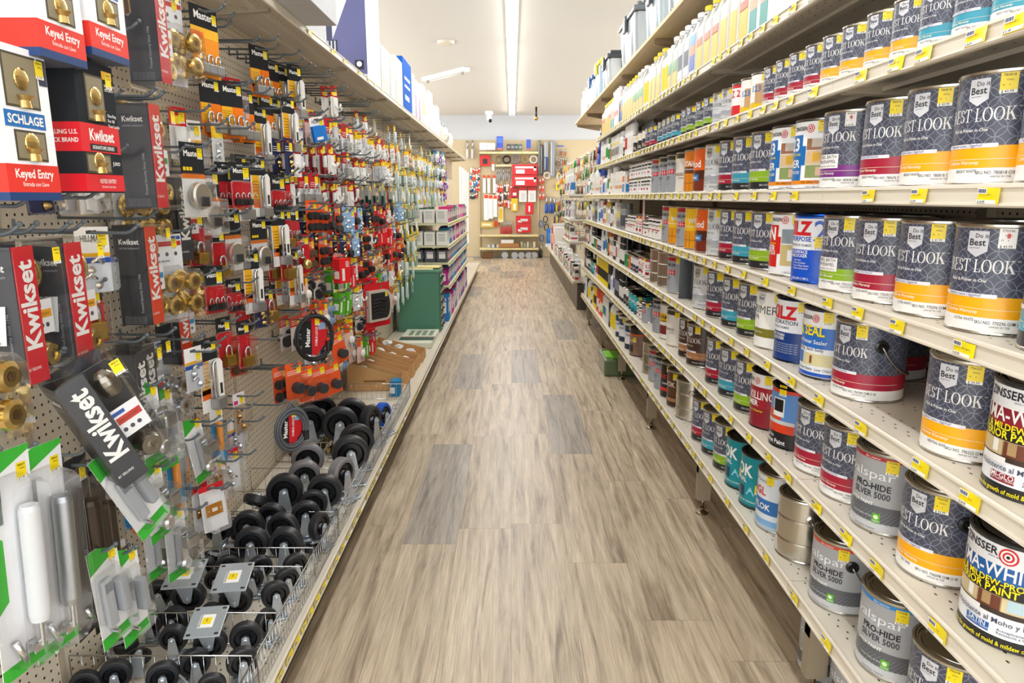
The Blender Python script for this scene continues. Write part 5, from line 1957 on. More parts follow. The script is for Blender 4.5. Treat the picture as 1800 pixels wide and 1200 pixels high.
# ---- carded goods with a flexible recipe
def card(nm, w_, h_, top, low, prod, desc, cat, split=.45, brand=None, bcol=WH, pc=STEEL, extra=None, bubble=True, d_=.03, stick=True, txt2=None):
    mb = MB()
    t = .012
    b_ = t - h_
    y0, y1 = -w_ / 2, w_ / 2
    zs = t - h_ * split
    hole = w_ * .16
    for a, b2, z0, z1 in ((y0, -hole, -.003, t), (hole, y1, -.003, t), (-hole, hole, .005, t), (y0, y1, zs, -.003)):
        mb.box(0, .001, a, b2, z0, z1, top, 'card')
    mb.box(0, .001, y0, y1, b_, zs, low, 'card')
    if brand:
        text_x(mb, brand, .0013, y0 + w_ * .14, -.003 - h_ * .11, w_ * .17, bcol, width=w_ * .68, bold=.05)
    if txt2:
        mb.box(.001, .0014, y0 + .004, y0 + w_ * .4, zs + .004, zs + h_ * .12, txt2)
    if extra:
        extra(mb, y0, y1, t, b_, zs)
    parts = []
    p = MB()
    zc = b_ + h_ * (1 - split) * .5
    pn = 'product'
    hh = h_ * (1 - split)
    if prod == 'padlock' or prod == 'padlock3' or prod == 'padlock2':
        n = {'padlock': 1, 'padlock2': 2, 'padlock3': 3}[prod]
        bw = min(.04, w_ * .8 / n)
        pn = 'padlock'
        for i in range(n):
            q = MB()
            yc = 0 if n == 1 else (i - (n - 1) / 2) * (bw + .002)
            if n == 1 and w_ > .075:
                yc = w_ * .18
            z0 = b_ + .008
            q.bbox(.004, .004 + bw * .6, yc - bw / 2, yc + bw / 2, z0, z0 + bw * .85, pc, 'brushed', .003)
            for s_ in range(5):
                q.box(.003, .0045 + bw * .6, yc - bw / 2 - .0006, yc + bw / 2 + .0006, z0 + bw * (.1 + .15 * s_), z0 + bw * (.12 + .15 * s_), '#8d9094', 'brushed')
            r = bw * .3
            pts = [(.004 + bw * .3, yc - r, z0 + bw * .8), (.004 + bw * .3, yc - r, z0 + bw * 1.35)] + [(.004 + bw * .3, yc - r * cos(pi * a / 6), z0 + bw * 1.35 + r * sin(pi * a / 6)) for a in range(1, 6)] + [(.004 + bw * .3, yc + r, z0 + bw * 1.35), (.004 + bw * .3, yc + r, z0 + bw * .8)]
            q.tube(pts, bw * .1, 8, CHR, 'metal')
            parts.append(('padlock', q))
        p = None
    elif prod == 'guard':
        # long shackle padlock under a white paper sleeve
        pn = 'padlock'
        yc = w_ * .12
        p.bbox(.004, .034, yc - .02, yc + .026, b_ + .006, b_ + .044, pc, 'brushed', .004)
        r = .013
        zt = zs - .018
        pts = [(.018, yc - r, b_ + .04), (.018, yc - r, zt)] + [(.018, yc - r * cos(pi * a / 6), zt + r * sin(pi * a / 6)) for a in range(1, 6)] + [(.018, yc + r, zt), (.018, yc + r, b_ + .04)]
        p.tube(pts, .0058, 8, CHR, 'metal')
        q = MB()
        q.prism([(yc - .004, b_ + .046), (yc + .02, b_ + .046), (yc + .022, zt + .01), (yc + .01, zt + .024), (yc - .006, zt + .02)], .025, .027, '#eceae6', 'card', 'x')
        q.box(.027, .0275, yc + .002, yc + .014, b_ + .055, b_ + .09, '#2a2a2a')
        parts.append(('paper_sleeve', q))
    elif prod == 'disclock':
        pn = 'padlock'
        p.lathe([(0, .006), (.034, .006), (.038, .012), (.038, .026), (.034, .032), (0, .032)], 24, '#d3cfc6', 'brushed', 'x', (0, .0, zc))
        p.bbox(.012, .04, -.014, .014, zc - .03, zc - .002, '#33373c', 'plastic', .003)
        p.tube([(.02, -.02, zc - .028), (.02, 0, zc - .036), (.02, .02, zc - .028)], .004, 6, CHR, 'metal')
    elif prod == 'discs':
        pn = 'furniture_pad'
        for i, (a, b2) in enumerate(((-.5, .5), (.5, .5), (-.5, -.5), (.5, -.5))):
            q = MB()
            r = min(w_ * .22, hh * .24)
            q.lathe([(0, .002), (r, .002), (r * 1.02, .012), (r * .9, .02), (0, .02)], 18, pc, 'rubber', 'x', (0, a * w_ * .46, zc + b2 * hh * .5))
            parts.append(('furniture_pad', q))
        p = None
    elif prod == 'bigdisc':
        pn = 'furniture_pad'
        r = w_ * .27
        p.lathe([(0, .002), (r, .002), (r, .03), (r * .92, .034), (0, .034)], 22, pc, 'rubber', 'x', (0, w_ * .08, zc))
    elif prod == 'hookw':
        pn = 'adhesive_hook'
        p.prism([(-w_ * .3, zs - .004), (w_ * .3, zs - .004), (w_ * .34, zc), (w_ * .1, b_ + .006), (-w_ * .22, b_ + .01)], .003, .010, pc, 'plastic', 'x')
        p.tube([(.006, -.004, zc + .01), (.022, 0, zc - .012), (.034, .004, zc - .006), (.036, .006, zc + .012)], .006, 7, pc, 'plastic')
    elif prod == 'stick':
        pn = 'tool'
        p.tube([(.010, 0, zs), (.010, 0, b_ - h_ * .1)], w_ * .2, 7, pc, 'plastic')
        p.lathe([(w_ * .26, b_), (w_ * .3, b_ + h_ * .12), (w_ * .2, b_ + h_ * .22)], 8, low, 'plastic', 'z', (.010, 0, 0))
    elif prod == 'bulb':
        pn = 'bulb'
        p.sphere((.02, 0, zc + .008), w_ * .28, 12, pc, 'plastic', (.7, 1, 1))
        p.lathe([(w_ * .14, -.03), (w_ * .14, 0)], 10, CHR, 'metal', 'z', (.02, 0, zc - .002))
    elif prod == 'wheels':
        pn = 'caster'
        for i in (-1, 1):
            q = MB()
            c = (.018, i * w_ * .2, zc + .012 * i)
            q.lathe([(0, -.009), (.02, -.009), (.022, -.004), (.022, .004), (.02, .009), (0, .009)], 16, '#2a2c2f', 'rubber', 'y', c)
            q.prism([(c[0] - .012, c[2] + .03), (c[0] + .012, c[2] + .03), (c[0] + .008, c[2] - .004), (c[0] - .006, c[2] - .004)], c[1] + .011, c[1] + .013, CHR, 'metal', 'y')
            parts.append(('caster', q))
        p = None
    elif prod == 'bits':
        pn = 'hardware_piece'
        rr = random.Random(sum(map(ord, nm)))
        for i in range(4):
            q = MB()
            yy, zz = rr.uniform(-w_ * .3, w_ * .3), b_ + hh * (.2 + .2 * i)
            if i % 2:
                q.tube([(.008, yy - .012, zz), (.012, yy, zz + .008), (.008, yy + .014, zz - .002)], .004, 6, pc, 'metal')
            else:
                q.lathe([(0, 0), (.009, 0), (.009, .004), (.004, .012), (0, .012)], 10, pc, 'metal', 'x', (.002, yy, zz))
            parts.append((pn, q))
        p = None
    elif prod == 'plate':
        pn = 'strike_plate'
        p.bbox(.002, .005, -w_ * .34, w_ * .34, zc - .018, zc + .022, pc, 'metal', .002)
        p.box(.005, .0054, -w_ * .1, w_ * .12, zc - .004, zc + .008, '#e8e6e0')
        for yy in (-.8, .8):
            p.lathe([(.004, .005), (.003, .007), (0, .007)], 8, '#fff0c8', 'metal', 'x', (0, yy * w_ * .3, zc + .002))
    elif prod == 'balls':
        pn = 'ball_knob'
        for (yy, zz, c) in ((-.022, zc + .026, CHR), (.026, zc - .024, GOLD)):
            q = MB()
            q.sphere((.026, yy, zz), .024, 16, c, 'metal')
            q.lathe([(.016, .0), (.014, .012)], 12, c, 'metal', 'x', (.0, yy, zz))
            parts.append((pn, q))
            q = MB()
            q.tube([(.008, -yy * 1.1, zz - .026), (.008, -yy * 1.1, zz + .02)], .004, 7, CHR, 'metal')
            q.tube([(.008, -yy * 1.1 - .012, zz - .022), (.008, -yy * 1.1 + .012, zz - .022)], .004, 6, CHR, 'metal')
            parts.append(('screw', q))
        p = None
    elif prod == 'boxy':
        pn = 'inner_box'
        p.bbox(.002, d_, y0 + .003, y1 - .003, b_ + .002, zs - .002, pc, 'card', .002)
        hb = zs - b_
        if d_ > .02:
            p.box(d_, d_ + .0006, y0 + w_ * .22, y0 + w_ * .45, b_ + hb * .12, b_ + hb * .6, '#f1ede6')
            for i in range(4):
                p.box(d_, d_ + .0006, y0 + w_ * .55, y0 + w_ * (.85 - .05 * (i % 2)), b_ + hb * (.66 + .06 * i), b_ + hb * (.69 + .06 * i), '#f1ede6')
            p.box(.006, d_ - .006, y0 + .0022, y0 + .003, b_ + hb * .2, b_ + hb * .5, '#f1ede6')
        else:
            p.box(d_, d_ + .0006, y0 + w_ * .2, y1 - w_ * .35, b_ + hb * .12, b_ + hb * .3, '#f1ede6')
    elif prod == 'ring':
        pn = 'ring'
        p.tube([(.01, .3 * w_ * cos(2 * pi * i / 18), zc + .3 * w_ * sin(2 * pi * i / 18)) for i in range(18)], .006, 7, pc, 'plastic', True)
    if p is not None and prod != 'none':
        parts.insert(0, (pn, p))
    if bubble and prod != 'none':
        sh = MB()
        shell(sh, .0012, max(d_, .036) + .003, y0 + .004, y1 - .004, b_ + .003, zs - .001, .006, .003)
        parts.append(('blister_shell', sh))
    hang_kind(nm, mb, parts, w_, h_, d_ + .01, t, cat, desc, (.0016, y1 - .016, -.018) if stick else None)


BK, OR, RD2, YE = '#26272a', '#ea5a28', '#c9252c', '#f0b31e'


def x_master(mb, y0, y1, t, b_, zs):
    mb.box(.001, .0014, y0, y1, zs - .004, zs + (t - zs) * .28, YE)
    mb.box(.0014, .0017, y0, y0 + (y1 - y0) * .45, zs - .004, zs + (t - zs) * .12, '#ee6a1c')


def x_yel(mb, y0, y1, t, b_, zs):
    mb.box(.001, .0014, y0 + .004, y0 + (y1 - y0) * .5, b_ + (zs - b_) * .35, zs, YE)
    for i in range(6):
        mb.box(.0014, .0017, y0 + .007, y0 + (y1 - y0) * .45, b_ + (zs - b_) * (.5 + .07 * i), b_ + (zs - b_) * (.515 + .07 * i), '#8a5a10')
    mb.box(.001, .0014, y0 + .004, y0 + (y1 - y0) * .5, b_ + (zs - b_) * .25, b_ + (zs - b_) * .45, '#ee6a1c')


def x_icons(mb, y0, y1, t, b_, zs):
    for i in range(3):
        mb.box(.001, .0014, y0 + .008 + i * .013, y0 + .018 + i * .013, zs + .01, zs + .02, '#f4cf1e')
    mb.box(.001, .0014, y0, y1, zs - .012, zs, '#ee7a1c')


def x_oval(mb, y0, y1, t, b_, zs):
    n = 14
    w_ = y1 - y0
    zc = zs + (t - zs) * .32
    mb.add([(.0014, w_ * .34 * cos(2 * pi * i / n), zc + w_ * .2 * sin(2 * pi * i / n)) for i in range(n)], [tuple(range(n))], '#f4d21c')


def x_lines(mb, y0, y1, t, b_, zs):
    for i in range(3):
        mb.box(.001, .0014, y0 + .008, y1 - .012 - i * .006, zs + .008 + i * .007, zs + .010 + i * .007, '#f3efe8')


def x_blue(mb, y0, y1, t, b_, zs):
    mb.box(.001, .0014, y0, y1, zs - .004, zs + .004, '#eeb020')
    mb.box(.001, .0014, y0, y1, zs - .018, zs - .006, '#1f55b0')


card('m_guard', .09, .235, BK, '#ecebe8', 'guard', 'long shackle padlock on a black and yellow card', 'padlock', .30, 'Master', extra=x_yel, bubble=False, d_=.035)
card('m_triple', .125, .20, BK, '#e8902a', 'padlock3', 'triple padlock pack on a black and yellow card', 'padlock', .42, 'Master', extra=x_master, bubble=False)
card('m_pair', .10, .19, BK, '#ef7a1e', 'padlock2', 'twin padlock pack on a black and orange card', 'padlock', .45, 'Master', extra=x_yel, bubble=False)
card('m_disc', .095, .21, BK, '#ecebe8', 'disclock', 'round steel padlock on a black and orange card', 'padlock', .42, 'Master', extra=x_icons, bubble=True, d_=.04)
card('m_small', .06, .12, BK, RD2, 'padlock', 'small brass padlock on a black and red card', 'padlock', .34, 'Master', pc='#c9a23c')
card('m_small2', .07, .12, BK, '#c5232b', 'padlock3', 'row of tiny padlocks on a black and red card', 'padlock', .42, 'Master', pc='#35383c')
card('m_tall', .065, .17, BK, '#c8232c', 'padlock', 'brass padlock with tall shackle on a black and red card', 'padlock', .3, 'Master', pc='#d0a83e')
card('m_gray', .065, .12, '#c9262c', '#e6e6ea', 'padlock', 'silver padlock on a small red card', 'padlock', .5, pc=CHR, extra=x_lines)
card('r_pad2', .07, .13, '#b8272e', '#d9b4b4', 'padlock2', 'two silver padlocks on a pale red card', 'padlock', .3, extra=x_lines)
card('wb_card', .075, .14, '#ecebe4', '#dfe3ec', 'bits', 'white card with blue and orange stripes', 'hardware card', .42, 'HILLMAN', '#4a4a4a', '#e8e4da', extra=x_blue)
card('bl_card', .085, .11, '#eceef0', '#1d6cc4', 'boxy', 'white and blue adhesive pack', 'adhesive pack', .35, 'HILLMAN', '#5a5f66', '#2878cc', bubble=False, d_=.012)
card('o_discs', .085, .15, OR, '#e8562a', 'discs', 'orange card with four black furniture sliders', 'furniture slider pack', .30, pc='#232326', extra=x_lines)
card('o_big', .085, .15, OR, '#ea5c2c', 'bigdisc', 'orange card with one thick black caster cup', 'furniture slider pack', .36, pc='#35383b', extra=x_lines)
card('o_brown', .075, .14, OR, '#d8502a', 'discs', 'orange card with brown furniture pads', 'furniture slider pack', .30, pc='#5a3a28', extra=x_lines)
card('r_hook', .06, .15, RD2, '#f1efec', 'hookw', 'red card with a white adhesive hook', 'adhesive hook pack', .36, pc='#f4f3f0', extra=x_oval)
card('r_hook2', .055, .14, '#a3222a', '#7d1d24', 'stick', 'narrow dark red card with a slim piece', 'hook pack', .42, pc='#d8d6d2', extra=x_oval)
card('s_hook', .065, .17, '#c93a3a', '#dcdfe2', 'hookw', 'red-topped card with a big silver hook', 'hook pack', .28, pc='#cfd2d6', extra=x_oval)
card('r_knob', .13, .175, '#b7202b', '#c0222d', 'balls', 'dark red card with chrome and gold ball knobs', 'hardware card', .24, 'Do it', '#e8c02a', pc=GOLD, extra=x_lines, d_=.05)
card('lt_blue', .08, .14, '#8fbbe8', '#9cc4ee', 'bits', 'light blue card with white clips', 'clip pack', .4, pc='#eef2f6', extra=x_lines)
card('clr_bag', .075, .15, YE, '#e6e9ea', 'bits', 'clear bag of bumpers with a yellow header', 'bumper pack', .3, pc='#e8eaec', extra=x_oval)
card('navy', .06, .13, '#22264a', '#31365c', 'bits', 'navy card with small brass bits', 'hardware card', .4, pc='#c9a86a', extra=x_lines)
card('grn_box', .05, .13, '#f1efe6', '#4c9a24', 'boxy', 'lime green box with white label', 'felt pad box', .12, pc='#57a82a', bubble=False, d_=.045, extra=x_oval)
card('red_box', .085, .15, '#d8262c', '#e02a2e', 'boxy', 'bright red box with white lettering block', 'boxed hardware', .12, pc='#e2262b', bubble=False, d_=.045, extra=x_lines)
card('white_clip', .06, .16, '#e65a28', '#efeeea', 'hookw', 'orange-topped card with white utility hook', 'hook pack', .3, pc='#efeeea')
card('blue_pads', .06, .13, '#c9cfd6', '#8fa6c4', 'discs', 'clear card with pale blue gliders', 'glider pack', .2, pc='#8fa8c8')
card('bulb', .07, .13, '#e35a2a', '#e9c8b8', 'bulb', 'orange card with a frosted ball lamp', 'lamp pack', .35, pc='#f0ede6')
card('wheels', .08, .13, '#d8452a', '#e7dcd2', 'wheels', 'orange card with two small casters', 'caster pack', .3, extra=x_lines)
card('y_stick', .034, .20, YE, '#cfe0da', 'stick', 'slim yellow-tagged pale curtain rod piece', 'rod pack', .3, pc='#dfe8ea', bubble=False)
card('g_stick', .034, .17, '#e8e26a', '#9ab0a0', 'stick', 'slim yellow and grey-green rod piece', 'rod pack', .4, pc='#8ea39a', bubble=False)
card('w_stick', .036, .18, '#f1efe6', '#e8ce2a', 'stick', 'slim white piece with a yellow label', 'rod pack', .55, pc='#f1f1ee', bubble=False)
card('brush', .05, .19, '#9a9c98', '#2f4a44', 'stick', 'grey brush with dark handle', 'brush', .55, pc='#24403a', bubble=False)
card('m_mag', .075, .16, '#c93aa8', '#b02f98', 'boxy', 'magenta box with dark window', 'boxed bulb', .3, pc='#c040a8', bubble=False, d_=.05)
card('m_or', .07, .14, '#e89a4a', '#8a2f9a', 'boxy', 'orange and purple box', 'boxed bulb', .45, pc='#7a2f98', bubble=False, d_=.04)
card('bl_card2', .06, .12, '#2f86c8', '#e8eef2', 'bulb', 'blue card with a white bulb', 'bulb pack', .35, pc='#f2f2ee')
card('rb_red', .07, .13, '#d3262b', '#c8342c', 'bigdisc', 'red card with black round pads', 'pad pack', .38, pc='#26272a', extra=x_lines)
card('tan', .06, .12, '#d8452a', '#e0b48c', 'discs', 'card with tan wooden balls', 'wood ball pack', .3, pc='#e0b890')
card('key', .075, .13, '#e9e9ec', '#d9dde6', 'bits', 'clear pack of key fittings on pale card', 'key pack', .35, pc=CHR, extra=x_blue)
card('bz', .06, .15, '#e8e6ea', '#b9a58c', 'bits', 'clear pack of brass clips with pink label', 'hardware card', .3, pc='#c98a4a', txt2='#d02f88')
card('kw_plate', .08, .155, '#d42a30', '#efeef0', 'plate', 'white card with a brass strike plate', 'strike plate pack', .12, pc='#d8983e', stick=False)
card('kw_hinge', .11, .15, '#c9262c', '#eceef0', 'bits', 'red-topped card of door hardware', 'door hardware pack', .22, 'Kwikset', WH, pc=CHR)
card('blue_tall', .06, .2, '#e8eaec', '#2a8fc8', 'stick', 'tall blue card with orange parts', 'door hardware pack', .3, pc='#e8902a')


# ---- silver pull handles and closers on green and white cards
def handle_pack(nm, desc, wv=.085, hv=.24, kindn='pull'):
    mb = MB()
    t, b_ = .014, .014 - hv
    y0, y1 = -wv / 2, wv / 2
    mb.prism([(y0, b_), (y1, b_), (y1, t - .03), (y0 + wv * .35, t), (y0, t)], 0, .0012, '#eceef0', 'card', 'x')
    mb.prism([(y0, t - hv * .22), (y1, t - hv * .12), (y1, t - .03), (y0 + wv * .35, t), (y0, t)], .0012, .0018, '#3fae3a', 'card', 'x')
    mb.box(.0012, .0018, y0, y1, b_, b_ + hv * .12, '#3fae3a', 'card')
    p = MB()
    if kindn == 'pull':
        p.bbox(.004, .016, y0 + .014, y0 + .042, b_ + .05, t - .075, '#aeb3b9', 'paintmetal', .004)
        p.box(.016, .0165, y0 + .018, y0 + .038, t - .105, t - .082, '#7d8288', 'paintmetal')
        p.bbox(.004, .03, y1 - .036, y1 - .014, b_ + .07, t - .09, '#a3a8ae', 'paintmetal', .006)
        p.lathe([(.005, 0), (.005, .02), (0, .02)], 10, CHR, 'metal', 'x', (.002, y0 + .028, b_ + .036))
    else:
        p.bbox(.006, .03, -.012, .016, b_ + .05, t - .07, CHR, 'metal', .005)
        p.bbox(.03, .06, -.02, .024, t - .12, t - .085, '#c6cacf', 'metal', .006)
        p.lathe([(.02, .0), (.02, .018), (.014, .024), (0, .024)], 18, CHR, 'metal', 'x', (.01, .004, b_ + .045))
    sh = MB()
    shell(sh, .0015, .034 if kindn == 'pull' else .066, y0 + .004, y1 - .004, b_ + .02, t - .06, .012, .006)
    hang_kind(nm, mb, [('pull_handle', p), ('blister_shell', sh)], wv, hv, .05, .014, 'door handle pack', desc, (.002, y1 - .018, -.02), 'carded_handle_pack')


handle_pack('g_pull', 'silver pull handle on a white and green card')
handle_pack('g_latch', 'chrome push latch on a white and green card', .08, .22, 'latch')


def closer(nm, body, desc, g='#3fae3a', cardc='#e6e7ea'):
    mb = MB()
    hv, wv = .40, .10
    t, b_ = .014, .014 - hv
    y0, y1 = -wv / 2, wv / 2
    mb.box(0, .0012, y0, y1, b_, t, cardc, 'card')
    mb.prism([(y0, t - .05), (y1, t - .01), (y1, t), (y0 + .03, t), (y0, t - .02)], .0012, .0018, g, 'card', 'x')
    mb.prism([(y0, b_ + .12), (y0 + .028, b_ + .14), (y0 + .028, b_ + .25), (y0, b_ + .275)], .0012, .0018, g, 'card', 'x')
    mb.box(.0012, .0018, y0, y1, b_, b_ + .025, g, 'card')
    p = MB()
    p.lathe([(0, b_ + .085), (.015, b_ + .088), (.017, b_ + .1), (.017, t - .11), (.014, t - .1), (0, t - .098)], 22, body, 'brushed' if body != '#dddfe1' else 'plastic', 'z', (.022, .016, 0))
    p.lathe([(.004, b_ + .04), (.004, b_ + .086)], 10, CHR, 'metal', 'z', (.022, .016, 0))
    q = MB()
    q.bbox(.004, .01, y0 + .012, y0 + .026, t - .12, t - .055, '#9fb4b4', 'metal', .002)
    q.bbox(.004, .02, .0, .02, b_ + .03, b_ + .05, CHR, 'metal', .002)
    q.tube([(.012, y0 + .02, b_ + .07), (.016, y0 + .035, b_ + .03)], .006, 8, CHR, 'metal')
    sh = MB()
    shell(sh, .0015, .044, y0 + .004, y1 - .003, b_ + .015, t - .045, .02, .006)
    hang_kind(nm, mb, [('closer_tube', p), ('bracket', q), ('blister_shell', sh)], wv, hv, .05, .014, 'door closer', desc, (.0022, y1 - .02, -.03), 'carded_door_closer')


closer('closer_w', '#dddfe1', 'white tube door closer on a green and white card')
closer('closer_s', '#b9bcc0', 'silver tube door closer on a green and white card')
closer('closer_b', '#4a4038', 'dark bronze door closer in a clear pack', '#2c2c2e', '#5a5550')


# ---- cable locks
def cable_mesh(nm, R, desc, black=True):
    mb = MB()
    col = '#1d1f22' if black else '#55585e'
    n = 40
    for j in range(3 if black else 5):
        pts = [(.012 + .007 * (j % 2), (R - .006 * j) * .86 * cos(2 * pi * i / n), -R - .01 + (R - .006 * j) * sin(2 * pi * i / n)) for i in range(n)]
        mb.tube(pts, .0052, 7, col, 'rubber', True)
    mb.tube([(.012, -.02, -.02), (.014, 0, .012), (.012, .02, -.02)], .005, 7, col, 'rubber')
    c = MB()
    c.prism([(-R * .5, -R * 1.75), (R * .1, -R * 1.9), (R * .62, -R * 1.35), (R * .62, -R * .55), (R * .1, -R * .22), (-R * .5, -R * .4)], 0, .002, RD2, 'card', 'x')
    c.prism([(-R * .56, -R * 1.7), (-R * .12, -R * 1.85), (-R * .05, -R * .35), (-R * .5, -R * .4)], .002, .0028, BK, 'card', 'x')
    lettering(c, 'Master', plane_map((.0032, -R * .2, -R * 1.5), (0, .08, .99), (0, -.99, .08)), R * .2, WH, bold=.05)
    lettering(c, 'CABLE LOCK', plane_map((.0026, R * .15, -R * 1.5), (0, .08, .99), (0, -.99, .08)), R * .1, WH, bold=.04)
    c.box(.002, .0028, R * .25, R * .58, -R * .8, -R * .5, '#8fa9c8', 'card')
    k = MB()
    k.bbox(.004, .03, R * .5, R * .5 + .022, -R * 1.75, -R * 1.3, '#232528', 'plastic', .005)
    hang_kind(nm, mb, [('tag_card', c), ('lock_body', k)], 2 * R, 2 * R, .03, .01, 'cable lock', desc, (.0035, R * .2, -R * .45), 'cable_lock')


cable_mesh('cable_big', .10, 'large coiled black cable lock with red card')
cable_mesh('cable_small', .085, 'coiled grey cable lock with red card', False)

# organizer pack with rounded window
mb = MB()
mb.box(0, .0012, -.11, .11, -.27, .014, '#cf222b', 'card')
mb.lathe([(.008, .0012), (.008, .0016), (0, .0016)], 14, '#1f7a4a', 'print', 'x', (0, .04, -.012))
p = MB()
for (rr, c, x1) in ((1.0, '#c9bfb0', .03), (.84, '#2b2b2e', .032)):
    out = [(-.10 * rr, -.13 - .10 * rr), (.055 * rr, -.13 - .10 * rr)] + [(.055 * rr + .045 * rr * sin(pi * a / 8), -.13 - .10 * rr * cos(pi * a / 8)) for a in range(1, 8)] + [(.055 * rr, -.13 + .1 * rr), (-.10 * rr, -.13 + .1 * rr)]
    p.prism(out, .0015, x1, c, 'plastic', 'x')
q = MB()
for i in range(5):
    q.tube([(.034, -.07, -.18 + i * .022), (.038, -.02, -.172 + i * .022), (.036, .04, -.184 + i * .022)], .004, 6, '#17181a', 'rubber')
hang_kind('organizer', mb, [('tray', p), ('strap', q)], .22, .285, .04, .014, 'organizer pack', 'red card with rounded grey tray holding black straps', (.033, .05, -.06), 'carded_organizer')

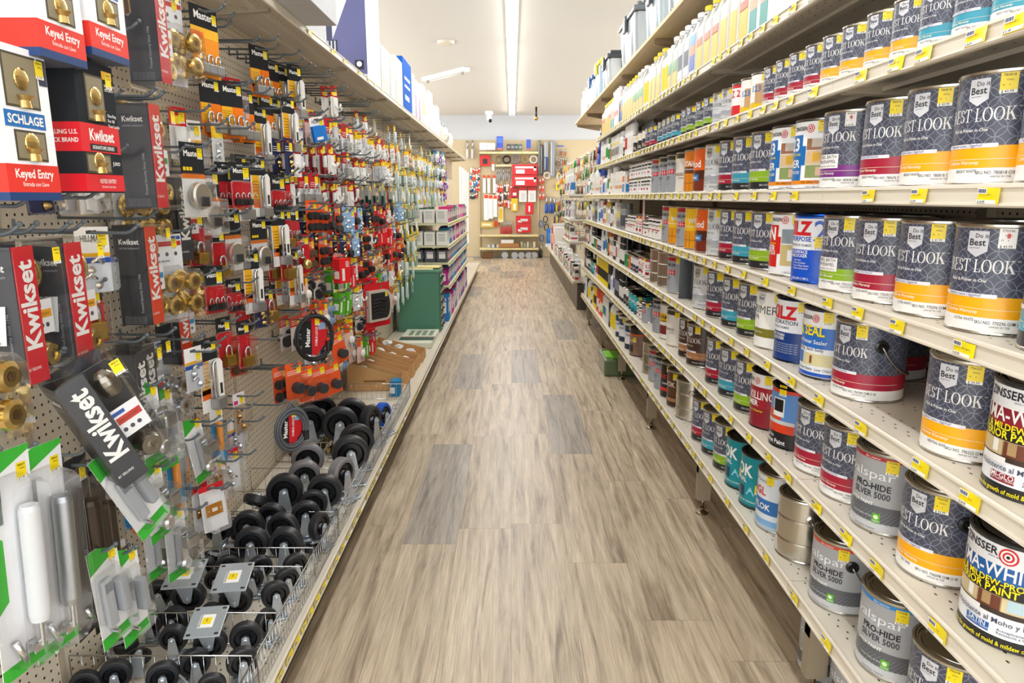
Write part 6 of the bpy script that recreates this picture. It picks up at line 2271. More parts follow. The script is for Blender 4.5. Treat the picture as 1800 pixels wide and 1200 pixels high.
# ---------------------------------------------------------------- hero placements, by the near top front corner of each package
NEAR = [
    # kind, u, v, X of the front, rz, rx(tilt), label
    ('box_blue', 35, -190, -.80, 0, 0, 'white lockset box with red band in the top row, nearest the camera end'),
    ('box_blue', 133, -160, -.80, 0, 0, 'white lockset box with red band in the top row, beside the nearest one'),
    ('box_blue', -22, 66, -.82, 0, 0, 'white lockset box with blue maker plate below the top row boxes'),
    ('box_blk', 125, 97, -.82, 0, 0, 'black lockset box with broad red band and gold knobs in its windows'),
    ('clam_red', 106, 398, -.85, 0, 0, 'red-striped gold lockset clamshell with barcode sticker on its dark side'),
    ('clam_red', 12, 402, -.85, 0, 0, 'red-striped gold lockset clamshell left of the barcoded one'),
    ('clam_green', 257, 155, -.86, 0, 0, 'red-striped lockset clamshell with green band beside the black lockset box'),
    ('clam_org', 250, 376, -.90, 0, 0, 'orange-striped lockset clamshell with blue band under the brass knobs'),
    ('clam_red', 265, -70, -.87, 0, 0, 'red-striped clamshell hanging at the top beside the white boxes'),
    ('clam_dark', 232, 602, -.90, 0, 0, 'dark lockset clamshell with barcode below the orange-striped one'),
    ('clam_dark', 66, 640, -.84, radians(-38), radians(24), 'tilted gold lockset clamshell with yellow stripe below the red-striped ones'),
    ('knob_gold', 287, -50, -.93, radians(-16), 0, 'gold knob set on white card hanging at the top by the black padlock cards'),
    ('knob_gold', 287, 400, -.94, radians(-16), 0, 'gold knob set on white card with red band beside the orange-striped clamshell'),
    ('knob_gold', 232, 255, -1.0, radians(-12), 0, 'gold knob set mostly behind the green-banded clamshell'),
    ('knob_gold', -112, 505, -.80, radians(-4), 0, 'gold knob set at the very edge beside the tilted lockset clamshell'),
    ('knob_chrome', 272, 600, -1.0, radians(-12), 0, 'chrome knob set on white card below the brass knob card'),
    ('closer_s', 28, 800, -.86, radians(-6), radians(-3), 'silver tube door closer on green card, second from the near end'),
    ('closer_w', -40, 812, -.86, radians(-6), radians(-3), 'white tube door closer on green card nearest the camera end'),
    ('closer_b', 96, 822, -.93, 0, 0, 'dark bronze door closer in clear pack behind the silver one'),
    ('closer_b', 130, 830, -.96, 0, 0, 'dark bronze door closer in clear pack, farther of the two'),
    ('g_pull', 152, 800, -.84, radians(-20), radians(26), 'silver pull handle pack tilted forward, topmost of the green cards'),
    ('g_pull', 150, 975, -.90, radians(-10), radians(4), 'silver pull handle on green card under the tilted pack, nearer one'),
    ('g_pull', 190, 978, -.90, radians(-10), radians(4), 'silver pull handle on green card under the tilted pack, farther one'),
    ('g_pull', 118, 850, -.99, 0, 0, 'silver pull handle on green card behind the dark closers'),
    ('g_latch', 236, 675, -.91, radians(-8), radians(2), 'chrome push latch on green card below the chrome knobs'),
    ('g_latch', 244, 820, -.93, radians(-8), radians(4), 'chrome push latch on green card, lower of the two'),
    ('g_latch', 318, 740, -1.0, radians(-14), radians(12), 'small chrome latch pack with green corner by the pegboard'),
    ('blue_tall', 285, 772, -.99, radians(-14), 0, 'tall blue card with orange parts behind the chrome latches'),
    ('kw_hinge', 378, 802, -1.02, radians(-20), 0, 'red-topped door hardware card above the strike plate card'),
    ('kw_plate', 348, 858, -.98, radians(-40), radians(3), 'white card with a brass strike plate above the casters'),
    ('kw_plate', 336, 862, -1.01, radians(-10), 0, 'red edged strike plate card behind the white one'),
    ('m_triple', 330, 2, -.94, radians(-14), 0, 'triple padlock pack on black and yellow card at the top beside gold knobs'),
    ('m_pair', 436, 76, -1.0, radians(-24), 0, 'twin padlock pack on black and orange card with a yellow arrow'),
    ('m_guard', 442, 182, -1.02, radians(-16), 0, 'long shackle padlock card below the twin padlock pack'),
    ('m_guard', 404, 270, -.99, radians(-14), 0, 'long shackle padlock card on the middle row, nearer of the pair'),
    ('m_guard', 438, 274, -1.0, radians(-18), 0, 'long shackle padlock card on the middle row, farther of the pair'),
    ('m_disc', 313, 248, -.93, radians(-16), 0, 'round steel padlock card right of the green-banded clamshell'),
    ('m_disc', 438, 382, -1.0, radians(-18), 0, 'round steel padlock card below the long shackle pair'),
    ('m_tall', 368, 400, -1.0, radians(-20), 0, 'brass padlock on red and black card in front of the pegboard'),
    ('m_small2', 396, 492, -1.0, radians(-22), 0, 'row of tiny padlocks on red card in the lower lock row'),
    ('m_tall', 378, 560, -.97, radians(-20), 0, 'tall shackle brass padlock on a red and black card in lowest lock row'),
    ('m_tall', 414, 566, -.97, radians(-20), 0, 'tall shackle brass padlock card, farther one of the lowest lock row'),
    ('r_pad2', 486, 172, -1.02, radians(-22), 0, 'two silver padlocks on pale red card below the orange hangers'),
    ('wb_card', 511, 196, -1.0, radians(-22), 0, 'white card with blue and orange stripes beside the red padlock card'),
    ('bl_card', 542, 204, -.93, radians(-34), radians(12), 'white and blue adhesive pack hanging askew'),
    ('o_discs', 536, 352, -.96, radians(-22), 0, 'orange card with four black sliders above the dark red knob card, nearest'),
    ('o_discs', 556, 354, -.95, radians(-26), radians(-5), 'orange card with four black sliders above the dark red knob card, second'),
    ('r_knob', 513, 414, -.96, radians(-38), 0, 'dark red card with chrome and gold ball knobs under the orange slider cards'),
    ('cable_big', 508, 548, -.92, radians(-48), 0, 'large coiled black cable lock above the orange caster cups'),
    ('cable_small', 472, 716, -.90, radians(-38), 0, 'coiled grey cable lock above the big black wheels'),
    ('organizer', 640, 500, -.93, radians(-34), 0, 'red card with rounded grey tray of black straps beside the green cabinet'),
    ('red_box', 584, 448, -.93, radians(-30), 0, 'bright red box hanging above the lime green boxes'),
    ('grn_box', 586, 510, -.93, radians(-30), radians(-8), 'lime green box, nearer one, under the red box'),
    ('grn_box', 598, 508, -.92, radians(-30), radians(-8), 'lime green box, farther one, under the red box'),
    ('o_big', 574, 590, -.88, radians(-40), radians(18), 'tilted orange card with a black caster cup above the others'),
    ('o_big', 566, 640, -.86, radians(-42), radians(8), 'orange caster cup card, farthest of the row over the big wheels'),
    ('o_big', 540, 645, -.87, radians(-42), radians(6), 'orange caster cup card, second farthest over the big wheels'),
    ('o_big', 521, 648, -.88, radians(-30), 0, 'orange caster cup card, third farthest over the big wheels'),
    ('o_big', 500, 642, -.90, radians(-30), 0, 'orange caster cup card, nearest of the row over the big wheels'),
    ('o_discs', 478, 648, -.95, radians(-24), 0, 'orange slider card left of the caster cup cards'),
    ('bz', 408, 694, -1.0, radians(-20), 0, 'clear pack of brass clips with pink label by the bare pegboard'),
    ('key', 398, 740, -1.02, radians(-20), 0, 'clear pack of key fittings below the brass clips'),
    ('key', 322, 615, -.95, radians(-14), 0, 'dark padlock pack with yellow sticker right of dark clamshell'),
    ('m_guard', 345, 600, -.97, radians(-14), 0, 'long shackle padlock card hanging low beside the chrome knobs'),
]
HOOK_AT = []
for kd, u, v, X, rz, rx, lab in NEAR:
    K = HG[kd]
    p = onX(u, v, X)
    # package corner (near, top, front) -> hang hole
    loc = Vector((p.x, p.y, p.z)) - Matrix.Rotation(rz, 3, 'Z') @ Vector((K['d'] if K['d'] > .06 else 0, -K['w'] / 2, 0)) - Vector((0, 0, K['top']))
    o = hang(kd, loc.x, loc.y, loc.z, rz, rx, 0, True, lab)
    HOOK_AT.append((loc.x, loc.y, loc.z, kd))
    if 'barcode' in lab:
        place('barcode_sticker', BARCODE, o, loc=(.042, -K['w'] / 2 - .0015, -.155), rot=(0, radians(-8), radians(-90)))
for i, (x, y, z, kd) in enumerate(HOOK_AT):
    L = .25
    if kd in ('clam_red', 'box_blue', 'box_blk', 'clam_green'):
        for dy in (-.022, .022) if 'clam' in kd else (-.04, .04):
            zz = z + (.002 if 'clam' in kd else -K['h'] * 0 - .258)
            add_hook(y + dy, zz, 2, rown='near')
    elif abs(rx) < .5:
        add_hook(y, z + .001, 2 if x > -.95 else 1, rown='near')

# ---------------------------------------------------------------- the rest of the wall, hook by hook
ZONES = [
    (300, 440, -300, 60, ['m_triple', 'm_pair']),
    (330, 520, 40, 250, ['m_guard', 'm_pair', 'r_pad2']),
    (500, 570, 80, 200, ['o_brown', 'white_clip', 'wb_card']),
    (540, 660, 110, 235, ['s_hook', 's_hook', 'r_hook', 'clr_bag']),
    (640, 780, 150, 240, ['g_stick', 'y_stick', 'w_stick', 'brush']),
    (500, 600, 190, 335, ['r_hook', 'wb_card', 'r_pad2', 'm_gray', 'r_hook2']),
    (560, 680, 225, 325, ['r_hook', 'r_hook', 's_hook', 'clr_bag']),
    (520, 620, 300, 360, ['r_hook2', 'r_hook', 'white_clip', 'r_hook2']),
    (620, 680, 300, 345, ['brush', 'g_stick', 'brush', 'tan']),
    (330, 500, 330, 480, ['m_small', 'm_tall', 'm_small2', 'm_disc', 'm_guard']),
    (330, 510, 460, 570, ['m_small', 'm_small2', 'm_tall', 'navy']),
    (500, 560, 330, 500, ['m_gray', 'o_brown', 'navy', 'o_discs']),
    (560, 640, 350, 480, ['lt_blue', 'clr_bag', 'rb_red', 'o_discs', 'navy']),
    (620, 700, 340, 470, ['rb_red', 'r_hook', 'tan', 'o_big', 'red_box', 'r_knob', 'lt_blue']),
    (680, 760, 330, 520, ['y_stick', 'g_stick', 'y_stick', 'w_stick', 'g_stick']),
    (660, 760, 230, 340, ['y_stick', 'w_stick', 'g_stick', 'tan', 'clr_bag', 'y_stick']),
    (745, 800, 180, 260, ['brush', 'brush', 'g_stick']),
    (740, 800, 255, 340, ['bl_card2', 'brush', 'w_stick', 'm_or', 'bl_card2']),
    (795, 840, 240, 400, ['m_mag', 'm_or', 'm_mag', 'bl_card2']),
    (420, 560, 480, 620, ['wheels', 'bulb', 'navy', 'wheels', 'wb_card']),
    (560, 720, 450, 640, ['grn_box', 'blue_pads', 'red_box', 'white_clip', 'wheels', 'bulb', 'clr_bag', 'blue_pads']),
    (300, 430, 560, 860, ['key', 'bz', 'kw_hinge', 'm_small', 'bz', 'g_latch', 'blue_tall']),
    (420, 620, 560, 720, ['o_big', 'o_brown', 'bulb', 'key', 'bz']),
    (180, 330, 300, 700, ['clam_dark', 'knob_gold', 'key', 'clam_org']),
    (120, 330, 650, 1100, ['g_pull', 'g_latch', 'blue_tall', 'key']),
]
ROWS = [.565, .405, .25, .10, -.055, -.205, -.36, -.52, -.69, -.86]
GRPN = 'hanging goods on the left peg hooks'
hero_boxes = [(x, y, z, HG[kd]) for x, y, z, kd in HOOK_AT]
GS = {}
rnd_ = random.Random(5)
for ri, z0 in enumerate(ROWS):
    y = 1.55 + rnd_.uniform(0, .08)
    last = 10.2 if z0 > .0 else (7.0 if z0 > -.6 else (6.5 if z0 > -.8 else 4.9))
    ci = 0
    while y < last:
        ci += 1
        zz = H + z0 + rnd_.choice((0, 0, -.0254))
        yy = y
        p = proj((-1.0, yy, zz - .07))
        y += .088 * rnd_.uniform(.92, 1.15) * (1.0 if y < 5 else 1.15) * (1.28 if y < 2.6 else 1)
        # stay clear of the packages placed one by one
        blocked = False
        for x2, y2, z2, K2 in hero_boxes:
            if abs(y2 - yy) < K2['w'] / 2 + .03 and z2 - K2['h'] + .01 < zz < z2 + .12:
                blocked = True
        bare = False
        if p[0] > 560 and z0 > .5 and yy < 9:
            bare = rnd_.random() < .8
        if z0 > .5 and 300 < p[0] < 560:
            bare = rnd_.random() < .85
        opts = None
        for u0, u1, v0, v1, ks in ZONES:
            if u0 <= p[0] < u1 and v0 <= p[1] < v1:
                opts = ks
                break
        if opts is None:
            opts = ['navy', 'm_small', 'r_hook', 'clr_bag', 'wb_card'] if yy < 6 else ['y_stick', 'bl_card2', 'w_stick', 'm_or']
        kd = rnd_.choice(opts)
        K = HG[kd]
        room = (ROWS[ri - 1] - z0) if ri else .1
        if blocked:
            continue
        if p[1] > 640 and p[0] > 430:
            continue
        if not bare:
            nn = 1 + (rnd_.random() < .5) + (rnd_.random() < .2)
            x = LP + .085 + rnd_.uniform(0, .10)
            rz = radians(rnd_.uniform(-26, -6))
            if K['w'] > .1 and yy < 3.2:
                nn = 1
            for q in range(nn):
                dx = q * (K['d'] + .006) * 1.1
                if LP + .27 < x + dx + K['d']:
                    break
                GS.setdefault((kd, ri), []).append((yy, -q, hang(kd, x + dx, yy, zz, rz + rnd_.uniform(-.04, .04), rnd_.uniform(-.03, .03), near=yy < 3, sc=min(1.3, max(1.0, .152 / K['h'])))))
        elif yy > 8.5:
            continue
        if True:
            add_hook(yy, zz + .001, (0, 1, 1, 2)[rnd_.randrange(4)], rown=nth(ri + 1))
RLAB = ['top', 'second', 'third', 'fourth', 'fifth', 'sixth', 'seventh', 'eighth', 'ninth', 'lowest']
for (kd, ri), L in GS.items():
    L.sort(key=lambda q: (q[0], q[1]))
    K = HG[kd]
    for i, (yy, q, o) in enumerate(L):
        lab = f"{K['desc']}, {RLAB[ri]} hook row" + (f', {nth(i + 1)} from near end' if len(L) > 1 else '')
        if len(lab.split()) > 16:
            lab = f"{K['desc']}, {RLAB[ri]} row, {nth(i + 1)}"
        tag(o, lab, K['cat'], K['cat'] + 's on the left peg hooks')

ALLH = sorted(((q[0], q[1], q[2], q[3], rn) for rn, L in HKSEQ.items() for q in L))
cnt = {}
far_mb = MB()
for n, (yy, zz, xx, hi, rn) in enumerate(ALLH):
    if n < 298:
        o = place('peg_hook', HOOKS[hi], loc=(xx, yy, zz))
        cnt[rn] = cnt.get(rn, 0) + 1
        where = 'among the lockset packages' if rn == 'near' else f'in the {RLAB[ORD.index(rn)]} hook row'
        tag(o, f'grey wire peg hook {where}, {nth(cnt[rn])} from near end', 'peg hook', 'grey wire peg hooks on the left wall')
    else:
        far_mb.tube([(xx, yy, zz), (xx + .21, yy, zz - .002), (xx + .235, yy, zz + .016)], .003, 4, HK, 'paintmetal')
tag(far_mb.build('peg_hooks'), 'grey wire peg hooks on the far part of the left pegboards', 'peg hooks', kind='stuff')
# ================================================================ casters in the wire bins
def caster_meshes(tyre, hub, key):
    """unit wheel radius .05; origin at the hub, plate below"""
    r = .05
    b = MB()
    for s in (-1, 1):
        b.prism([(-.016, -.066), (.016, -.066), (.020, -.05), (.011, .008), (0, .014), (-.011, .008), (-.020, -.05)], s * .0225 - .001, s * .0225 + .001, '#c6ced6', 'zinc', 'y')
        b.lathe([(0, s * .024), (.007, s * .024), (.007, s * .029), (.004, s * .031), (0, s * .031)], 8, '#c6ced6', 'zinc', 'y')
    b.box(-.017, .017, -.0235, .0235, -.067, -.062, '#c6ced6', 'zinc')
    b.lathe([(0, -.067), (.026, -.067), (.028, -.072), (.022, -.077), (0, -.077)], 18, '#c6ced6', 'zinc')
    b.bbox(-.035, .035, -.045, .045, -.081, -.077, '#c2ccd4', 'zinc', .0015)
    for x in (-.026, .026):
        for y in (-.035, .035):
            b.box(x - .004, x + .004, y - .003, y + .003, -.0768, -.0766, '#20242a')
    w_ = MB()
    w_.lathe([(.034, -.013, hub), (.036, -.0165, tyre), (.045, -.0165, tyre), (.0495, -.012, tyre), (.05, -.005, tyre), (.05, .005, tyre), (.0495, .012, tyre), (.045, .0165, tyre), (.036, .0165, tyre), (.034, .013, hub)], 36, tyre, 'rubber', 'y')
    h = MB()
    for s in (-1, 1):
        h.lathe([(.034, s * .013), (.031, s * .008), (.018, s * .008), (.014, s * .016), (.008, s * .018), (0, s * .018)], 20, hub, 'plastic', 'y')
    return b.mesh('caster_bracket'), w_.mesh('wheel'), h.mesh('hub')


CT = {'b': caster_meshes('#26272b', '#141518', 'b'), 'g': caster_meshes('#7d7b7e', '#1c1d20', 'g'), 'l': caster_meshes('#1b58c8', '#1a1c22', 'l')}
lm = MB()
lm.box(-.02, .02, -.016, .016, 0, .0006, '#f2f2ef')
lm.box(-.010, .010, -.009, .010, .0006, .001, '#f2d61c')
for _i in range(9):
    lm.box(-.018 + _i * .0042, -.0165 + _i * .0042, -.015, -.011, .0006, .0011, '#2a2a2a')
lettering(lm, '7.99', plane_map((-.008, -.002, .0012), (1, 0, 0), (0, 1, 0)), .004, '#5a4a10', bold=.02)
PLATE_LAB = lm.mesh('price_sticker')
CASTERS = []
_b = MB()
for s in (-1, 1):
    _b.prism([(-.016, -.07), (.016, -.07), (.026, -.05), (.011, .008), (0, .014), (-.011, .008), (-.026, -.05)], s * .0225 - .001, s * .0225 + .001, '#c6ced6', 'zinc', 'y')
    _b.lathe([(0, s * .024), (.007, s * .024), (.007, s * .029), (0, s * .031)], 8, '#c6ced6', 'zinc', 'y')
_b.lathe([(0, -.06), (.034, -.062), (.038, -.072), (.03, -.08), (0, -.08)], 20, '#c6ced6', 'zinc')
_b.bbox(-.052, .052, -.066, .066, -.0845, -.080, '#c6d0d8', 'zinc', .002)
for x in (-.04, .04):
    for y in (-.054, .054):
        _b.box(x - .006, x + .006, y - .004, y + .004, -.0848, -.0843, '#20242a')
CT['p'] = (_b.mesh('caster_bracket'), CT['b'][1], CT['b'][2])


def caster(u, v, rpx, yaw=0.0, tilt=0.0, var='b', flip=0, lift=0.0, lab=None):
    z = LTOP + .07
    for _ in range(6):
        p = onZ(u, v, z)
        d = p.y * CP - (p.z - H) * SP
        r = rpx * d / F * .97
        k = r / .05
        z = LTOP + .083 * k + lift + .001
        if flip:
            z = LTOP + r + lift + .001
    b, w_, h = CT[var]
    o = place('caster', b, loc=p, rot=(tilt + (pi if flip == 1 else 0), flip if flip > 1 else 0, yaw))
    o.scale = (k, k, k)
    ww = place('wheel', w_, o)
    place('hub', h, ww)
    if lab:
        place('price_sticker', PLATE_LAB, o, loc=(0, 0, -.0852), rot=(pi, 0, pi / 2)).scale = (1.4, 1.4, 1)
    CASTERS.append((p.y, p.x, o, var, k, lab))
    return o


R_ = radians
CL = [
    # big wheels at the far bins
    (540, 742, 33, .5, 0, 'b'), (562, 722, 30, .5, 0, 'b'), (598, 745, 32, .2, 0, 'b'), (618, 728, 30, .1, 0, 'b'), (651, 738, 27, 1.25, 0, 'b'), (672, 728, 22, 1.2, 0, 'l'),
    (627, 774, 31, .45, 0, 'b'), (616, 796, 33, .3, 0, 'b'),
    # grey tyres
    (541, 806, 29, .25, 0, 'g'), (535, 834, 28, .3, .1, 'g'), (600, 832, 30, 1.15, 0, 'g'),
    # four inch black
    (501, 862, 32, .15, 0, 'b'), (571, 862, 31, .1, 0, 'b'), (452, 880, 24, -.3, .9, 'b'), (551, 884, 25, .2, 0, 'b'), (538, 904, 26, .2, 0, 'b'), (561, 924, 25, 1.25, 0, 'b'),
    (478, 908, 26, 0, 0, 'b'), (498, 926, 28, -.1, 0, 'b'), (437, 923, 28, .1, 0, 'b'), (385, 926, 26, 0, 0, 'b'), (443, 954, 30, .1, 0, 'b'), (503, 954, 30, 0, 0, 'b'),
    # small ones
    (362, 992, 19, -.2, .3, 'b'), (400, 996, 22, .5, -.1, 'b'), (457, 996, 22, .5, .1, 'b'), (519, 993, 22, .6, 0, 'b'), (504, 1018, 22, .6, 0, 'b'), (484, 1044, 25, .5, 0, 'b'),
    (380, 1018, 20, .2, 0, 'b'), (443, 1016, 20, .3, 0, 'b'), (282, 1040, 24, .1, .2, 'b'), (292, 968, 26, .9, -.4, 'b'),
    (265, 1092, 22, 0, 0, 'b'), (309, 1088, 25, -.2, 0, 'b'), (374, 1082, 25, .1, 0, 'b'), (306, 1120, 25, .1, 0, 'b'), (432, 1118, 28, .3, 0, 'b'), (467, 1092, 24, 1.2, 0, 'b'),
    (203, 1184, 28, .3, 0, 'b'), (286, 1188, 28, .4, 0, 'b'), (342, 1164, 27, .5, 0, 'b'), (426, 1162, 28, .5, 0, 'b'), (150, 1202, 27, .3, 0, 'b'), (372, 1206, 25, .4, 0, 'b'),
]
for u, v, rp, yw, tl, vr in CL:
    caster(u, v, rp, yw, tl, vr)
for u, v in ((370, 1107), (332, 1024), (415, 1030)):
    caster(u, v + 22, 29, R_(8), .16, 'p', 1, .04, lab=True)
rf = random.Random(4)
for _ in range(400):
    x, y = rf.uniform(-1.1, -.71), rf.uniform(1.05, 2.5)
    if all(math.hypot(x - q[1], y - q[0]) > .072 for q in CASTERS) and all(abs(y - q) > .03 for q in (1.60, 1.79, 2.045, 2.167, 2.443)):
        k = rf.uniform(.62, .74)
        b, w_, h = CT['b']
        z = LTOP + .052 * k + .001
        o = place('caster', b, loc=(x, y, z), rot=(pi / 2 * rf.choice((-1, 1)) + rf.uniform(-.2, .2), rf.uniform(-.2, .2), rf.uniform(0, 6)))
        o.scale = (k, k, k)
        ww = place('wheel', w_, o)
        place('hub', h, ww)
        CASTERS.append((y, x, o, 'b', k, None))
        if len(CASTERS) > 74:
            break
CASTERS.sort(key=lambda q: q[0])
n_ = {}
for yy, xx, o, vr, k, lb in CASTERS:
    sz = 'large' if k > 1.3 else 'medium' if k > .88 else 'small'
    if lb:
        desc = 'upturned caster with price-labelled zinc plate'
    else:
        desc = {'b': f'{sz} black wheel caster', 'g': f'{sz} grey tyre caster', 'l': 'caster with a bright blue tyre', 'p': ''}[vr]
    n_[desc] = n_.get(desc, 0) + 1
    side = 'pegboard side' if xx < -1.0 else 'middle' if xx < -.78 else 'fence side'
    tag(o, f'{desc}, {nth(n_[desc])} in the bins from near end, {side}', 'caster', 'casters in the wire bins')


# ---- wire dividers and front fences
def wire(mb, pts, r=.0016):
    mb.tube(pts, r, 5, '#cfd1d2', 'metal')


DIV = [1.30, 1.60, 1.79, 2.045, 2.167, 2.443, 2.627, 2.872, 3.2, 3.7, 4.28]
for i, y in enumerate(DIV):
    mb = MB()
    hh = .105
    wire(mb, [(-.475, 0, .003), (-.475, 0, hh), (0, 0, hh), (0, 0, .003)], .0022)
    wire(mb, [(-.475, 0, .006), (0, 0, .006)], .002)
    n = 15
    for k in range(1, n):
        wire(mb, [(-.475 * k / n, 0, .003), (-.475 * k / n, 0, hh)], .0012)
    o = mb.build('wire_divider', loc=(LXL - .025, y, LTOP))
    tag(o, f'thin chrome wire divider across the caster bins, {nth(i + 1)} from the near end', 'wire divider', 'wire dividers of the caster bins')
for i, (a, b2) in enumerate(((.95, 1.60), (1.605, 2.45), (2.455, 3.35), (3.355, 4.35))):
    mb = MB()
    hh = .11
    L = b2 - a
    wire(mb, [(0, 0, .002), (0, 0, hh), (0, L, hh), (0, L, .002)], .0024)
    for z in (.006, .055):
        wire(mb, [(0, 0, z), (0, L, z)], .0016)
    n = int(L / .022)
    for k in range(1, n):
        wire(mb, [(0, L * k / n, .002), (0, L * k / n, hh)], .0011)
    o = mb.build('wire_fence', loc=(LXL - .012, a, LTOP))
    tag(o, f'chrome wire fence along the front of the caster bins, {nth(i + 1)} length from near end', 'wire fence', 'wire fences of the caster bins')

# ---- small stem casters and glides in the far bins
rr = random.Random(3)
SMALL = MB()
SMALL.lathe([(0, -.012), (.016, -.012), (.018, -.006), (.018, .006), (.016, .012), (0, .012)], 14, '#3a3430', 'rubber', 'y')
st_m = MB()
st_m.lathe([(.004, .0), (.004, .045), (0, .047)], 8, '#d8b868', 'metal')
st_m.prism([(-.012, .02), (.012, .02), (.006, -.004), (-.006, -.004)], -.016, .016, '#c9a860', 'metal', 'y')
SM, STM = SMALL.mesh('stem_caster'), st_m.mesh('stem')
GL = MB()
GL.lathe([(0, 0), (.028, 0), (.030, .01), (.024, .022), (0, .022)], 16, '#d8d8d4', 'plastic')
GLM = GL.mesh('glide_cup')
GLI = MB()
GLI.lathe([(.019, .0222), (.019, .0232), (0, .0232)], 14, '#8f8a80', 'rubber')
GLIM = GLI.mesh('rubber_pad')
q = 0
for gy in range(5):
    for gx in range(7):
        x = -1.10 + gx * .062 + rr.uniform(-.008, .008)
        y = 3.30 + gy * .078 + rr.uniform(-.01, .01)
        if abs(y - 3.7) < .03:
            continue
        q += 1
        o = place('stem_caster', SM, loc=(x, y, LTOP + .0195), rot=(0, 0, rr.uniform(-1, 1)))
        place('stem', STM, o)
        tag(o, f'small dark caster with brass stem in the far wire bin, row {nth(gy + 1)}, {nth(gx + 1)} from pegboard', 'stem caster', 'brass stem casters in the far bin')
for gy in range(4):
    for gx in range(6):
        x = -1.08 + gx * .075 + rr.uniform(-.005, .005)
        y = 3.80 + gy * .1 + rr.uniform(-.008, .008)
        o = place('glide_cup', GLM, loc=(x, y, LTOP + .0005))
        place('rubber_pad', GLIM, o)
        tag(o, f'pale round glide cup in the farthest wire bin, row {nth(gy + 1)}, {nth(gx + 1)} from pegboard', 'glide cup', 'pale glide cups in the farthest bin')


# ---- open cardboard bins with small bags
def carton(x, y, w_, d_, h_, rz, label, slope=True):
    mb = MB()
    t = .003
    h1 = h_ * .45 if slope else h_
    C1, C2 = '#cda06c', '#b08552'
    mb.box(-d_ / 2, d_ / 2, -w_ / 2, w_ / 2, 0, t, C1, 'card')
    mb.box(-d_ / 2, -d_ / 2 + t, -w_ / 2, w_ / 2, t, h_, C1, 'card')
    mb.box(d_ / 2 - t, d_ / 2, -w_ / 2, w_ / 2, t, h1, C1, 'card')
    for s in (-1, 1):
        a, b2 = (s * w_ / 2 - (t if s > 0 else 0)), (s * w_ / 2 + (t if s < 0 else 0))
        mb.prism([(-d_ / 2 + t, t), (d_ / 2 - t, t), (d_ / 2 - t, h1), (-d_ / 2 + t, h_)], a, b2, C1, 'card', 'y')
    mb.box(-d_ * .2, d_ * .2, -w_ / 2 - .0006, -w_ / 2 - .0001, h_ * .3, h_ * .36, '#8a6438', 'card')
    o = mb.build('cardboard_bin', loc=(x, y, LTOP + .001), rot=(0, 0, rz))
    tag(o, label, 'cardboard box')
    return o


for i, (x, y, w_, d_, h_, rz) in enumerate(((-.92, 4.55, .13, .36, .20, .05), (-.90, 4.72, .13, .36, .20, .03), (-.89, 4.90, .13, .36, .21, 0), (-.90, 5.12, .18, .38, .19, -.03), (-.89, 5.40, .22, .38, .16, 0))):
    carton(x, y, w_, d_, h_, rz, f'open brown cardboard bin on the base shelf beyond the wire bins, {nth(i + 1)} from near end')
    for k in range(3):
        m = MB()
        bm = bmesh.new()
        bmesh.ops.create_icosphere(bm, subdivisions=2, radius=.04)
        for vv in bm.verts:
            vv.co *= 1 + rr.uniform(-.25, .25)
            vv.co.z *= .6
        m.bm(bm, '#dfe2e2', 'plastic')
        o = m.build('parts_bag', loc=(x - .10 + k * .09, y, LTOP + .135 - .035 * k), rot=(0, 0, k))
        t2 = MB()
        t2.box(-.015, .015, -.012, .012, .022, .024, '#f0e8c8')
        t2.build('header_label', o)
        tag(o, f'small clear bag of parts in the {nth(i + 1)} cardboard bin, {nth(k + 1)} from the pegboard', 'bag', 'bags in the cardboard bins')
mb = MB()
mb.bbox(-.03, .03, -.05, .05, 0, .10, '#2f7fae', 'card', .002)
o = mb.build('small_box', loc=(-.76, 4.40, LTOP + .001))
tag(o, 'small blue and white box in front of the cardboard bins', 'box')
t2 = MB()
t2.box(-.031, -.0, -.051, -.0502, .02, .06, '#e8eef2')
t2.build('label_panel', o)
mb = MB()
mb.bbox(-.15, .15, -.32, .32, 0, .045, '#d9dccb', 'card', .003)
o = mb.build('flat_carton', loc=(-.84, 6.14, LTOP + .001))
tag(o, 'flat pale carton with dark stripe lying in front of the green cabinet', 'flat carton')
t2 = MB()
t2.box(-.151, .151, -.20, -.06, .0452, .0458, '#4c5a50')
t2.box(-.151, .151, -.05, -.035, .0452, .0458, '#a8443a')
for i in range(4):
    t2.box(-.1 + i * .06, -.06 + i * .06, .02, .25, .0452, .0458, '#8fa08c')
t2.build('printed_lid', o)

# ---- green parts cabinet
GC = '#4f8770'
mb = MB()
cw, cd, ch = .40, .30, .57
mb.bbox(-cw, 0, 0, cd, 0, ch, GC, 'paintmetal', .004)
o = mb.build('parts_cabinet', loc=(-.690, 6.56, LTOP + .001))
tag(o, 'worn green metal parts cabinet standing on the hardware base shelf', 'cabinet')
m = MB()
m.bbox(-cw + .0, .012, -.008, cd, ch + .0005, ch + .022, '#5f947c', 'paintmetal', .003)
m.build('cabinet_top', o)
for i in range(7):
    for j in range(2):
        m = MB()
        z0, y0 = .02 + i * .077, .01 + j * .142
        m.bbox(.0005, .010, y0, y0 + .136, z0, z0 + .070, '#44705f', 'paintmetal', .002)
        dr = m.build('drawer', o)
        m = MB()
        m.bbox(.010, .026, y0 + .048, y0 + .088, z0 + .022, z0 + .036, '#2f3b36', 'metal', .003)
        m.box(.010, .0106, y0 + .02, y0 + .116, z0 + .045, z0 + .062, '#e6dcb8')
        m.build('drawer_pull', dr)
m = MB()
m.bbox(-.38, -.06, .02, .26, 0, .008, '#e9e2bc', 'card', .002)
t_ = m.build('paper_sheets', loc=(-.69, 6.56, LTOP + ch + .024), rot=(0, 0, .05))
tag(t_, 'pale stack of paper sheets on top of the green cabinet', 'papers')
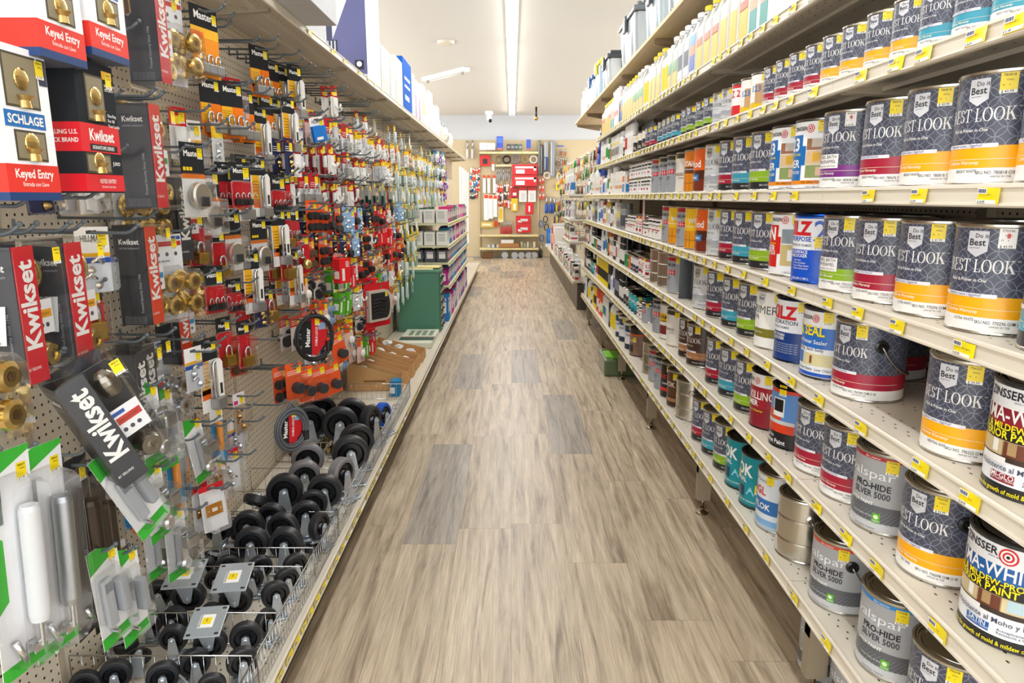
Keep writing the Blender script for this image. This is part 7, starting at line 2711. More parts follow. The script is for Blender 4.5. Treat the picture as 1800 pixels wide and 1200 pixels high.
mb = MB()
mb.bbox(-.17, .17, -.10, .10, 0, .012, '#e6cf86', 'card', .002)
t_ = mb.build('catalogue', loc=(-.86, 6.75, LTOP + ch + .0325), rot=(0, 0, -.06))
tag(t_, 'yellowed catalogue lying on the papers above the green cabinet', 'catalogue')
m = MB()
m.box(-.15, .15, -.09, .09, .0122, .0128, '#f0e4b4', 'card')
m.build('cover', t_)


# ================================================================ boxes on the high shelf
def sbox(u, w_, d_, h_, cols, label, xo=.0, zo=0.0, cat='box', rz=0.0, art=None, X=TX, zt=None, near_y=None, mat='card'):
    """u: where the near front corner of the box meets the shelf edge"""
    y = near_y if near_y is not None else None
    if y is None:
        d = -(X + xo) * -F / (u - 900) if False else (X + xo) * F / (u - 900)
        y = (d + ((TZ if zt is None else zt) - H) * SP) / CP
    mb = MB()
    mb.bbox(-d_, 0, 0, w_, 0, h_, cols, mat, .002)
    o = mb.build('carton' if cat == 'box' else cat.replace(' ', '_'), loc=(X + xo, y, (TZ if zt is None else zt) + .001 + zo), rot=(0, 0, rz))
    tag(o, label, cat)
    if art:
        m = MB()
        art(m, w_, d_, h_)
        m.build('printed_panel', o)
    return o


def art_flood(m, w_, d_, h_):
    P, e_ = '#5d5f8e', -.0008
    # big purple wedge on the near end
    m.add([(-d_, e_, 0), (0, e_, 0), (0, e_, h_), (-.06, e_, h_), (-.30, e_, .0)], [(1, 2, 3, 4)], P)
    m.box(.0002, .0009, 0, w_, 0, h_, '#e9ebf0')
    m.box(.0009, .0014, .02, w_ * .6, .03, h_ * .4, '#aab4c8')
    e2 = -.0018
    m.lathe([(.028, .34), (.030, .30), (.045, .20), (.05, .17), (.09, .10), (.095, .08), (.08, .02)], 14, '#2d3048', 'print', 'z', (-.235, .02, 0), a0=pi, a1=2 * pi) if False else None
    for x0, x1, z0, z1, c in ((-.275, -.215, .33, .37, '#23263a'), (-.285, -.205, .22, .33, '#3c4060'), (-.305, -.175, .13, .22, '#2d3048'), (-.29, -.19, .10, .13, '#8f94ac')):
        m.box(x0, x1, e2, e_, z0, z1, c)
    for i in range(6):
        m.box(-.30 + i * .021, -.292 + i * .021, e2 - .0004, e2, .135, .215, '#c9ccda')
    fm = plane_map((0, -.0014, 0), (1, 0, 0), (0, 0, 1))
    lettering(m, 'woods', fm, .018, '#3a3d55', -.355, .515, bold=.02)
    lettering(m, 'Securite', fm, .014, '#3a3d55', -.355, .475)
    lettering(m, 'Lumiere espace', fm, .014, '#3a3d55', -.355, .452)
    m.box(-.075, -.02, e2, e_, .05, .105, '#1f2030')
    fm2 = plane_map((0, e2 - .0006, 0), (1, 0, 0), (0, 0, 1))
    m.lathe([(.016, 0), (.016, .001), (0, .001)], 16, '#f0f0f4', 'print', 'y', (-.048, e2 - .0012, .082))
    lettering(m, 'Glow', plane_map((0, -.0014, 0), (1, 0, 0), (0, 0, 1)), .02, '#eceef4', -.062, .012, bold=.03)


def art_panels(*cols):
    def f(m, w_, d_, h_):
        for z0, z1, a0, a1, c in cols:
            m.box(.0002, .0009, w_ * a0, w_ * a1, h_ * z0, h_ * z1, c)
            m.box(-d_ * a1, -d_ * a0, -.0009, -.0002, h_ * z0, h_ * z1, c)
    return f


lines_ = art_panels((.3, .34, .2, .8, '#c8ccd4'), (.5, .53, .2, .7, '#c8ccd4'))
sbox(432, .50, .30, .30, '#d9dce0', 'large white carton overhanging the high shelf, nearest one', .12, 0, near_y=2.12, art=lines_)
sbox(588, .42, .34, .34, '#d6d9de', 'large white carton with drawn underside overhanging the high shelf, second', .14, 0, near_y=2.75, art=lines_)
sbox(588, .40, .30, .30, '#dcdee1', 'plain white carton on the high shelf behind the overhanging cartons', -.02, 0, near_y=3.22, art=lines_)
sbox(668, .44, .36, .56, '#d9dce0', 'tall white and purple carton with a floodlight picture on the high shelf', -.0, 0, near_y=4.50, art=art_flood)
y_ = 4.98
for i, (w_, d_, h_, c, cols, lb) in enumerate((
    (.34, .22, .30, '#dcdcda', (((.3, .6, .2, .8, '#b9bec8'),)), 'white carton with grey picture just past the floodlight carton'),
    (.22, .2, .27, '#dddbd6', (((.1, .5, .1, .9, '#e2d8cc'),)), 'white carton with pale panel, second past the floodlight carton'),
    (.34, .24, .34, '#dedcd7', (((.05, .1, .1, .9, '#c8c0b4'),)), 'plain off-white carton, third past the floodlight carton'),
    (.50, .22, .40, '#2062c4', (((.6, .66, .2, .8, '#dfe8f6'), (.45, .5, .2, .8, '#dfe8f6'), (.2, .3, .2, .7, '#8fb4e4'))), 'bright blue carton with white lettering bars on the high shelf'),
    (.2, .2, .36, '#e9edf2', (((.1, .8, .1, .9, '#9fc0e0'),)), 'pale blue and white carton beside the bright blue one'),
    (.24, .2, .34, '#dcdadd', (((.0, .6, .05, .3, '#a83a8a'),)), 'white carton with a purple stripe on the high shelf'),
    (.24, .2, .34, '#dad8e0', (((.0, .6, .05, .3, '#7a5aa8'),)), 'white carton with a violet stripe on the high shelf'),
    (.26, .2, .38, '#dddddb', (((.25, .95, .1, .8, '#a4d01c'),)), 'white carton with a big lime green panel on the high shelf'),
    (.30, .2, .34, '#dadade', (((.6, .9, .2, .8, '#dcdfe8'),)), 'white fan carton, first past the lime green one'),
    (.32, .2, .40, '#d8d8dc', (((.5, .9, .2, .8, '#d6dae4'),)), 'tall white carton, second past the lime green one'),
    (.34, .2, .30, '#d6d6dc', (((.3, .7, .2, .8, '#d0d4de'),)), 'white carton, third past the lime green one'),
    (.34, .2, .34, '#d2d0d8', (((.3, .7, .2, .8, '#c8ccd8'),)), 'greyish white carton, fourth past the lime green one'),
)):
    sbox(0, w_, d_, h_, c, lb, 0, 0, near_y=y_, art=art_panels(*cols))
    y_ += w_ + .02
# glass lamp shades and pendant lamps beyond the cartons
for i in range(6):
    y = y_ + .15 + i * .42
    mb = MB()
    k = (1.0, .8, 1.1, .9, 1.0, .8)[i]
    mb.lathe([(.04, 0), (.11 * k, .05), (.14 * k, .12), (.12 * k, .19), (.06 * k, .23), (.03, .25), (0, .25)], 20, ('#f2f1ec', '#e9e4da', '#efeeea', '#b8a898', '#f4f4f0', '#e6dccb')[i], 'plastic')
    o = mb.build('lamp_shade', loc=(TX - .13, y, TZ + .002))
    tag(o, f'round pale light fixture standing on the far high shelf, {nth(i + 1)} past the cartons', 'light fixture', 'light fixtures on the far high shelf')
    m = MB()
    m.lathe([(.03, .25), (.05, .27), (.05, .30), (0, .31)], 14, '#8f9298', 'metal')
    m.build('mounting_base', o)

# ================================================================ light bulb shelves
for i, z in enumerate(BZ + [-1.27]):
    y = 7.14
    top = (H + BZ[i - 1] - (H + z) - .05) if i else .2
    n = 0
    pals = [[('#e9e8e2', 'white'), ('#c23aa0', 'magenta'), ('#c23aa0', 'magenta'), ('#dfe8ec', 'pale'), ('#d23a78', 'pink'), ('#2f8a6a', 'green')],
            [('#f0efea', 'white'), ('#f0efea', 'white'), ('#f0efea', 'white'), ('#4aa8dc', 'sky blue'), ('#d8508c', 'pink'), ('#8a4a9a', 'purple')],
            [('#5a5c60', 'dark grey'), ('#6a6c70', 'dark grey'), ('#5a5c60', 'dark grey'), ('#3a8ac8', 'blue'), ('#b85a9a', 'mauve'), ('#4aa8dc', 'sky blue')],
            [('#b82a90', 'magenta'), ('#b82a90', 'magenta'), ('#3a9ad0', 'sky blue'), ('#7a4a9a', 'purple'), ('#4ab0e0', 'sky blue'), ('#c85a9a', 'pink')],
            [('#3a7ac0', 'blue'), ('#4ab0e0', 'sky blue'), ('#d84a90', 'pink'), ('#b04a9a', 'mauve'), ('#3a8ac8', 'blue'), ('#e8e8ee', 'white')]][i]
    while y < 10.15:
        w_ = rr.uniform(.09, .13)
        h_ = max(.1, min(top, rr.uniform(.13, .19)) if i else rr.uniform(.12, .17))
        if i == 4:
            h_ = rr.uniform(.2, .3)
        c, cn = pals[min(n // 3, 1) if n < 6 else rr.randrange(2, 6)] if y < 7.9 else pals[rr.randrange(2, 6)]
        for r in range(3 if y < 7.3 else 1):
            n += 1
            pt = {0: 'top', 1: 'second', 2: 'third', 3: 'fourth', 4: 'base'}[i]
            o = sbox(0, w_, .11, h_, c, f'{cn} bulb carton on the {pt} bulb shelf, {nth(n)} counted from the near end', -.01 - r * .125, near_y=y, X=LXL, zt=H + z, art=art_panels((.3, .7, .2, .8, '#f2f0ee' if cn != 'white' else '#cfd0d0'), (.75, .85, .2, .8, '#e8d8e8' if cn != 'white' else '#b8bcc0')))
            o['group'] = 'cartons on the bulb shelves'
            o.name = 'bulb_carton'
        y += w_ + .006
# spray bottles with dark green bodies above the top bulb shelf
for k in range(9):
    mb = MB()
    mb.lathe([(.03, 0), (.035, .01), (.035, .10), (.015, .135), (.013, .15)], 12, '#1f6a4a', 'plastic')
    o = mb.build('trigger_bottle', loc=(LXL - .30 - .08 * (k % 2), 7.2 + .16 * k, H + BZ[0] + .001))
    m = MB()
    m.bbox(-.012, .045, -.012, .012, .15, .185, '#f0efe9', 'plastic', .004)
    m.build('trigger', o)
    tag(o, f'green bottle with white top on the top bulb shelf, {nth(k + 1)} from near end', 'bottle', 'green bottles on the bulb shelf')
# ================================================================ the back wall
BWY = BACK - .03
mb = MB()
zt = onY(850, 246, BACK).z
mb.box(-3.2, 3.2, BACK - .02, BACK - .002, .02, zt, '#fff', 'pegboard_across')
tag(mb.build('back_pegboard'), 'wide tan pegboard covering the lower back wall', 'pegboard')


def bp(x, y, Y):
    """a point of the enlarged back wall view (3.636 to 1) put on the plane at depth Y"""
    return onY(750 + x / 3.636, 150 + y / 3.636, Y)


YB = BACK - .42                         # front of the base bay
# base bay deck, lower shelf, high shelf
for nm, yv, dep, lb in (('metal_shelf', 425, .34, 'cream high shelf of the back wall bay carrying white and blue boxes'),
                        ('metal_shelf', 955, .40, 'cream middle shelf of the back wall bay below the hanging goods'),
                        ('metal_shelf', 1040, .40, 'cream lowest shelf of the back wall bay above the chrome lids')):
    Yf = BACK - .03 - dep
    a, b2 = bp(338, yv, Yf), bp(714, yv, Yf)
    mb = MB()
    mb.box(a.x, b2.x, Yf, BACK - .024, a.z - .025, a.z, '#d8cba6', 'paintmetal')
    o = mb.build(nm)
    tag(o, lb, 'shelf')
    m = MB()
    m.box(a.x, b2.x, Yf - .012, Yf, a.z - .04, a.z + .002, '#e0d2a4', 'paintmetal')
    for k in range(5):
        x = a.x + (b2.x - a.x) * (.1 + .2 * k)
        m.box(x, x + .05, Yf - .0135, Yf - .012, a.z - .034, a.z - .008, '#ecd838')
    m.build('price_rail', o)
for x, w_ in ((338, 0), (712, 1)):
    a = bp(x, 900, BACK - .05)
    mb = MB()
    mb.box(a.x - .02, a.x + .02, BACK - .06, BACK - .022, .0, bp(x, 420, BACK - .05).z, '#b9aa88', 'paintmetal')
    o = mb.build('gondola_upright')
    tag(o, 'tan upright on the ' + ('near' if w_ else 'bulb shelf') + ' side of the back wall bay', 'upright')
BSEQ = {}


def bit(kind_, x0, x1, y0, y1, col, desc, cat, Y=None, depth=.04, shape='box', parts=(), mat='print', hookr=True):
    Y = BACK - .08 if Y is None else Y
    a, b2 = bp(x0, y1, Y), bp(x1, y0, Y)
    cx, z0, z1, w_ = (a.x + b2.x) / 2, a.z, b2.z, b2.x - a.x
    mb = MB()
    hh = z1 - z0
    if shape == 'box':
        mb.bbox(-w_ / 2, w_ / 2, 0, depth, 0, hh, col, mat, min(.008, depth * .3))
    elif shape == 'cyl':
        mb.lathe([(0, 0), (w_ / 2, 0), (w_ / 2, hh), (0, hh)], 12, col, mat)
    elif shape == 'ring':
        mb.tube([(w_ * .4 * cos(2 * pi * i / 20), 0, hh / 2 + hh * .4 * sin(2 * pi * i / 20)) for i in range(20)], w_ * .09, 7, col, mat, True)
    elif shape == 'disc':
        mb.lathe([(0, 0), (w_ / 2, 0), (w_ / 2, depth), (w_ * .3, depth + .01), (0, depth + .01)], 18, col, mat, 'y', (0, 0, hh / 2))
    elif shape == 'tool':
        mb.tube([(0, 0, 0), (0, 0, hh * .55)], w_ * .5, 7, col, 'rubber')
        mb.tube([(0, 0, hh * .55), (w_ * .2, 0, hh * .8), (0, 0, hh)], w_ * .3, 6, STEEL, 'metal')
    elif shape == 'bend':
        mb.tube([(-w_ * .35, 0, hh), (-w_ * .35, 0, hh * .35), (-w_ * .1, 0, hh * .1), (w_ * .2, 0, hh * .12), (w_ * .35, 0, hh * .4), (w_ * .35, 0, hh * .6)], w_ * .12, 8, col, 'plastic')
    o = mb.build(kind_, loc=(cx, Y - (depth if shape in ('box', 'disc') else 0), z0))
    for pn, px0, px1, py0, py1, pc in parts:
        m = MB()
        q0, q1 = -w_ / 2 + w_ * px0, -w_ / 2 + w_ * px1
        m.box(q0, q1, -.006, -.0005, hh * py0, hh * py1, pc)
        m.build(pn, o)
    BSEQ.setdefault((desc, cat), []).append((cx, -z1, o))
    return o


ysh = BACK - .30
bit('carton', 340, 388, 370, 414, '#f0efec', 'plain white carton on the back wall high shelf', 'box', ysh, .15)
bit('carton', 390, 438, 372, 414, '#eceae6', 'plain white carton on the back wall high shelf', 'box', ysh, .15)
bit('carton', 448, 489, 328, 414, '#2348b0', 'tall blue carton on the back wall high shelf', 'box', ysh, .12, parts=[('label_panel', .1, .9, .5, .9, '#3f66d0'), ('label_band', .1, .9, 0, .12, '#e0681c')])
bit('carton', 636, 665, 348, 414, '#2b4fae', 'short blue carton at the end of back wall high shelf', 'box', ysh, .12, parts=[('label_band', .1, .9, 0, .12, '#e0681c')])
for i, (x0, x1, c) in enumerate(((512, 535, '#3b3a34'), (536, 560, '#4a463a'), (562, 584, '#2f3542'), (586, 610, '#45604a'))):
    bit('coiled_hose', x0, x1, 376, 414, c, 'dark wrapped hose pack on the back wall high shelf', 'hose pack', ysh, .1, 'box', parts=[('wrap_band', .2, .8, .3, .6, '#8a8f94')])
bit('carded_gasket', 341, 406, 446, 516, '#d6231f', 'red card with a round black gasket at the top of back wall', 'gasket card', None, .02, parts=[('gasket', .28, .72, .2, .65, '#1d1d20')])
for x0, x1, y0, y1, c, d in ((438, 482, 448, 500, '#8a7a5c', 'coiled brown supply tube'), (482, 540, 446, 502, '#1d1f24', 'coiled black supply tube'), (541, 600, 446, 500, '#8f959a', 'coiled silver supply tube'), (602, 655, 450, 498, '#b9a26a', 'coiled brass supply tube'), (655, 712, 446, 502, '#f0efeb', 'coiled white tubing')):
    bit('coiled_tube', x0, x1, y0, y1, c, d + ' under the back wall high shelf', 'coil', None, .03, 'ring', mat='rubber')
# header bar with the wrenches and connectors
bit('display_header', 440, 545, 506, 520, '#d8cfa8', 'cream header strip above the hanging connectors', 'header', None, .06)
for i in range(7):
    bit('supply_line', 446 + i * 13, 455 + i * 13, 522 + (i % 2) * 6, 620 - (i % 3) * 12, '#a9adb2', 'braided steel supply line on the back wall', 'supply line', None, .02, 'tool')
for y0, y1 in ((506, 572), (575, 645)):
    o = bit('drain_kit_box', 546, 706, y0, y1, '#d3202a', 'long red drain kit box with white pipe picture, ' + ('upper' if y0 < 550 else 'lower') + ' one', 'box', BACK - .10, .12,
            parts=[('picture', .12, .95, .62, .80, '#eef0f0'), ('picture', .86, .95, .4, .8, '#eef0f0'), ('picture', .15, .5, .12, .5, '#e8eaea')])
for i, x0 in enumerate((360, 388, 424)):
    bit('tail_pipe', x0, x0 + 17, 574, 688, '#f1f0ea', 'white boxed tail pipe with orange top', 'pipe', None, .03, 'box', mat='plastic', parts=[('top_band', -.03, 1.03, .84, 1.0, '#e5481c')])
bit('tail_pipe', 417, 433, 490, 545, '#f1f0ea', 'short white boxed pipe with orange top above the others', 'pipe', None, .03, 'box', mat='plastic', parts=[('top_band', -.03, 1.03, .78, 1.0, '#e5481c')])
for i in range(3):
    bit('bagged_pipe', 366 + i * 30, 396 + i * 28, 694 + i * 4, 862 - i * 10, '#e6e6e4', 'clear bagged pipe with orange header on the back wall', 'pipe pack', BACK - .085 - .045 * i, .03, parts=[('header_card', .1, .9, .84, .98, '#e5481c'), ('pipe', .35, .65, .05, .8, '#f7f7f5')])
bit('trap_card', 536, 586, 655, 716, '#b81f28', 'dark red card with a curved white trap', 'trap card', None, .02, parts=[('trap', .3, .75, .2, .5, '#f3f3f1')])
for x0 in (590, 648):
    bit('trap_card', x0, x0 + 50, 650, 745, '#eceae8', 'white packed trap with red top', 'trap card', None, .03, parts=[('header_card', 0, 1, .78, 1, '#c81f28'), ('trap', .25, .75, .1, .6, '#d5d8da')])
bit('yellow_pack', 456, 490, 775, 875, '#e8ddb0', 'cream and yellow long pack on the back wall', 'pack', None, .02, parts=[('label_panel', .3, .8, .2, .85, '#f0c81c')])
bit('yellow_pack', 541, 582, 722, 803, '#e6c02a', 'yellow pack with white piece on the back wall', 'pack', None, .02, parts=[('label_panel', .3, .7, .1, .6, '#f2f0e8')])
bit('repair_card', 630, 682, 748, 822, '#d8222a', 'red card with white angled hose', 'hose card', None, .02, parts=[('hose', .4, .6, .2, .7, '#f5f4f2')])
for y0, y1 in ((832, 882), (884, 940)):
    bit('faucet_box', 570, 665, y0, y1, '#cb1f29', 'red faucet box with chrome tap picture, ' + ('upper' if y0 < 850 else 'lower') + ' one', 'box', BACK - .1, .1, parts=[('picture', .3, .8, .3, .6, '#cfd2d5'), ('picture', .15, .4, .15, .4, '#e8e9ea')])
rb = random.Random(9)
for i in range(26):
    x0, y0 = 440 + (i % 9) * 13 + rb.uniform(-3, 3), 632 + (i // 9) * 52 + rb.uniform(-6, 6)
    c, cn = rb.choice((('#d8402a', 'orange-red'), ('#d6d8da', 'silver'), ('#c8232c', 'red'), ('#3a3d42', 'dark'), ('#e06a28', 'orange')))
    bit('plumbing_pack', x0, x0 + 12, y0, y0 + 46, c, f'small {cn} plumbing pack in the middle of the back wall', 'plumbing pack', BACK - .06, .02, parts=[('label_panel', .15, .85, .6, .9, '#f0ece4')])
for i in range(6):
    bit('pipe_tool', 470 + i * 13, 479 + i * 13, 868, 948, '#c81f2c', 'red handled plumbing tool low on the back wall', 'tool', None, .03, 'tool')
bit('flat_pack', 346, 430, 870, 908, '#c8aa50', 'flat tan and yellow pack low on the back wall bay', 'pack', None, .03, parts=[('label_panel', .1, .8, .3, .7, '#e8e0c0')])
for i in range(3):
    bit('orange_pack', 430 + i * 10, 438 + i * 10, 866, 902, '#d8481c', 'small orange pack beside the flat tan pack', 'pack', None, .02)
# left end of the bay: small orange and blue goods
for i in range(24):
    x0, y0 = 276 + (i % 5) * 13 + rb.uniform(-3, 3), 530 + (i // 5) * 40 + rb.uniform(-6, 6)
    c, cn = rb.choice((('#d8502a', 'orange'), ('#2f7fb8', 'blue'), ('#1f2430', 'black'), ('#d8dadc', 'white'), ('#c8302a', 'red')))
    bit('fitting_pack', x0, x0 + 12, y0, y0 + 32, c, f'small {cn} fitting pack left of the white tail pipes', 'fitting pack', BACK - .05, .02, parts=[('label_panel', .15, .85, .6, .9, '#f0ece4')])
for i, (x0, x1) in enumerate(((252, 266), (284, 300))):
    bit('folding_leg', x0, x1, 352, 470, '#d9dbd8', 'pale folding leg leaning against the tan pegboard', 'folding leg', None, .03, 'tool')
for i in range(4):
    bit('downpipe', 214 + i * 15, 225 + i * 15, 520 + i * 12, 1010, '#dfdcd4', 'long whitish length of pipe standing beyond the bulb shelves', 'pipe', BACK - 1.4 - .0 * i, .03, 'cyl', mat='plastic')
# things on the two low shelves
bit('pvc_fitting', 476, 556, 985, 1008, '#eeeeec', 'white plastic pipe fitting on top of the brown tray', 'fitting', BACK - .28, .08)
bit('brown_tray', 462, 590, 1008, 1034, '#a8794a', 'long brown cardboard tray on the lowest back shelf', 'tray', BACK - .3, .12, mat='card')
for i in range(5):
    bit('pvc_fitting', 392 + i * 14, 404 + i * 14, 1016, 1035, ('#c8ccd0', '#8f9498', '#e4e4e2', '#5a5d60', '#d8d8d6')[i], 'small pipe fitting on the lowest back shelf', 'fitting', BACK - .3, .05)
for i in range(5):
    bit('clear_jar', 600 + i * 20, 616 + i * 20, 1000 + (i % 2) * 8, 1034, ('#c9c4b0', '#a8a496', '#d0ccb8', '#8a8678', '#e0dcd0')[i], 'small clear jar at the end of the lowest back shelf', 'jar', BACK - .3, .05, 'cyl')
bit('brown_carton', 358, 424, 1062, 1102, '#6a4a30', 'dark brown open carton on the floor under back shelf', 'carton', BACK - .3, .2, mat='card')
for i, x in enumerate((500, 562, 605, 652, 688)):
    bit('round_lid', x - 21, x + 21, 1064, 1106, '#b8bcc0', 'round chrome lid standing on the floor under the back shelf', 'lid', BACK - .34 - .0 * i, .03, 'disc', mat='brushed')
# right of the bay
for x0, x1, y0, y1, c, d, cat in ((714, 726, 350, 574, '#5a5c58', 'long dark saw blade', 'saw'), (728, 746, 380, 574, '#33353a', 'black squared tool', 'tool'), (750, 776, 362, 458, '#9aa0a6', 'grey paddle head', 'trowel'), (750, 776, 458, 545, '#2a4272', 'navy handle', 'trowel'), (790, 819, 352, 584, '#8c94a0', 'long grey spirit level', 'level')):
    bit('hand_' + cat, x0, x1, y0, y1, c, f'{d} hanging right of the back wall bay', cat, None, .03, parts=[('edge_strip', .1, .3, .05, .95, '#c9cdd0')])
bit('square_tool', 830, 876, 384, 392, '#3a62b0', 'blue topped square hanging on the back wall', 'square', None, .02)
for i, (x, y, r, c, d) in enumerate(((852, 435, 22, '#8a8478', 'brown'), (768, 576, 24, '#e8e4e0', 'white'), (852, 582, 24, '#e0dcd8', 'white'), (850, 516, 18, '#7a7a7a', 'grey'), (884, 560, 20, '#d86a4a', 'orange'))):
    bit('tape_reel', x - r, x + r, y - r, y + r, c, f'round {d} reel pack right of the back wall bay', 'reel', None, .03, 'ring')
bit('tape_measure', 826, 868, 620, 668, '#e8c81c', 'yellow tape measure card on the back wall', 'tape measure', None, .03, parts=[('dial', .25, .7, .25, .7, '#2a2a2a')])
for i, (x0, y0) in enumerate(((716, 596), (736, 590), (716, 640), (736, 640), (716, 690), (738, 690))):
    bit('blade_pack', x0, x0 + 16, y0, y0 + 38, '#d0483a', 'small red blade pack right of the back wall bay', 'blade pack', None, .02, parts=[('label_panel', .2, .8, .5, .9, '#e8d8d0')])
for x0 in (754, 780, 802):
    bit('blue_snips', x0, x0 + 20, 714, 816, '#2458b8', 'blue handled cutter on the back wall', 'cutter', None, .03, 'tool')
for i in range(16):
    x0 = 812 + (i % 8) * 13
    y0 = 730 + (i // 8) * 74 - (i % 8) * 5
    c, cn = (('#2a2c30', 'black'), ('#e0b81c', 'yellow'), ('#2a2c30', 'black'), ('#c8502a', 'orange'))[i % 4]
    bit('pliers', x0, x0 + 11, y0, y0 + 84, c, f'{cn} handled pliers right of the back wall bay', 'pliers', BACK - .1 - .02 * (i % 3), .03, 'tool')
for i, (x0, y0) in enumerate(((714, 860), (742, 830), (718, 950), (748, 880))):
    bit('headlamp', x0, x0 + 34, y0, y0 + 50, '#1d2636' if i % 2 else '#2f6ab0', ('dark' if i % 2 else 'blue') + ' looped strap light low on the back wall', 'strap light', None, .04, 'ring', mat='rubber')
bit('blue_bag', 765, 816, 915, 1008, '#2a70c8', 'bright blue tool pouch near the corner of the back wall', 'pouch', BACK - .12, .08, parts=[('pocket', .2, .8, .2, .7, '#4a90dc')])
bit('yellow_case', 822, 918, 916, 1000, '#e8cc1c', 'yellow tool case near the far right corner', 'case', BACK - .2, .25, parts=[('handle_recess', .3, .7, .6, .8, '#b89a10')])
bit('white_bin', 756, 850, 1010, 1030, '#dfe3e8', 'long white tray below the blue tool pouch', 'tray', BACK - .2, .2)
bit('strap_pack', 716, 742, 1020, 1104, '#3a3a38', 'dark pair of straps hanging below the tool pouches', 'straps', BACK - .1, .03, 'tool')
for i in range(18):
    x0, y0 = 826 + (i % 6) * 14 + rb.uniform(-3, 3), 400 + (i // 6) * 62 + rb.uniform(-10, 10)
    if y0 < 400:
        continue
    c, cn = rb.choice((('#a8a49a', 'grey'), ('#8a6a48', 'brown'), ('#c9ccd0', 'silver'), ('#3a3c40', 'dark'), ('#d86a3a', 'orange')))
    bit('tool_pack', x0, x0 + 10, y0, y0 + 48, c, f'slim {cn} tool hanging near the far right corner', 'hand tool', BACK - .06, .02, 'tool')
for (desc, cat), L in BSEQ.items():
    L.sort(key=lambda q: (q[0], q[1]))
    for i, (x, z, o) in enumerate(L):
        tag(o, desc + (f', {nth(i + 1)} from left' if len(L) > 1 else ''), cat, (cat + 's on the back wall') if len(L) > 1 else None)

# ================================================================ far right pegboard goods
def rgood(o, label, cat, group=None):
    tag(o, label, cat, group)


GUN = MB()
GUN.tube([(0, 0, 0), (0, 0, .24)], [.03, .03], 12, '#2348a8', 'paintmetal')
GUN.tube([(0, 0, .24), (0, 0, .33)], [.032, .012], 10, '#1e3e98', 'paintmetal')
GUNM = GUN.mesh('caulking_gun')
GH_ = MB()
GH_.tube([(0, 0, .33), (-.02, 0, .37), (-.10, 0, .40)], .012, 7, '#2348a8', 'paintmetal')
GH_.tube([(-.01, 0, .35), (-.07, 0, .33), (-.11, 0, .35)], .006, 6, STEEL, 'metal')
GHM = GH_.mesh('gun_handle')
GR_ = MB()
GR_.tube([(0, 0, .3), (0, 0, .50)], .004, 6, STEEL, 'metal')
GRM = GR_.mesh('push_rod')
for i, (y, x, z) in enumerate(((6.85, .95, 1.66), (7.02, .98, 1.64), (7.2, .93, 1.66), (7.4, .97, 1.62), (7.6, .93, 1.66))):
    o = place('caulking_gun', GUNM, loc=(x, y, z), rot=(.05 * (i % 2), 0, .5 * i))
    place('gun_handle', GHM, o)
    place('push_rod', GRM, o)
    tag(o, f'blue caulking gun hanging beyond the quart shelf, {nth(i + 1)} from near end', 'caulking gun', 'blue caulking guns')
    mb = MB()
    mb.tube([(x, y, z + .52), (1.235, y, z + .52)], .004, 5, HK, 'paintmetal')
    mb.tube([(x, y, z + .5), (x, y, z + .52)], .004, 5, HK, 'paintmetal')
    h = mb.build('long_hook')
    tag(h, f'long wire hook holding a blue caulking gun, {nth(i + 1)} from near end', 'peg hook', 'long hooks of the caulking guns')
RS = {}
rc = random.Random(21)
ROLL = []
for nm, cols in (('scraper', (('#e8822a', 'orange'), ('#2a2c2e', 'black'), ('#2f8a4a', 'green'), ('#8f9296', 'grey'), ('#e8c42a', 'yellow'))), ('paint_brush', (('#b8894a', 'wood'), ('#2f9a4a', 'green'), ('#d8322a', 'red'), ('#f0efe8', 'white')))):
    for c, cn in cols:
        m = MB()
        if nm == 'scraper':
            m.tube([(0, 0, -.02), (0, 0, -.13)], [.012, .016], 8, c, 'rubber')
        else:
            m.tube([(0, 0, -.01), (0, 0, -.12)], [.007, .013], 8, c, 'plastic')
        p = MB()
        if nm == 'scraper':
            p.prism([(-.012, -.13), (.012, -.13), (.035, -.21), (-.035, -.21)], -.001, .001, STEEL, 'metal', 'x')
        else:
            p.bbox(-.008, .008, -.026, .026, -.15, -.12, STEEL, 'metal', .003)
            p.bbox(-.007, .007, -.026, .026, -.22, -.15, '#d8ccae', 'card', .003)
        ROLL.append((nm, cn, m.mesh(nm), 'blade' if nm == 'scraper' else 'bristle_head', p.mesh('blade' if nm == 'scraper' else 'bristle_head')))
far_hk = MB()
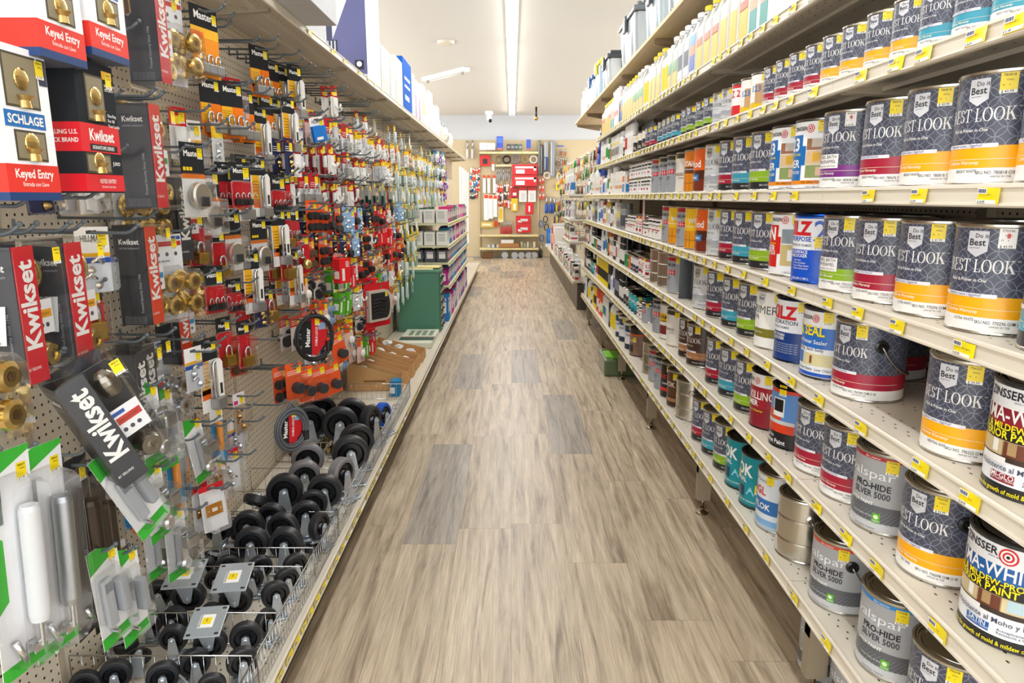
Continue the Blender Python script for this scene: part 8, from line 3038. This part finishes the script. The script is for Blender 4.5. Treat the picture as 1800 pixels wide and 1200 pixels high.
for ri, z in enumerate((2.06, 1.86, 1.62, 1.38, 1.14, .90)):
    y = 9.05 if z < 1.5 else 8.2
    while y < 16.4:
        nm, cn, me, pn, pm = rc.choice(ROLL)
        zz = z + rc.uniform(-.02, .02)
        x = 1.24 - rc.uniform(.06, .2)
        o = place(nm, me, loc=(x, y, zz), rot=(rc.uniform(-.05, .05), 0, rc.uniform(-.4, .4)))
        place(pn, pm, o)
        far_hk.tube([(1.24, y, zz - .008), (x - .03, y, zz - .008)], .003, 4, HK, 'paintmetal')
        RS.setdefault((nm, cn, ri), []).append((y, o))
        y += rc.uniform(.13, .26)
tag(far_hk.build('peg_hooks'), 'wire peg hooks on the far right pegboard', 'peg hooks', kind='stuff')
for (nm, cn, ri), L in RS.items():
    for i, (y, o) in enumerate(L):
        tag(o, f"{cn} handled {nm.replace('_', ' ')} on the far right pegboard, {RLAB[ri]} row, {nth(i + 1)} from near end", nm.replace('_', ' '), nm.replace('_', ' ') + ' rows on the far right pegboard')
# tall goods standing on the far right low shelf
for i, (y, w_, h_, c, cn) in enumerate(((13.55, .3, .5, '#e8e8ea', 'white'), (13.9, .3, .55, '#d9dadc', 'pale grey'), (14.25, .25, .5, '#c8302a', 'red'), (14.55, .25, .45, '#26282e', 'black'), (14.85, .25, .4, '#e4e6e8', 'white'))):
    mb = MB()
    mb.bbox(0, .28, 0, w_, 0, h_, c, 'print', .004)
    o = mb.build('tall_carton', loc=(RX + .03, y, H + RZ[7] + .001))
    m = MB()
    m.box(-.001, .0, .03, w_ - .03, h_ * .3, h_ * .7, '#e87a3a' if cn != 'red' else '#f0f0f0')
    m.build('label_panel', o)
    tag(o, f'tall {cn} carton standing on the far right low shelf, {nth(i + 1)} of the tall ones', 'carton', 'tall cartons on the far right low shelf')
# clutter on the floor under the lowest shelf
mb = MB()
mb.bbox(0, .28, 0, .42, 0, .14, '#5a6a48', 'plastic', .02)
o = mb.build('wrapped_tray_pack', loc=(RX - .04, 5.55, .001))
m = MB()
m.bbox(.02, .2, .06, .3, .14, .155, '#79c23a', 'print', .004)
m.build('green_label', o)
tag(o, 'wrapped tray pack with a green label on the floor under the lowest shelf', 'tray pack')
run_labels()
